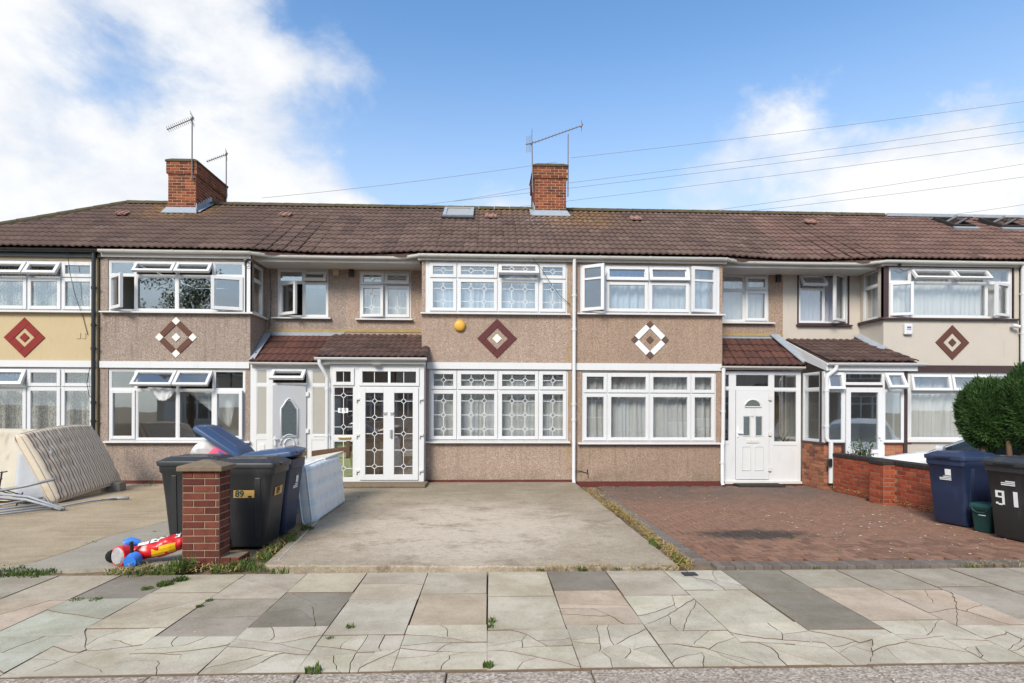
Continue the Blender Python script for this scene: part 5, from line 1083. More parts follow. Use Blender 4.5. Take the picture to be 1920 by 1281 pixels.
# ---- chimneys
def chimney(h, x0, x1, y0, y1, zb, zt, side, seed):
    rb = random.Random(seed); mb = MB(); top = zt - .12
    mb.box(x0 + .002, x1 - .002, y0 + .002, y1 - .002, zb, top)
    nc = int((top - zb) / .075); zc = top - .075 * 4
    mb.box(x0 - .033, x1 + .033, y0 - .033, y1 + .033, zc, top - .001)
    ch = mb.build('chimney', MAT['mortardk'], h)
    n1 = int(round((zc - zb) / .075)); z0 = zc - n1 * .075
    W_ = x1 - x0; D_ = y1 - y0
    low = lambda yy: RZ - (RY - yy) * math.tan(PM) if yy < RY else RZ - (yy - RY) * .66
    brick_face(ch, BM, (x0, y0, z0), (1, 0, 0), 0, n1, (0, -1, 0), mat=MAT['brickCh'], L=W_, rr=rb, skip=lambda u, c: z0 + (c + 1) * .075 < low(y0))
    brick_face(ch, BM, (x0 - .035, y0 - .035, zc), (1, 0, 0), 0, 4, (0, -1, 0), mat=MAT['brickCh'], L=W_ + .07, rr=rb)
    if side > 0:
        brick_face(ch, BM, (x1, y0, z0), (0, 1, 0), 0, n1, (1, 0, 0), mat=MAT['brickCh'], L=D_, rr=rb, skip=lambda u, c: z0 + (c + 1) * .075 < low(y0 + u)); brick_face(ch, BM, (x1 + .035, y0 - .035, zc), (0, 1, 0), 0, 4, (1, 0, 0), mat=MAT['brickCh'], L=D_ + .07, rr=rb)
    else:
        brick_face(ch, BM, (x0, y0, z0), (0, 1, 0), 0, n1, (-1, 0, 0), mat=MAT['brickCh'], L=D_, rr=rb, skip=lambda u, c: z0 + (c + 1) * .075 < low(y0 + u)); brick_face(ch, BM, (x0 - .035, y0 - .035, zc), (0, 1, 0), 0, 4, (-1, 0, 0), mat=MAT['brickCh'], L=D_ + .07, rr=rb)
    mb = MB(); e = .06
    mb.loft([[(x0 - e, y0 - e, top), (x1 + e, y0 - e, top), (x1 + e, y1 + e, top), (x0 - e, y1 + e, top)], [(x0 - e, y0 - e, top + .05), (x1 + e, y0 - e, top + .05), (x1 + e, y1 + e, top + .05), (x0 - e, y1 + e, top + .05)], [(x0 + .05, y0 + .05, zt), (x1 - .05, y0 + .05, zt), (x1 - .05, y1 - .05, zt), (x0 + .05, y1 - .05, zt)]])
    mb.build('chimney_cap', MAT['ridge'], ch, bevel=.015)
    # lead apron and stepped soakers
    zf = low(y0) + .02; mb = MB(); mb.prism([(x0 - .10, y0 - .16, zf - .06), (x1 + .10, y0 - .16, zf - .06), (x1 + .02, y0 - .03, zf + .12), (x0 - .02, y0 - .03, zf + .12)], (0, -.01, .02))
    xs, sg = (x1, 1) if side > 0 else (x0, -1); k = 0; y = y0
    while y < RY - .02:
        za = low(y) + .04; mb.prism([(xs, y, za), (xs, y + .12, za + .09), (xs, y + .12, za + .24), (xs, y, za + .24)], (sg * .022, 0, 0)); mb.prism([(xs, y, za), (xs + sg * .12, y, za + .02), (xs + sg * .12, y + .12, za + .10), (xs, y + .12, za + .09)], (0, 0, .02)); y += .122
    mb.build('flashing', MAT['lead'], ch)
    return ch
chimney(hB, -10.25, -9.54, 2.66, 4.40, 6.2, 8.16, 1, 5)
chimney(hC, -.64, .22, 2.96, 4.30, 6.4, 8.35, -1, 6)
# ------------------------------------------------------------------ curtains (each hangs behind its own window)
curtain('net_curtain', 'white net curtain behind the ground-floor lattice bay of number 89', 'net', -3.15, -.16, .95, 2.46, .22, .12, .022, seed=31)
curtain('net_curtain', 'bluish white curtain behind the upper lattice bay of number 89', 'bluecurt', -3.15, -.18, 3.78, 4.85, .22, .17, .022, seed=32)
curtain('net_curtain', 'pale net curtain behind the small upper lattice window of number 89', 'net', -4.87, -3.75, 3.76, 4.82, BAYD + .22, .12, .02, seed=33)
curtain('net_curtain', 'white pleated curtain behind the lower bay window of the brown house with the white door', 'net', .23, 3.19, .93, 2.43, .22, .13, .03, seed=34)
curtain('net_curtain', 'blue curtain behind the upper bay window of the brown house with the white door', 'bluecurt', .72, 3.22, 3.80, 4.84, .24, .18, .024, seed=35)
curtain('net_curtain', 'white curtain behind the small upper window above the white panelled door', 'voile', 3.72, 4.80, 3.76, 4.84, BAYD + .2, .16, .02, seed=36)
curtain('net_curtain', 'lilac curtain behind the brown-trimmed window above the projecting porch', 'lilac', 5.62, 6.73, 3.76, 4.88, BAYD + .22, .15, .026, seed=37)
curtain('net_curtain', 'white voile curtain behind the upper bay of the grey-beige house', 'voile', 7.26, 10.05, 3.78, 4.86, .24, .14, .02, seed=38)
curtain('net_curtain', 'white voile curtain across the side light of the grey-beige upper bay', 'voile', .14, .68, 3.78, 4.86, 0, .12, .015, xf=lambda x, y, z: (7.24 + y, x, z), seed=39)
curtain('net_curtain', 'white net curtain behind the ground-floor bay beside the topiary', 'net', 7.4, 10.05, .98, 2.45, .22, .13, .024, seed=40)
# loose cloth and torn sheet hanging in the emptied front room of the open-windowed house
def rag(name, label, mat, pts, cat='cloth', seed=1, n=10, th=.004):
    rr = random.Random(seed); A, B, C_, D_ = [Vector(p) for p in pts]; mb = MB(); v = []; f = []
    for j in range(n + 1):
        for i in range(n + 1):
            p = A.lerp(B, i / n).lerp(D_.lerp(C_, i / n), j / n); v.append((p.x + rr.uniform(-.004, .004), p.y + .03 * math.sin(i * 1.9 + j * .4) + rr.uniform(-.006, .006), p.z - .05 * math.sin(math.pi * i / n) * j / n))
    for j in range(n):
        for i in range(n): a = j * (n + 1) + i; f.append((a, a + 1, a + n + 2, a + n + 1))
    mb.add(v, f); o = mb.build(name, MAT[mat], smooth=True); s = o.modifiers.new('t', 'SOLIDIFY'); s.thickness = th; return tag(o, label, cat)
rag('cloth', 'small white cloth hanging out under the opened top vents of the lower bay', 'voile', [(-9.22, -.06, 2.08), (-8.62, -.06, 2.06), (-8.72, -.05, 1.88), (-8.98, -.05, 1.80)])
rag('torn_curtain', 'torn translucent sheet slanting across the empty lower bay window', 'net', [(-8.52, .2, 2.0), (-7.45, .2, 2.0), (-7.55, .2, 1.30), (-7.62, .2, 1.24)])
mb = MB(); rr = random.Random(5)
for k in range(26):
    a = rr.uniform(0, 6.28); L = rr.uniform(.35, .65); b = Vector((4.86 + rr.uniform(-.08, .08), .45, .5)); t_ = b + Vector((math.cos(a) * L * .45, math.sin(a) * L * .25, L)); s_ = Vector((.018, 0, 0))
    m_ = b.lerp(t_, .5) + Vector((0, 0, .06)); mb.add([tuple(b - s_), tuple(b + s_), tuple(m_ + s_), tuple(m_ - s_), tuple(t_)], [(0, 1, 2, 3), (3, 2, 4)])
pl = thing('potted_plant', 'spiky-leaved plant standing inside the glazed porch beside the white door', 'plant', (4.86, .45, -.05)); mb.build('leaf_spray', plain('spiky_leaf', (.035, .06, .02), .5, .4, .3), pl)
mb = MB(); mb.loft([[(4.86 + r * math.cos(2 * math.pi * k / 14), .45 + r * math.sin(2 * math.pi * k / 14), z) for k in range(14)] for r, z in ((.11, -.05), (.15, .45), (.16, .5), (.13, .5), (.12, .44))]); mb.build('pot', plain('terracotta_pot', (.25, .09, .05), .8), pl, auto=40)

# ------------------------------------------------------------------ aerials and wires
def aerial(name, label, mast, boom, n_el, el=.12, vertical=False, r=.013):
    e = thing(name, label, 'aerial', mast[0], group='aerials on the chimneys'); mb = MB(); mb.tube(mast, r * 1.3, 8); mb.build('mast', MAT['alu'], e)
    a, b = Vector(boom[0]), Vector(boom[1]); mb = MB(); mb.tube([a, b], r, 6); mb.tube([b + Vector((-.02, 0, -.04)), b + Vector((.02, 0, .05))], .03, 6); mb.build('boom', MAT['alu'], e)
    t_ = (b - a).normalized(); s_ = Vector((0, 0, 1)) if vertical else t_.cross(Vector((0, 0, 1))).normalized(); s_ = (s_ + Vector((-.5, 0, .35)) * (0 if vertical else .6)).normalized()
    for i in range(n_el):
        c = a.lerp(b, (i + .5) / n_el * .92); mb = MB(); mb.tube([c - s_ * el, c + s_ * el], .006, 5); mb.build('element', MAT['alu'], e)
    mb = MB()
    for dz in (-.10, -.05, .05, .10): c = a.lerp(b, 1.0) + Vector((0, 0, dz)); mb.tube([c - s_ * el * 1.4, c + s_ * el * 1.4], .006, 5)
    mb.build('reflector', MAT['alu'], e)
    mb = MB(); q = Vector(mast[0])
    for dz in (.05, .28): mb.tube([q + Vector((0, 0, dz)), q + Vector((0, .09, dz))], .012, 6)
    mb.build('bracket', MAT['alu'], e); return e
aerial('tv_aerial', 'tall comb-shaped aerial on the front of the left chimney', [(-9.60, 2.58, 7.55), (-9.60, 2.58, 9.18)], [(-10.12, 2.35, 8.74), (-9.60, 2.58, 9.14)], 12, .11)
aerial('tv_aerial', 'smaller aerial on the back of the left chimney', [(-9.50, 4.34, 7.55), (-9.50, 4.34, 9.03)], [(-9.95, 4.1, 8.66), (-9.50, 4.34, 8.98)], 9, .08)
aerial('tv_aerial', 'aerial with a short upright grid at the left edge of the middle chimney', [(-.70, 2.90, 7.5), (-.73, 2.90, 8.86)], [(-.90, 2.75, 8.74), (-.73, 2.90, 8.84)], 4, .22, True)
aerial('tv_aerial', 'long sloping aerial reaching over the middle chimney from a pole on its right', [(.27, 3.0, 7.45), (.27, 3.0, 9.16)], [(-.68, 2.95, 8.88), (.64, 3.0, 9.40)], 13, .045, True)
def wire(label, p, q, sag=.6, r=.035, n=24):
    mb = MB(); P, Q = Vector(p), Vector(q); mb.tube([tuple(P.lerp(Q, i / n) + Vector((0, 0, -4 * sag * (i / n) * (1 - i / n)))) for i in range(n + 1)], r, 5); tag(mb.build('overhead_wire', MAT['wire']), label, 'wire', 'overhead wires in the sky')
t = NT('grey_wire'); t.pbr((.22, .225, .24), .6, .3); MAT['wire'] = t.mat
YW = 55
for lab, p, q in (('uppermost overhead wire in the sky right of the middle chimney', (7.6, YW, 30.8), (68, YW, 39.6)), ('second overhead wire from the top in the sky at the right', (2.9, YW, 27.25), (68, YW, 37.2)), ('third overhead wire from the top in the sky at the right', (-6, YW, 25.5), (68, YW, 36.0)),
                  ('fourth overhead wire from the top in the sky at the right', (-12, YW, 23.2), (68, YW, 34.6)), ('fifth overhead wire from the top at the right, meeting the roof near the skylight vents', (14, YW, 23.4), (68, YW, 32.2)), ('sixth overhead wire from the top at the right, above the two roof windows', (20, YW, 23.9), (68, YW, 30.5)),
                  ('lowest overhead wire just above the roof at the far right', (44, YW, 23.8), (68, YW, 27.3)), ('overhead wire crossing the clouds between the two chimneys', (-27.8, YW, 25.5), (6, YW, 30.3)), ('lower overhead wire running from the roof to the middle chimney', (-14, YW, 24.5), (2.9, YW, 27.2))): wire(lab, p, q, .25, .024)

# ------------------------------------------------------------------ brick piers and garden wall
def cap(mb, x0, x1, y0, y1, z, th=.05, pk=.06):
    mb.loft([[(x0, y0, z), (x1, y0, z), (x1, y1, z), (x0, y1, z)], [(x0, y0, z + th), (x1, y0, z + th), (x1, y1, z + th), (x0, y1, z + th)], [(x0 + (x1 - x0) * .42, y0 + (y1 - y0) * .42, z + th + pk), (x1 - (x1 - x0) * .42, y0 + (y1 - y0) * .42, z + th + pk), (x1 - (x1 - x0) * .42, y1 - (y1 - y0) * .42, z + th + pk), (x0 + (x1 - x0) * .42, y1 - (y1 - y0) * .42, z + th + pk)]])
def pier(label, x0, y0, w, d, courses, stub=False, z0=-.06):
    e = thing('brick_pier', label, 'pier', (x0 + w / 2, y0 + d / 2, 0), group='capped brick gate piers'); zt = z0 + courses * .075
    mb = MB(); mb.box(x0 + .002, x0 + w - .002, y0 + .002, y0 + d - .002, z0, zt); core = mb.build('core', MAT['mortar'], e); rb = random.Random(courses)
    brick_face(core, BM, (x0, y0, z0), (1, 0, 0), 0, courses, (0, -1, 0), mat=MAT['brickRed'], L=w, rr=rb); brick_face(core, BM, (x0 + w, y0, z0), (0, 1, 0), 0, courses, (1, 0, 0), mat=MAT['brickRed'], L=d, rr=rb); brick_face(core, BM, (x0, y0, z0), (0, 1, 0), 0, courses, (-1, 0, 0), mat=MAT['brickRed'], L=d, rr=rb)
    mb = MB(); cap(mb, x0 - .045, x0 + w + .045, y0 - .045, y0 + d + .045, zt); mb.build('cap_stone', MAT['capstone'], e, bevel=.008)
    if stub:
        mb = MB(); mb.box(x0 + w + .012, x0 + w + .20, y0 + .01, y0 + .26, z0, z0 + .145); st = mb.build('wall_stub', MAT['capstone'], e)
        brick_face(st, BM, (x0 + w + .008, y0, z0), (1, 0, 0), 0, 2, (0, -1, 0), mat=MAT['brickRed'], L=.20, rr=rb); brick_face(st, BM, (x0 + w + .208, y0, z0), (0, 1, 0), 0, 2, (1, 0, 0), mat=MAT['brickRed'], L=.27, rr=rb)
    return e
pier('red brick gate pier with mossy pyramid cap standing among the bins', -5.07, -6.74, .375, .26, 14, True)
pier('short red brick pier with a mossy cap in front of the opened door', -6.08, -.95, .34, .33, 11)
e = thing('garden_wall', 'low orange-red brick garden wall with dark coping along the paved drive', 'wall', (5.45, -3.5, -.1))
mb = MB(); mb.box(5.337, 5.53, -6.95, YE - .13, -.16, .66); mb.box(5.127, 5.337, -2.848, -2.452, -.16, .66); core = mb.build('core', MAT['mortar'], e); rb = random.Random(9)
brick_face(core, BM, (5.335, -6.95, -.09), (0, 1, 0), 0, 10, (-1, 0, 0), mat=MAT['brickWall'], L=5.95, rr=rb, skip=lambda u, c: 4.10 < u < 4.49 or (u < 1.7 and c % 10 < 0))
brick_face(core, BM, (5.125, -2.85, -.09), (0, 1, 0), 0, 10, (-1, 0, 0), mat=MAT['brickWall'], L=.40, rr=rb); brick_face(core, BM, (5.125, -2.85, -.09), (1, 0, 0), 0, 10, (0, -1, 0), mat=MAT['brickWall'], L=.21, rr=rb)
mb = MB(); y = -6.96
while y < YE - .2: mb2 = MB(); mb2.box(5.315, 5.555, y + .004, min(y + .221, YE - .13), .663, .735); mb2.build('coping_brick', MAT['coping'], e, bevel=.01); y += .225
mb = MB(); mb.box(5.105, 5.312, -2.86, -2.44, .663, .73); mb.build('coping_brick', MAT['coping'], e, bevel=.01)
mb = MB(); mb.box(5.20, 5.30, -1.02, -.95, .45, .62); mb.build('cable_box', MAT['black'], e, bevel=.02)
mb = MB(); mb.box(-9.46, -9.10, -1.20, -.98, 0, .17); tag(mb.build('concrete_block', plain('grey_concrete_block', (.20, .18, .155), .9, .2, .2, 20, .4, 60), bevel=.012), 'grey concrete block on the ground under the striped mattress', 'block')

# ------------------------------------------------------------------ wheelie bins
def plastic(name, col): return plain(name, col, .42, .4, .16, 5, .12, 160, dirt=(tuple(.05 + x * 1.3 for x in col), .35))
MAT['binblack'] = plastic('black_bin_plastic', (.026, .027, .029)); MAT['binblue'] = plastic('navy_bin_plastic', (.018, .030, .072)); MAT['bingrn'] = plastic('dark_green_caddy_plastic', (.012, .055, .050)); MAT['binlidblue'] = plastic('blue_lid_plastic', (.038, .072, .150)); MAT['rubber'] = plain('black_rubber', (.012, .012, .012), .8, .2)
def wheelie(label, loc, rz, mat, lid=0., lidmat=None, h=.98):
    """front faces local -Y; wheels and hinge at +Y"""
    e = thing('wheelie_bin', label, 'bin', loc, rz, 'wheelie bins'); m = MAT[mat]; lm = MAT[lidmat or mat]
    mb = MB(); prof = [(0.015, .46, .53, .04), (.05, .475, .56, .045), (.55, .52, .62, .045), (h - .13, .545, .665, .045), (h - .11, .575, .695, .05), (h - .03, .58, .70, .05), (h, .58, .70, .05), (h, .52, .64, .04), (h - .06, .51, .63, .04)]
    mb.loft([rrect(w, d, r, z, 4, 0, (.70 - d) * .28) for z, w, d, r in prof]); mb.build('body', m, e, local=True, auto=45)
    mb = MB(); rr = R(lid); hy, hz = .36, h + .02
    def lx(x, y, z): yy, zz = y - hy, z - hz; return (x, hy + yy * math.cos(rr) + zz * math.sin(rr), hz - yy * math.sin(rr) + zz * math.cos(rr))
    lp = [(h - .035, .60, .74, .05), (h + .012, .61, .75, .05), (h + .022, .60, .74, .05), (h + .03, .56, .70, .05), (h + .065, .47, .58, .06), (h + .072, .40, .50, .06)]
    mb.loft([[lx(*p) for p in rrect(w, d, r, z, 4, 0, 0.)] for z, w, d, r in lp]); L_ = mb.build('lid', lm, e, local=True, auto=40)
    mb = MB()
    for xx in (-.17, .17): mb.box(xx - .02, xx + .02, -.25, .22, h + .055, h + .078, 0, lx)
    mb.box(-.12, .12, -.395, -.365, h - .01, h + .02, 0, lx); mb.build('lid_rib', lm, L_, local=True, bevel=.005)
    mb = MB()
    for xx in (-.15, .15): mb.loft([[(xx - .03, y_, z_), (xx + .03, y_, z_), (xx + .03, y_ - .016, z_), (xx - .03, y_ - .016, z_)] for z_, y_ in ((.10, -.222), (.5, -.256), (h - .15, -.304))])
    for sx_ in (-1, 1):
        for yy in (-.16, .20): mb.loft([[(sx_ * x_, yy - .03, z_), (sx_ * x_, yy + .03, z_), (sx_ * (x_ + .014), yy + .03, z_), (sx_ * (x_ + .014), yy - .03, z_)] for z_, x_ in ((.12, .236), (.5, .254), (h - .15, .268))])
    mb.build('body_rib', m, e, local=True, bevel=.006)
    mb = MB(); mb.tube([(-.24, .40, h - .01), (.24, .40, h - .01)], .017, 8)
    for xx in (-.22, 0, .22): mb.box(xx - .02, xx + .02, .33, .41, h - .06, h + .03)
    mb.build('handle', m, e, local=True)
    for s_ in (-1, 1):
        mb = MB(); x0 = s_ * .235
        mb.tube([(x0, .27, .10), (x0 + s_ * .05, .27, .10)], .10, 20); w_ = mb.build('wheel', MAT['rubber'], e, local=True, auto=40); mb = MB(); mb.tube([(x0 + s_ * .045, .27, .10), (x0 + s_ * .055, .27, .10)], .055, 14); mb.build('hub', MAT['greymetal'], w_, local=True)
    return e
def decal(e, x0, x1, z0, z1, mat, face='front', name='sticker', text=None, size=.1, tmat='ink', tx=0, h=.98, bold=0., off=0.):
    # body faces: front plane y = -d/2 + cy, side planes x = +-w/2, both tapering with height
    def cy(z):
        t_ = max(0, min(1, (z - .05) / (h - .18))); w, d = .475 + .07 * t_ ** .9, .56 + .105 * t_; return w, d, (.70 - d) * .28
    def xf(u, d_, z):
        w, d, c = cy(z)
        if face == 'front': return (u, c - d / 2 - .004 - off + d_, z)
        if face == 'right': return (w / 2 + .004 + off - d_, u + c, z)
        return (-w / 2 - .004 - off + d_, -u + c, z)
    mb = MB()
    if text: text_mb(text, size, mb, lambda x, y, z: xf((x0 + x1) / 2 + tx + x, -.002 - z * .2, (z0 + z1) / 2 + y), bold=bold)
    else: mb.box(x0, x1, -.003, .0, z0, z1, 0, xf)
    return mb.build(name, MAT[tmat if text else mat], e, local=True)
MAT['gold'] = plain('gold_number_sticker', (.55, .34, .10), .5, .4, .1); MAT['sticktext'] = plain('dark_green_ink', (.03, .07, .06), .6)
b1 = wheelie('black wheelie bin half hidden behind the left side of the brick pier', (-5.53, -5.45, 0), R(-90), 'binblack')
b2 = wheelie('black wheelie bin with gold 89 stickers right of the brick pier', (-4.75, -5.72, 0), R(90), 'binblack')
decal(b2, -.10, .14, .595, .685, 'gold', 'left'); decal(b2, -.10, .04, .595, .685, None, 'left', 'sticker_number', '89', .105, 'sticktext', h=.98, bold=.003, off=.003)
mb = MB(); wS = .5
b2s = decal(b2, .07, .11, .60, .62, 'ink', 'left', 'sticker_mark', off=.004)
decal(b2, -.13, .12, .60, .70, 'gold', 'front'); decal(b2, -.10, .06, .60, .70, None, 'front', 'sticker_number', '89', .11, 'ink', bold=.003, off=.003)
b3 = wheelie('navy blue wheelie bin behind the 89 bin, its lid slightly lifted', (-4.76, -5.05, 0), R(89), 'binblue', 7, 'binlidblue')
b4 = wheelie('overfull blue bin with its lid propped up over bags and a pink packet', (-5.56, -4.72, 0), R(-90), 'binblue', 34, 'binlidblue')
def logo(e, z, sq=True, face='front', sc=1.):
    if sq: decal(e, .0, .085 * sc, z, z + .09 * sc, 'white', face, 'council_mark')
    for k, (a, b) in enumerate(((-.03, .085), (-.085, .085), (-.085, .085))): decal(e, a * sc, b * sc, z - (.025 + k * .022) * sc, z - (.012 + k * .022) * sc, 'white', face, 'council_lettering')
    mb = MB()
logo(b3, .66, True)
b5 = wheelie('navy blue wheelie bin against the garden wall at the right', (4.98, -4.74, -.005), R(-77), 'binblue'); logo(b5, .72)
b6 = wheelie('black wheelie bin numbered 91 at the right edge', (4.96, -5.80, .0), R(-80), 'binblack'); logo(b6, .77, False)
for a_ in ((-.165, -.135, .535, .625), (-.085, -.055, .45, .625), (-.135, -.085, .60, .625), (-.135, -.085, .535, .555), (-.165, -.135, .45, .475), (-.135, -.085, .44, .462)): decal(b6, *a_, 'white', 'front', 'bin_numeral')
decal(b6, .055, .105, .44, .63, 'white', 'front', 'bin_numeral')
e = thing('food_caddy', 'small dark green food caddy between the blue bin and the 91 bin', 'caddy', (4.90, -5.27, .0), R(-72)); m = MAT['bingrn']
mb = MB(); mb.loft([rrect(w, d, .035, z, 4) for z, w, d in ((.0, .20, .22), (.02, .215, .235), (.30, .265, .29), (.31, .285, .31), (.335, .285, .31))]); mb.build('body', m, e, local=True, auto=45)
mb = MB(); mb.loft([rrect(w, d, .04, z, 4) for z, w, d in ((.33, .30, .33), (.365, .30, .33), (.385, .27, .30), (.392, .20, .22))]); mb.build('lid', m, e, local=True, auto=40)
mb = MB(); mb.tube([(.10 * math.cos(math.pi * k / 10), -.158, .33 - .07 * math.sin(math.pi * k / 10)) for k in range(11)], .009, 6); mb.build('handle', m, e, local=True)
mb = MB()
for k in range(3): mb.box(-.03 - .02 * (k > 0), .06, -.139 + .006 * k, -.134 + .006 * k, .225 - k * .022, .237 - k * .022)
mb.build('council_lettering', MAT['white'], e, local=True)
# rubbish in the propped-open bin
rr = random.Random(8)
def lump(name, label, cat, c, s, mat, seed=1, n=14, jag=.22):
    r_ = random.Random(seed); mb = MB(); rings = []
    for j in range(1, 9):
        th = math.pi * j / 9; ring_ = []
        for i in range(n):
            ph = 2 * math.pi * i / n; k = 1 + jag * (math.sin(3 * ph + j * 1.3 + seed) * .5 + r_.uniform(-.5, .5)); ring_.append((c[0] + s[0] * k * math.sin(th) * math.cos(ph), c[1] + s[1] * k * math.sin(th) * math.sin(ph), c[2] + s[2] * math.cos(th) * (1 + jag * r_.uniform(-.3, .3))))
        rings.append(ring_)
    mb.loft(rings); return tag(mb.build(name, MAT[mat], auto=50), label, cat)
MAT['polybag'] = plain('translucent_white_bag', (.62, .62, .62), .3, .5, .15, 14); MAT['pink'] = plain('pink_packet', (.55, .03, .12), .35, .5, .15, 6); MAT['card'] = plain('brown_card', (.36, .24, .13), .8, .2, .2)
lump('rubbish_bag', 'crumpled white carrier bag stuffed into the overfull blue bin', 'bag', (-5.74, -4.72, 1.06), (.20, .22, .16), 'polybag', 3)
mb = MB(); P = [(-5.72, -4.98, .95), (-5.34, -4.98, .90), (-5.30, -4.95, 1.0), (-5.52, -4.93, 1.17), (-5.62, -4.93, 1.08)]; mb.prism(P, (.03, .20, .02)); pk = tag(mb.build('packet', MAT['pink'], bevel=.02), 'bright pink wrapped packet under the propped blue lid', 'packet')
mb = MB(); MAT['bluepr'] = plain('blue_packet_print', (.06, .08, .45), .4); text_mb('Ja', .12, mb, lambda x, y, z: (-5.46 + x, -4.985 - z + (y) * .12, 1.03 + y * .9), bold=.006); mb.build('packet_lettering', MAT['bluepr'], pk)
mb = MB(); mb.prism([(-4.52, -5.10, .99), (-4.36, -5.08, 1.0), (-4.38, -5.0, 1.07), (-4.50, -5.0, 1.07)], (.02, .16, .01)); tag(mb.build('carton', MAT['card'], bevel=.01), 'crumpled food carton poking from under the lifted navy lid', 'carton')

# ------------------------------------------------------------------ dumped mattresses and bed parts
def quilt(name, label, L, H, T, corner, ex, ez, mat, tuft=(7, 5), bend=.0, sag=.0, depth=.02, piping=None, cat='mattress', res=(56, 40)):
    ex = Vector(ex).normalized(); ez = Vector(ez); ez = (ez - ex * ez.dot(ex)).normalized(); ey = ez.cross(ex)
    nx, nz = res; mb = MB(); v = []; f = []
    def h(u, w):
        s_ = 0
        for a in range(tuft[0]):
            for b in range(tuft[1]):
                du, dw = (u - (a + .5 + .5 * (b % 2) * .6) / tuft[0]) * L, (w - (b + .5) / tuft[1]) * H; s_ += math.exp(-(du * du + dw * dw) / (.055 ** 2))
        e_ = min(u, 1 - u) * L; g_ = min(w, 1 - w) * H; rnd_ = (1 - max(0, 1 - e_ / .06) ** 2 * .5) * (1 - max(0, 1 - g_ / .06) ** 2 * .5)
        return rnd_, s_
    for side in (-1, 1):
        for j in range(nz + 1):
            for i in range(nx + 1):
                u, w = i / nx, j / nz; rnd_, s_ = h(u, w); y = side * (T / 2 * rnd_ - depth * s_) + bend * (4 * (u - .5) ** 2) + sag * math.sin(math.pi * w)
                cu_ = .03 * (4 * (u - .5) ** 2 * 4 * (w - .5) ** 2) * .5
                v.append(((u - .5) * L * (1 - cu_), y, w * H * (1 - cu_)))
    m = (nx + 1) * (nz + 1)
    for s_ in (0, 1):
        for j in range(nz):
            for i in range(nx): a = s_ * m + j * (nx + 1) + i; q = (a, a + 1, a + nx + 2, a + nx + 1); f.append(q if s_ else q[::-1])
    edge = [j * (nx + 1) for j in range(nz + 1)] ; 
    per = list(range(nx + 1)) + [j * (nx + 1) + nx for j in range(1, nz + 1)] + [nz * (nx + 1) + i for i in range(nx - 1, -1, -1)] + [j * (nx + 1) for j in range(nz - 1, 0, -1)]
    for a, b in zip(per, per[1:] + per[:1]): f.append((a, b, b + m, a + m))
    mb.add(v, f)
    o = mb.build(name, MAT[mat], smooth=True); c = Vector(corner) + ex * (L / 2)
    o.matrix_world = Matrix(((ex.x, ey.x, ez.x, c.x), (ex.y, ey.y, ez.y, c.y), (ex.z, ey.z, ez.z, c.z), (0, 0, 0, 1)))
    tag(o, label, cat, 'dumped mattresses')
    if piping:
        for side in (-1, 1):
            P = [Vector(v[k + (m if side > 0 else 0)]) for k in per[::2]]; p2 = MB(); p2.tube([tuple(p) for p in P] + [tuple(P[0])], .011, 6); q = p2.build('piping', MAT[piping], o, local=True, smooth=True)
    return o
def stripes(name, dirs=0):
    t = NT(name); p = t.obj(); x = t.xyz(p); c0 = t.math('FRACT', t.math('MULTIPLY', t.math('ADD', x[0], t.math('MULTIPLY', x[1], .35)), 7.5))
    cream = (.58, .50, .39)
    c = t.ramp(c0, [(0, cream), (.08, cream), (.12, (.20, .07, .05)), (.24, (.20, .07, .05)), (.28, cream), (.52, (.62, .56, .46)), (.56, (.24, .17, .12)), (.68, (.24, .17, .12)), (.72, cream), (1, cream)], 'LINEAR')
    c = t.mix(t.step(t.noise(p, 2.0, 6, .6), .5, .75, 0, .45), c, (.30, .21, .12)); c = t.mix(t.step(t.noise(p, 40., 4), .4, .8, 0, .2), c, (.62, .57, .49))
    return t.pbr(c, .9, .15, 0, t.bump(t.noise(p, 120., 3), .3, .004), **{'Sheen Weight': .2})
MAT['stripe'] = stripes('striped_ticking')
def checks():
    t = NT('blue_white_quilting'); p = t.obj(); x = t.xyz(p)
    a = t.step(t.math('SINE', t.math('MULTIPLY', x[2], 26.)), .2, .5); b = t.step(t.math('SINE', t.math('MULTIPLY', x[0], 20.)), .0, .5)
    m = t.math('MULTIPLY', a, t.math('ADD', t.math('MULTIPLY', b, .6), .4)); c = t.mix(t.math('MULTIPLY', m, .5), (.74, .74, .72), (.50, .62, .72)); c = t.mix(t.step(t.noise(p, 2.2, 6, .6), .5, .8, 0, .4), c, (.5, .48, .42))
    return t.pbr(c, .75, .25, 0, t.bump(t.noise(p, 60., 3), .25, .006))
MAT['checks'] = checks(); MAT['cream'] = plain('stained_cream_fabric', (.50, .46, .38), .9, .15, .15, 3, .3, 40, dirt=((.28, .18, .08), .6)); MAT['greyfab'] = plain('pale_grey_fabric', (.42, .44, .47), .9, .15, .1, 5, .2, 80); MAT['creampipe'] = plain('cream_piping', (.52, .47, .38), .8, .2)
quilt('mattress', 'striped mattress leaning on its edge at the left', 1.95, 1.32, .22, (-9.22, -2.66, .04), (-.10, 1.9, .09), (-.56, .12, 1.16), 'stripe', (8, 6), bend=.10, sag=-.03, depth=.018, piping='creampipe')
quilt('mattress', 'stained cream mattress behind the striped one at the left edge', 1.9, 1.28, .20, (-11.75, -2.75, .03), (1.85, .25, .0), (-.05, .40, 1.2), 'cream', (6, 4), depth=.012, piping='creampipe')
quilt('cushion', 'pale grey padded cushion propped between the two left mattresses', .50, .88, .10, (-9.95, -2.66, .02), (.47, .13, 0), (-.14, .10, .86), 'greyfab', (2, 3), depth=.004, cat='cushion', res=(16, 24))
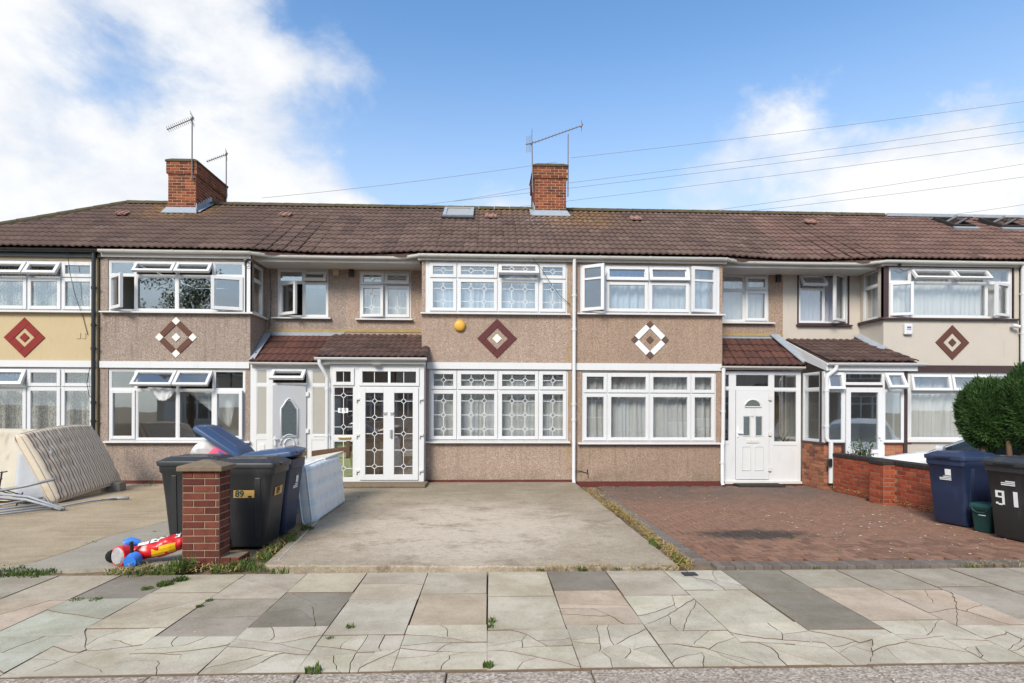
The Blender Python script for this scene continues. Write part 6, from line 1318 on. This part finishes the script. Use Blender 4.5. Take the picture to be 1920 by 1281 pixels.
quilt('mattress', 'blue and white checked single mattress standing on edge by the bins', 1.85, .84, .27, (-4.44, -4.58, .0), (-.03, 1.85, .0), (-.10, .03, .84), 'checks', (8, 4), depth=.016, piping='white')
mb = MB(); mb.box(-5.0, -4.46, -3.6, -2.4, .795, .83, 0, lambda x, y, z: (x, y, z + (x + 4.7) * .18 + (y + 3) * .02)); tag(mb.build('board', plain('white_board', (.60, .57, .50), .6, .3, .12), bevel=.008), 'off-white board lying tilted behind the blue checked mattress', 'board')
mb = MB(); mb.box(-5.05, -4.35, -2.35, -2.25, .82, .92, 0, lambda x, y, z: (x, y, z + (x + 4.7) * .12)); mb.box(-4.42, -4.36, -2.42, -2.33, .75, 1.06); tag(mb.build('timber_frame', plain('dark_stained_wood', (.09, .045, .025), .6, .3, .3, 12), bevel=.004), 'brown broken timber frame behind the off-white board', 'timber')
mb = MB(); mb.box(-5.0, -4.62, -3.5, -2.6, .0, .76); tag(mb.build('box', plain('cream_cardboard', (.45, .38, .28), .8, .2, .15), bevel=.01), 'large pale box hidden behind the blue checked mattress', 'box')
# grey tubular bed frame pieces and a black slatted rack
def tubes(mb, segs, r, n=8):
    for s_ in segs: mb.tube(s_, r, n)
e = thing('metal_bed', 'grey tubular bed frame lying on the tan concrete at the left edge', 'bed frame', (-9.0, -3.6, 0))
mb = MB(); tubes(mb, [[(-9.95, -3.25, .28), (-9.3, -3.2, .20), (-8.62, -3.38, .035)], [(-9.95, -3.30, .24), (-9.3, -3.25, .16), (-8.64, -3.42, .03)]], .022); mb.build('side_rail', MAT['greymetal'], e, smooth=True)
for k, (a, b) in enumerate((((-9.6, -4.25, .03), (-8.72, -3.35, .05)), ((-9.6, -4.1, .05), (-8.80, -3.25, .07)), ((-9.6, -3.95, .07), (-8.95, -3.15, .10)), ((-9.7, -3.7, .09), (-9.15, -3.1, .17)))): mb = MB(); mb.tube([a, b], .016, 8); mb.build('slat', MAT['greymetal'], e, smooth=True)
mb = MB(); mb.tube([(-8.9, -3.3, .03), (-8.75, -2.6, .03), (-8.45, -2.25, .03)], .016, 8); mb.tube([(-8.62, -2.30, .03), (-8.30, -2.24, .035)], .025, 8); mb.build('cross_bar', MAT['greymetal'], e, smooth=True)
e = thing('metal_bedstead', 'grey tubular headboard end leaning in front of the cream mattress', 'bed frame', (-9.8, -3.4, 0))
mb = MB(); mb.tube([(-10.15, -3.45, .15), (-9.95, -3.45, .62), (-9.82, -3.45, .70), (-10.3, -3.45, .72)], .024, 8); mb.build('hoop', MAT['greymetal'], e, smooth=True)
mb = MB(); mb.tube([(-10.1, -3.45, .46), (-9.98, -3.45, .68)], .012, 6); mb.tube([(-10.2, -3.45, .50), (-9.99, -3.45, .52)], .012, 6); mb.build('spindle', MAT['greymetal'], e)
mb = MB(); mb.tube([(-9.98, -3.2, .26), (-9.45, -3.05, .36), (-9.05, -3.0, .46)], .026, 8); mb.build('arm', MAT['greymetal'], e, smooth=True)
e = thing('wire_rack', 'black slatted metal rack lying in the heap below the striped mattress', 'rack', (-9.5, -3.2, 0)); 
for k in range(6): mb = MB(); mb.tube([(-10.1 + k * .05, -3.1 - k * .03, .40 - k * .05), (-9.3 + k * .02, -2.95 - k * .02, .10 - k * .012)], .010, 6); mb.build('bar', MAT['black'], e)
mb = MB(); tubes(mb, [[(-10.15, -3.15, .52), (-9.72, -3.1, .60)], [(-9.80, -3.1, .60), (-9.85, -3.1, .30)], [(-10.0, -3.12, .44), (-9.80, -3.1, .48)], [(-9.9, -3.2, .26), (-9.70, -3.25, .06)], [(-9.55, -3.0, .24), (-9.55, -3.15, .02)]], .012, 6); mb.build('rack_frame', MAT['black'], e)

# ------------------------------------------------------------------ toy motorbike lying on its side
MAT['toyred'] = plain('toy_red_plastic', (.55, .012, .015), .3, .5, .08); MAT['toyyel'] = plain('toy_yellow_plastic', (.72, .42, .01), .35, .5, .06); MAT['toyblue'] = plain('toy_blue_plastic', (.04, .20, .68), .35, .5, .08); MAT['toygrey'] = plain('toy_grey_print', (.34, .33, .33), .4, .4, .5, 40)
e = thing('ride_on_toy', 'red, yellow and blue ride-on toy motorbike lying on its side by the pier', 'toy', (-5.58, -6.62, 0), R(14))
mb = MB(); secs = [(-.16, .075, .085, .105), (-.12, .095, .10, .11), (-.05, .07, .075, .11), (.06, .075, .085, .13), (.18, .10, .095, .155), (.30, .115, .10, .185), (.42, .09, .075, .205), (.47, .05, .04, .21)]
def toy_sec(x):
    for q, w in zip(secs, secs[1:]):
        if q[0] <= x <= w[0]: k = (x - q[0]) / (w[0] - q[0]); return [q[i] + (w[i] - q[i]) * k for i in range(4)]
    return list(secs[-1])
rt = random.Random(4); ph_ = [rt.uniform(0, 6.28) for _ in range(6)]
mb.loft([[(x, ry * cr_ * math.cos(a_), zc + rz * cr_ * math.sin(a_)) for a_ in (2 * math.pi * k / 24 for k in range(24)) for cr_ in (1 + .06 * math.sin(3 * a_ + x * 23 + ph_[0]) + .05 * math.sin(5 * a_ - x * 41 + ph_[1]) + .03 * math.sin(x * 90 + ph_[2]),)] for x, ry, rz, zc in (toy_sec(-.16 + .63 * i / 26) for i in range(27))]); body = mb.build('body', MAT['toyred'], e, local=True, smooth=True)
mb = MB(); mb.loft([[(x, -(ry + .006) * math.cos(a_), zc + (rz + .006) * math.sin(a_)) for a_ in (-.75, -.4, 0, .3)] for x, ry, rz, zc in ((.14, .09, .09, .145), (.22, .105, .096, .165), (.31, .115, .10, .187), (.37, .105, .09, .197))], closed=False); mb.build('side_panel', MAT['toyyel'], body, local=True)
mb = MB()
for x0, x1, a0, a1 in ((.0, .10, .9, 1.9), (.12, .40, .85, 1.7)):
    mb.loft([[(x, -(.09 if x > .1 else .078) * math.cos(a_) * 1.0, (.13 + (x - .05) * .19) + (.105 if x > .1 else .095) * math.sin(a_)) for a_ in (a0, (a0 + a1) / 2, a1)] for x in (x0, (x0 + x1) / 2, x1)], closed=False)
mb.build('white_panel', MAT['white'], body, local=True)
mb = MB()
for i in range(4):
    for j in range(3):
        x = .15 + i * .065 + (j % 2) * .02; a_ = .95 + j * .26; q = [(x, a_), (x + .03, a_), (x + .036, a_ + .12), (x + .006, a_ + .12)]; mb.add([(u, -.096 * math.cos(w), (.13 + (u - .05) * .19) + .113 * math.sin(w)) for u, w in q], [(0, 1, 2, 3)])
mb.build('check_print', MAT['ink'], body, local=True)
mb = MB(); c = Vector((-.13, -.045, .105)); nrm = Vector((-.62, -.78, .05)).normalized(); mb.tube([tuple(c - nrm * .02), tuple(c + nrm * .055), tuple(c + nrm * .065)], [.10, .105, .075], 22); mb.build('headlight_rim', MAT['toyred'], e, local=True, auto=40)
mb = MB(); mb.tube([tuple(c + nrm * .058), tuple(c + nrm * .074)], [.094, .078], 20); mb.build('headlight', MAT['toygrey'], e, local=True)
mb = MB(); mb.tube([(-.22, .02, .10), (-.26, .06, .08), (-.23, .10, .09)], [.06, .07, .05], 12); mb.build('front_wheel', MAT['rubber'], e, local=True)
mb = MB(); mb.tube([(-.03, -.10, .08), (-.035, -.115, .26)], .018, 8); mb.tube([(-.12, .06, .18), (-.02, -.10, .13)], .016, 8); mb.build('handlebar', MAT['black'], e, local=True)
mb = MB(); mb.tube([(-.01, -.09, .08), (-.03, -.19, .065)], [.075, .062], 16); mb.tube([(-.03, -.17, .02), (-.03, -.19, -.0)], .022, 8); mb.build('grip', MAT['toyblue'], e, local=True, auto=40)
mb = MB(); mb.tube([(-.15, .07, .20), (-.10, .08, .225), (-.02, .09, .20)], [.05, .048, .035], 14); mb.build('grip', MAT['toyblue'], e, local=True, auto=40)
# ------------------------------------------------------------------ white hatchback behind the wall
t = NT('white_car_paint'); t.pbr((.78, .79, .80), .25, .5, 0, None, **{'Coat Weight': .6, 'Coat Roughness': .05}); MAT['carwhite'] = t.mat
t = NT('tinted_car_glass'); t.pbr((.05, .062, .056), .06, .7); MAT['carglass'] = t.mat
car = thing('parked_car', 'white hatchback parked behind the garden wall, mostly hidden by bin and topiary', 'car', (7.22, -2.80, -.05), R(-54))
# local: nose at -X
st = [(-2.02, .50, .66, .45, .60), (-1.95, .62, .72, .55, .68), (-1.75, .76, .78, .62, .74), (-1.3, .86, .82, .70, .80), (-.85, .95, .845, .74, .88), (-.45, 1.14, .85, .70, .92), (.0, 1.36, .85, .62, .94), (.35, 1.45, .85, .58, .95), (.9, 1.48, .85, .57, .96), (1.4, 1.44, .84, .56, .97), (1.75, 1.30, .82, .56, .98), (1.95, 1.02, .78, .60, .95), (2.02, .70, .70, .58, .66)]
def csec(x, zt, w, wr, zb):
    half = [(0, zt), (wr * .7, zt - .012), (wr, zt - .045), (wr + .03, zt - .075), (w - .01, zb), (w, zb - .12), (w, .42), (w - .03, .28), (w - .15, .20), (0, .18)]
    return [(x, y, z) for y, z in half] + [(x, -y, z) for y, z in half[-2:0:-1]]
rings = [csec(*s_) for s_ in st]; mb = MB(); n = len(rings[0]); mb.add([p for r_ in rings for p in r_], [])
for k in range(len(rings) - 1):
    xm = (st[k][0] + st[k + 1][0]) / 2
    for i in range(n):
        mi = 0; a, b = i, (i + 1) % n; seg = min(i, n - 1 - i)
        if seg in (0, 1) and (-.86 < xm < .0 or xm > 1.7 and xm < 1.96): mi = 1
        if seg == 3 and -.46 < xm < 1.5: mi = 1
        if seg == 3 and -.86 < xm < -.45: mi = 2
        mb.f.append((k * n + a, k * n + b, (k + 1) * n + b, (k + 1) * n + a)); mb.m.append(mi)
mb.f.append(tuple(range(n))[::-1]); mb.m.append(0); mb.f.append(tuple(range((len(rings) - 1) * n, len(rings) * n))); mb.m.append(0)
o = mb.build('body', [MAT['carwhite'], MAT['carglass'], MAT['black']], car, local=True, auto=50)
for sx_, sy_ in ((-1.25, -1), (-1.25, 1), (1.25, -1), (1.25, 1)):
    mb = MB(); mb.tube([(sx_, sy_ * .70, .30), (sx_, sy_ * .865, .30)], .30, 24); w_ = mb.build('wheel', MAT['rubber'], car, local=True, auto=40); mb = MB(); mb.tube([(sx_, sy_ * .86, .30), (sx_, sy_ * .875, .30)], [.20, .19], 20); mb.build('rim', MAT['metal'], w_, local=True)
for sy_ in (-1, 1):
    mb = MB(); mb.loft([[(-.62 + dx, sy_ * (.86 + yy), zz) for yy, zz in ((.0, .95), (.10, .92), (.19, .95), (.20, 1.03), (.16, 1.07), (.04, 1.06))] for dx in (0, .05, .12)]); mb.build('wing_mirror', MAT['carwhite'], car, local=True, bevel=.02, seg=3, auto=60)
    mb = MB(); mb.box(-.60, -.50, sy_ * .84 if sy_ > 0 else -.90, sy_ * .90 if sy_ > 0 else -.84, .93, .97); mb.build('mirror_arm', MAT['black'], car, local=True)
    mb = MB(); mb.prism([(-1.93, sy_ * .50, .60), (-1.80, sy_ * .74, .62), (-1.62, sy_ * .79, .72), (-1.88, sy_ * .60, .68)], (-.012, sy_ * .02, .012)); mb.build('headlight', MAT['glass2'], car, local=True)
    mb = MB(); mb.tube([(-.35, sy_ * .862, .82), (-.18, sy_ * .862, .82)], .014, 6); mb.build('door_handle', MAT['carwhite'], car, local=True)
mb = MB(); mb.box(-2.04, -2.0, -.45, .45, .30, .46); mb.build('grille', MAT['black'], car, local=True)

# ------------------------------------------------------------------ vegetation
def leaf_mat(name, a, b, c, rough=.6):
    t = NT(name); p = t.pos(); col = t.mix(t.step(t.noise(p, 3.5, 4), .3, .7), a, b); col = t.mix(t.step(t.noise(p, 60., 3), .5, .8, 0, .6), col, c)
    pr = t.n('ShaderNodeBsdfPrincipled'); t.set(pr.inputs['Base Color'], col); pr.inputs['Roughness'].default_value = rough; pr.inputs['Specular IOR Level'].default_value = .25
    tl = t.n('ShaderNodeBsdfTranslucent'); t.set(tl.inputs[0], col); mx = t.n('ShaderNodeMixShader'); mx.inputs[0].default_value = .25; t.l(pr.outputs[0], mx.inputs[1]); t.l(tl.outputs[0], mx.inputs[2]); t.l(mx.outputs[0], t.out.inputs[0]); return t.mat
MAT['cypress'] = leaf_mat('cypress_foliage', (.030, .070, .018), (.055, .115, .030), (.11, .19, .05)); MAT['shrubleaf'] = leaf_mat('glossy_shrub_leaf', (.02, .06, .012), (.045, .11, .02), (.09, .17, .04), .35)
MAT['weed'] = leaf_mat('weed_leaf', (.06, .105, .022), (.11, .165, .04), (.22, .20, .07)); MAT['straw'] = leaf_mat('dry_straw', (.36, .25, .085), (.46, .34, .13), (.24, .16, .06), .9); MAT['bark'] = plain('brown_bark', (.10, .065, .04), .9, .2, .3, 18, .5, 30)
def crown_pts(rr, c, rad, n, lobes, shell=.72):
    out = []
    while len(out) < n:
        d = Vector((rr.gauss(0, 1), rr.gauss(0, 1), rr.gauss(0, 1))).normalized(); k = 1 + .045 * math.sin(d.x * 9 + d.z * 5) + .04 * math.sin(d.y * 11 - d.z * 8 + 1.3)
        for l in lobes: k += l[3] * max(0, d.dot(Vector(l[:3]).normalized())) ** 6
        r_ = k * (shell + (1 - shell) * rr.random() ** .4)
        k += .10 * math.sin(d.x * 21 + 2) * math.sin(d.y * 17) * math.sin(d.z * 19 + 1); r_ *= k / max(.6, k - .06 * rr.random()); out.append((Vector((c[0] + d.x * rad[0] * r_, c[1] + d.y * rad[1] * r_, c[2] + d.z * rad[2] * r_)), d))
    return out
def topiary(label, base, c, rad, n, seed, trunks, lobes=()):
    rr = random.Random(seed); e = thing('topiary_tree', label, 'tree', base, group='clipped topiary trees'); mb = MB()
    for P in trunks: mb.tube(P, [.045 - .006 * i for i in range(len(P))], 8)
    mb.build('trunk', MAT['bark'], e, smooth=True)
    mb = MB()
    for p, d in crown_pts(rr, c, rad, n, lobes, .80):
        ax = Vector((rr.gauss(0, 1), rr.gauss(0, 1), rr.gauss(0, 1))).normalized(); t_ = (d * .9 + Vector((0, 0, .5)) + ax * .55).normalized(); s_ = t_.cross(ax).normalized() * rr.uniform(.005, .010); L = rr.uniform(.025, .055) * (2.2 if rr.random() < .03 else 1)
        mb.add([tuple(p - s_), tuple(p + s_), tuple(p + t_ * L + s_ * .4), tuple(p + t_ * L - s_ * .4)], [(0, 1, 2, 3)])
    core = []
    for j in range(1, 12):
        th = math.pi * j / 12; core.append([(c[0] + rad[0] * .80 * math.sin(th) * math.cos(2 * math.pi * i / 20), c[1] + rad[1] * .80 * math.sin(th) * math.sin(2 * math.pi * i / 20), c[2] + rad[2] * .80 * math.cos(th)) for i in range(20)])
    mb.loft(core); mb.build('crown', MAT['cypress'], e)
topiary('left clipped cypress ball on bare stems in front of the car', (6.05, -4.0, -.02), (6.02, -4.0, 1.58), (.38, .40, .53), 24000, 3, [[(6.05, -4.0, -.05), (6.05, -4.0, .6), (6.02, -4.0, 1.2)], [(6.05, -3.98, .5), (6.14, -3.96, .85), (6.18, -3.96, 1.2)], [(6.05, -4.0, .55), (5.94, -4.03, .85), (5.90, -4.03, 1.2)]], [(0, 0, 1, .02), (-.6, 0, .6, .06)])
topiary('larger clipped cypress ball behind the 91 bin at the right edge', (6.32, -4.35, -.02), (6.40, -4.42, 1.66), (.50, .48, .62), 30000, 4, [[(6.25, -4.35, -.05), (6.22, -4.35, .5), (6.3, -4.35, 1.2)], [(6.22, -4.35, .5), (6.06, -4.36, .8), (6.02, -4.36, 1.25)]], [(.2, 0, 1, .05), (-.3, -.2, .9, .05)])
# glossy shrub behind the wall
rr = random.Random(12); e = thing('shrub', 'small glossy-leaved shrub behind the wall below the projecting porch', 'plant', (5.72, -1.35, -.02)); mb = MB(); sm = MB()
for k in range(14):
    a = rr.uniform(0, 6.28); tip = Vector((5.70 + .30 * math.cos(a) * rr.random(), -1.35 + .26 * math.sin(a) * rr.random(), rr.uniform(.72, 1.02))); sm.tube([(5.72, -1.35, 0), tuple((Vector((5.72, -1.35, 0)) + tip) / 2 + Vector((0, 0, .1))), tuple(tip)], .006, 5)
    for q in range(26):
        p = Vector((5.72, -1.35, .3)).lerp(tip, rr.uniform(.45, 1.05)) + Vector((rr.uniform(-.06, .06), rr.uniform(-.06, .06), rr.uniform(-.04, .06))); d = Vector((rr.uniform(-1, 1), rr.uniform(-1, 1), rr.uniform(-.2, .8))).normalized(); s_ = d.cross(Vector((rr.uniform(-.3, .3), rr.uniform(-.3, .3), 1))).normalized() * rr.uniform(.012, .02); L = rr.uniform(.05, .09); n_ = d.cross(s_).normalized() * .008
        mb.add([tuple(p), tuple(p + d * L * .45 + s_ + n_), tuple(p + d * L), tuple(p + d * L * .45 - s_ + n_)], [(0, 1, 2), (0, 2, 3)])
mb.build('foliage', MAT['shrubleaf'], e); sm.build('stem', MAT['bark'], e)
# weeds and straw in the joints
def blades(mb, x, y, z, n, h, spread, rr, lean=.6, w=.006):
    for _ in range(n):
        a = rr.uniform(0, 6.28); r_ = spread * math.sqrt(rr.random()); b = Vector((x + r_ * math.cos(a), y + r_ * math.sin(a), z - .01)); a2 = rr.uniform(0, 6.28); H = h * rr.uniform(.4, 1.1); ln = lean * rr.random() * H
        t_ = b + Vector((math.cos(a2) * ln, math.sin(a2) * ln, H)); m_ = b.lerp(t_, .55) + Vector((0, 0, H * .12)); s_ = Vector((-math.sin(a2 + 1), math.cos(a2 + 1), 0)) * w * rr.uniform(.6, 1.4)
        mb.add([tuple(b - s_), tuple(b + s_), tuple(m_ + s_ * .8), tuple(m_ - s_ * .8), tuple(t_)], [(0, 1, 2, 3), (3, 2, 4)])
def broad(mb, x, y, z, n, L, spread, rr):
    for _ in range(n):
        a = rr.uniform(0, 6.28); r_ = spread * math.sqrt(rr.random()); p = Vector((x + r_ * math.cos(a), y + r_ * math.sin(a), z + rr.uniform(0, .07))); d = Vector((math.cos(a * 3), math.sin(a * 3), rr.uniform(-.1, .8))).normalized(); s_ = d.cross(Vector((0, 0, 1))).normalized() * L * .28; l = L * rr.uniform(.6, 1.3)
        mb.add([tuple(p), tuple(p + d * l * .5 + s_), tuple(p + d * l), tuple(p + d * l * .5 - s_)], [(0, 1, 2), (0, 2, 3)])
rr = random.Random(77); mb = MB()
for (x, y, n, h, s_) in [(-4.98, -6.93, 60, .22, .09), (-5.10, -6.95, 60, .14, .16), (-5.35, -6.96, 60, .07, .16), (-5.6, -6.93, 40, .06, .13), (-4.60, -6.90, 50, .10, .12), (-4.42, -6.80, 60, .11, .13), (-4.34, -6.45, 50, .12, .10), (-4.36, -6.1, 50, .10, .09), (-4.32, -5.7, 60, .11, .09), (-4.36, -5.4, 40, .09, .08), (-4.32, -5.0, 60, .10, .09), (-4.25, -6.88, 30, .08, .09),
                         (-6.35, -6.98, 120, .05, .16), (-6.65, -6.97, 140, .06, .20), (-6.95, -6.98, 120, .05, .18), (-7.3, -6.97, 60, .05, .2), (-4.90, -7.38, 200, .05, .07), (-4.83, -7.24, 160, .05, .06), (-5.0, -7.50, 90, .03, .05), (-5.42, -7.79, 30, .03, .05), (-5.26, -7.8, 40, .03, .05), (-3.93, -7.02, 16, .10, .04), (-1.86, -8.45, 14, .07, .025), (-1.86, -8.55, 14, .05, .03), (-1.885, -9.22, 26, .06, .03), (-2.98, -9.25, 30, .07, .05), (-2.93, -8.52, 20, .05, .03), (-3.02, -8.72, 10, .04, .03),
                         (-.92, -6.99, 20, .06, .04), (-.55, -6.99, 14, .05, .05), (-1.35, -6.99, 12, .04, .05), (.16, -6.80, 40, .10, .07), (.20, -6.55, 20, .09, .05), (.12, -6.0, 50, .09, .07), (.15, -5.8, 50, .09, .06), (-4.2, -2.2, 20, .07, .1), (.02, -1.1, 20, .07, .1), (1.55, -6.99, 14, .03, .05), (2.2, -6.3, 10, .04, .03), (2.0, -5.6, 10, .04, .04), (3.2, -6.96, 24, .04, .08), (3.9, -6.98, 30, .05, .06), (-4.05, -7.0, 12, .05, .08), (-6.3, -5.0, 20, .03, .06), (-6.72, -5.6, 16, .03, .08), (-4.28, -7.85, 40, .03, .03), (-4.29, -8.0, 40, .03, .03)]:
    blades(mb, x, y, 0, int(n * 1.6), h * .85, s_, rr)
for (x, y, n, L, s_) in [(-5.0, -6.95, 90, .05, .12), (-4.95, -6.9, 60, .05, .08), (-4.45, -6.75, 60, .045, .14), (-4.36, -6.2, 40, .04, .09), (-4.34, -5.6, 50, .045, .08), (-4.32, -5.05, 40, .045, .08), (-5.3, -6.95, 60, .035, .18), (-6.55, -6.97, 60, .03, .16), (-9.0, -.35, 40, .05, .12), (-8.6, -.25, 20, .04, .2), (.13, -5.9, 10, .04, .05)]: broad(mb, x, y, .0, n, L, s_, rr)
tag(mb.build('weeds', MAT['weed']), 'green weeds and grass tufts growing in the joints of the ground', 'weeds', kind='stuff')
mb = MB()
def scatter_straw(P0, P1, n, wid, L=.07):
    for _ in range(n):
        k = rr.random(); x = P0[0] + (P1[0] - P0[0]) * k + rr.gauss(0, wid); y = P0[1] + (P1[1] - P0[1]) * k + rr.gauss(0, wid); a = rr.uniform(0, 6.28); l = L * rr.uniform(.4, 1.2); s_ = .004; d = Vector((math.cos(a), math.sin(a), 0)); nn = Vector((-d.y, d.x, 0)) * s_; z = rr.uniform(.012, .05); p = Vector((x, y, z)); q = p + d * l + Vector((0, 0, rr.uniform(-.02, .03)))
        mb.add([tuple(p - nn), tuple(p + nn), tuple(q + nn), tuple(q - nn)], [(0, 1, 2, 3)])
scatter_straw((.20, -6.95), (.20, -3.0), 1500, .040); scatter_straw((.18, -4.2), (.12, -1.2), 800, .08, .05); scatter_straw((-1.4, -7.0), (.2, -7.01), 300, .03, .05); scatter_straw((-4.4, -6.85), (-5.6, -6.95), 400, .09, .05); scatter_straw((-4.38, -6.6), (-4.36, -4.8), 400, .07, .05); scatter_straw((5.30, -.9), (5.27, -5.0), 500, .05, .04); scatter_straw((3.2, -6.98), (5.2, -6.99), 300, .04, .05)
tag(mb.build('dry_grass', MAT['straw']), 'dry straw-coloured grass along the edges of the drives', 'dry grass', kind='stuff')
# fallen petals, paper scraps and grit
mb = MB()
def flake(x, y, z, s_, mb=mb):
    a = rr.uniform(0, 6.28); n = rr.choice((3, 4, 5)); mb.add([(x + s_ * rr.uniform(.6, 1) * math.cos(a + 6.28 * k / n), y + s_ * rr.uniform(.6, 1) * math.sin(a + 6.28 * k / n), z + rr.uniform(.001, .006)) for k in range(n)], [tuple(range(n))])
for _ in range(220): x, y = rr.uniform(2.4, 5.0), rr.gauss(-4.6, 1.1); flake(x, max(-6.8, min(-1, y)), zD(y) + .022, rr.uniform(.006, .022))
for _ in range(110): flake(rr.uniform(.4, 2.4), rr.uniform(-4.5, -.6), .0 + .012 - .03, rr.uniform(.006, .018))
for _ in range(60): flake(rr.uniform(-8.6, -6.6), rr.uniform(-4.0, -.4), .006, rr.uniform(.006, .016))
for _ in range(50): flake(rr.uniform(-7.0, -6.4), rr.gauss(-3.4, .4), .006, rr.uniform(.006, .014))
for _ in range(90): flake(rr.uniform(-9.0, -7.2), rr.uniform(-.5, -.12), .008, rr.uniform(.008, .02))
for _ in range(60): flake(rr.uniform(-6, 4), rr.uniform(-9.1, -7.1), .007, rr.uniform(.003, .009))
tag(mb.build('litter', plain('pale_petals_and_scraps', (.62, .56, .48), .8, .2, .3, 30)), 'scattered pale petals and paper scraps on the yards', 'litter', kind='stuff')

# ------------------------------------------------------------------ across the road: what the windows mirror
MAT['opp'] = render_mat('opposite_render', (.52, .47, .40), (.36, .31, .25)); MAT['oppglass'] = plain('opposite_glass', (.05, .06, .07), .1, .6)
def opposite(x0, k):
    e = thing('opposite_house', 'plain rendered terraced house across the road, only mirrored in the windows', 'house', (x0 + 2.6, -26, 0), group='houses across the road'); Y = -25.5
    mb = MB(); mb.box(x0, x0 + 5.15, Y - 7, Y, -.2, 5.0); b0 = x0 + (.05 if k % 2 else 1.9); mb.box(b0, b0 + 3.2, Y, Y + .8, -.2, 5.0); mb.build('wall', MAT['opp'] if k % 3 else MAT['pebD'], e)
    mb = MB(); mb.prism([(x0, Y + .9, 5.0), (x0, Y - 3.4, 7.3), (x0, Y - 7.4, 4.8)], (5.15, 0, 0)); mb.build('roof', MAT['tile'], e)
    for z0, z1 in ((.9, 2.5), (3.7, 4.85)):
        mb = MB(); mb.box(b0 + .1, b0 + 3.1, Y + .801, Y + .85, z0, z1); f_ = mb.build('window', MAT['upvc'], e)
        for i in range(4): m2 = MB(); m2.box(b0 + .18 + i * .74, b0 + .80 + i * .74, Y + .852, Y + .86, z0 + .08, z1 - .55 if z0 < 1 else z1 - .42); m2.box(b0 + .18 + i * .74, b0 + .80 + i * .74, Y + .852, Y + .86, z1 - .45 if z0 < 1 else z1 - .33, z1 - .07); m2.build('pane', MAT['oppglass'], f_)
    dx = x0 + (4.0 if k % 2 else .5); mb = MB(); mb.box(dx, dx + .95, Y + .002, Y + .06, 0, 2.1); mb.build('door', MAT['upvc'], e)
for k in range(-4, 5): opposite(-2.6 + k * 5.15, k + 8)
mb = MB(); mb.box(-60, 60, -25.4, -17.2, -.14, -.02); tag(mb.build('far_pavement', MAT['greyconc']), kind='structure')
rr = random.Random(31); e = thing('street_tree', 'leafy street tree across the road, only mirrored in the upper windows', 'tree', (-18.5, -20.0, 0)); mb = MB(); mb.tube([(-18.5, -20.0, -.1), (-18.45, -20.0, 2.2), (-18.3, -19.9, 4.2), (-18.2, -19.9, 7)], [.18, .14, .10, .05], 10)
for a in range(6): mb.tube([(-18.4, -19.95, 2.6 + a * .4), (-18.4 + 1.3 * math.cos(a * 2.1), -19.9 + 1.3 * math.sin(a * 2.1), 4.2 + a * .4)], [.06, .02], 6)
mb.build('trunk', MAT['bark'], e); mb = MB()
for c_ in [(rr.gauss(-18.4, 1.5), rr.gauss(-19.9, 1.1), rr.uniform(4.0, 9.4), rr.uniform(.6, 1.1)) for _ in range(26)]:
    for _ in range(300):
        d = Vector((rr.gauss(0, 1), rr.gauss(0, 1), rr.gauss(0, 1))).normalized() * c_[3] * rr.random() ** .45; p = Vector(c_[:3]) + d; u = Vector((rr.gauss(0, 1), rr.gauss(0, 1), rr.gauss(0, 1))).normalized(); w_ = u.cross(Vector((.3, .5, .8))).normalized(); s_ = rr.uniform(.06, .11)
        mb.add([tuple(p - u * s_), tuple(p + w_ * s_ * .5), tuple(p + u * s_), tuple(p - w_ * s_ * .5)], [(0, 1, 2, 3)])
mb.build('crown', MAT['shrubleaf'], e)
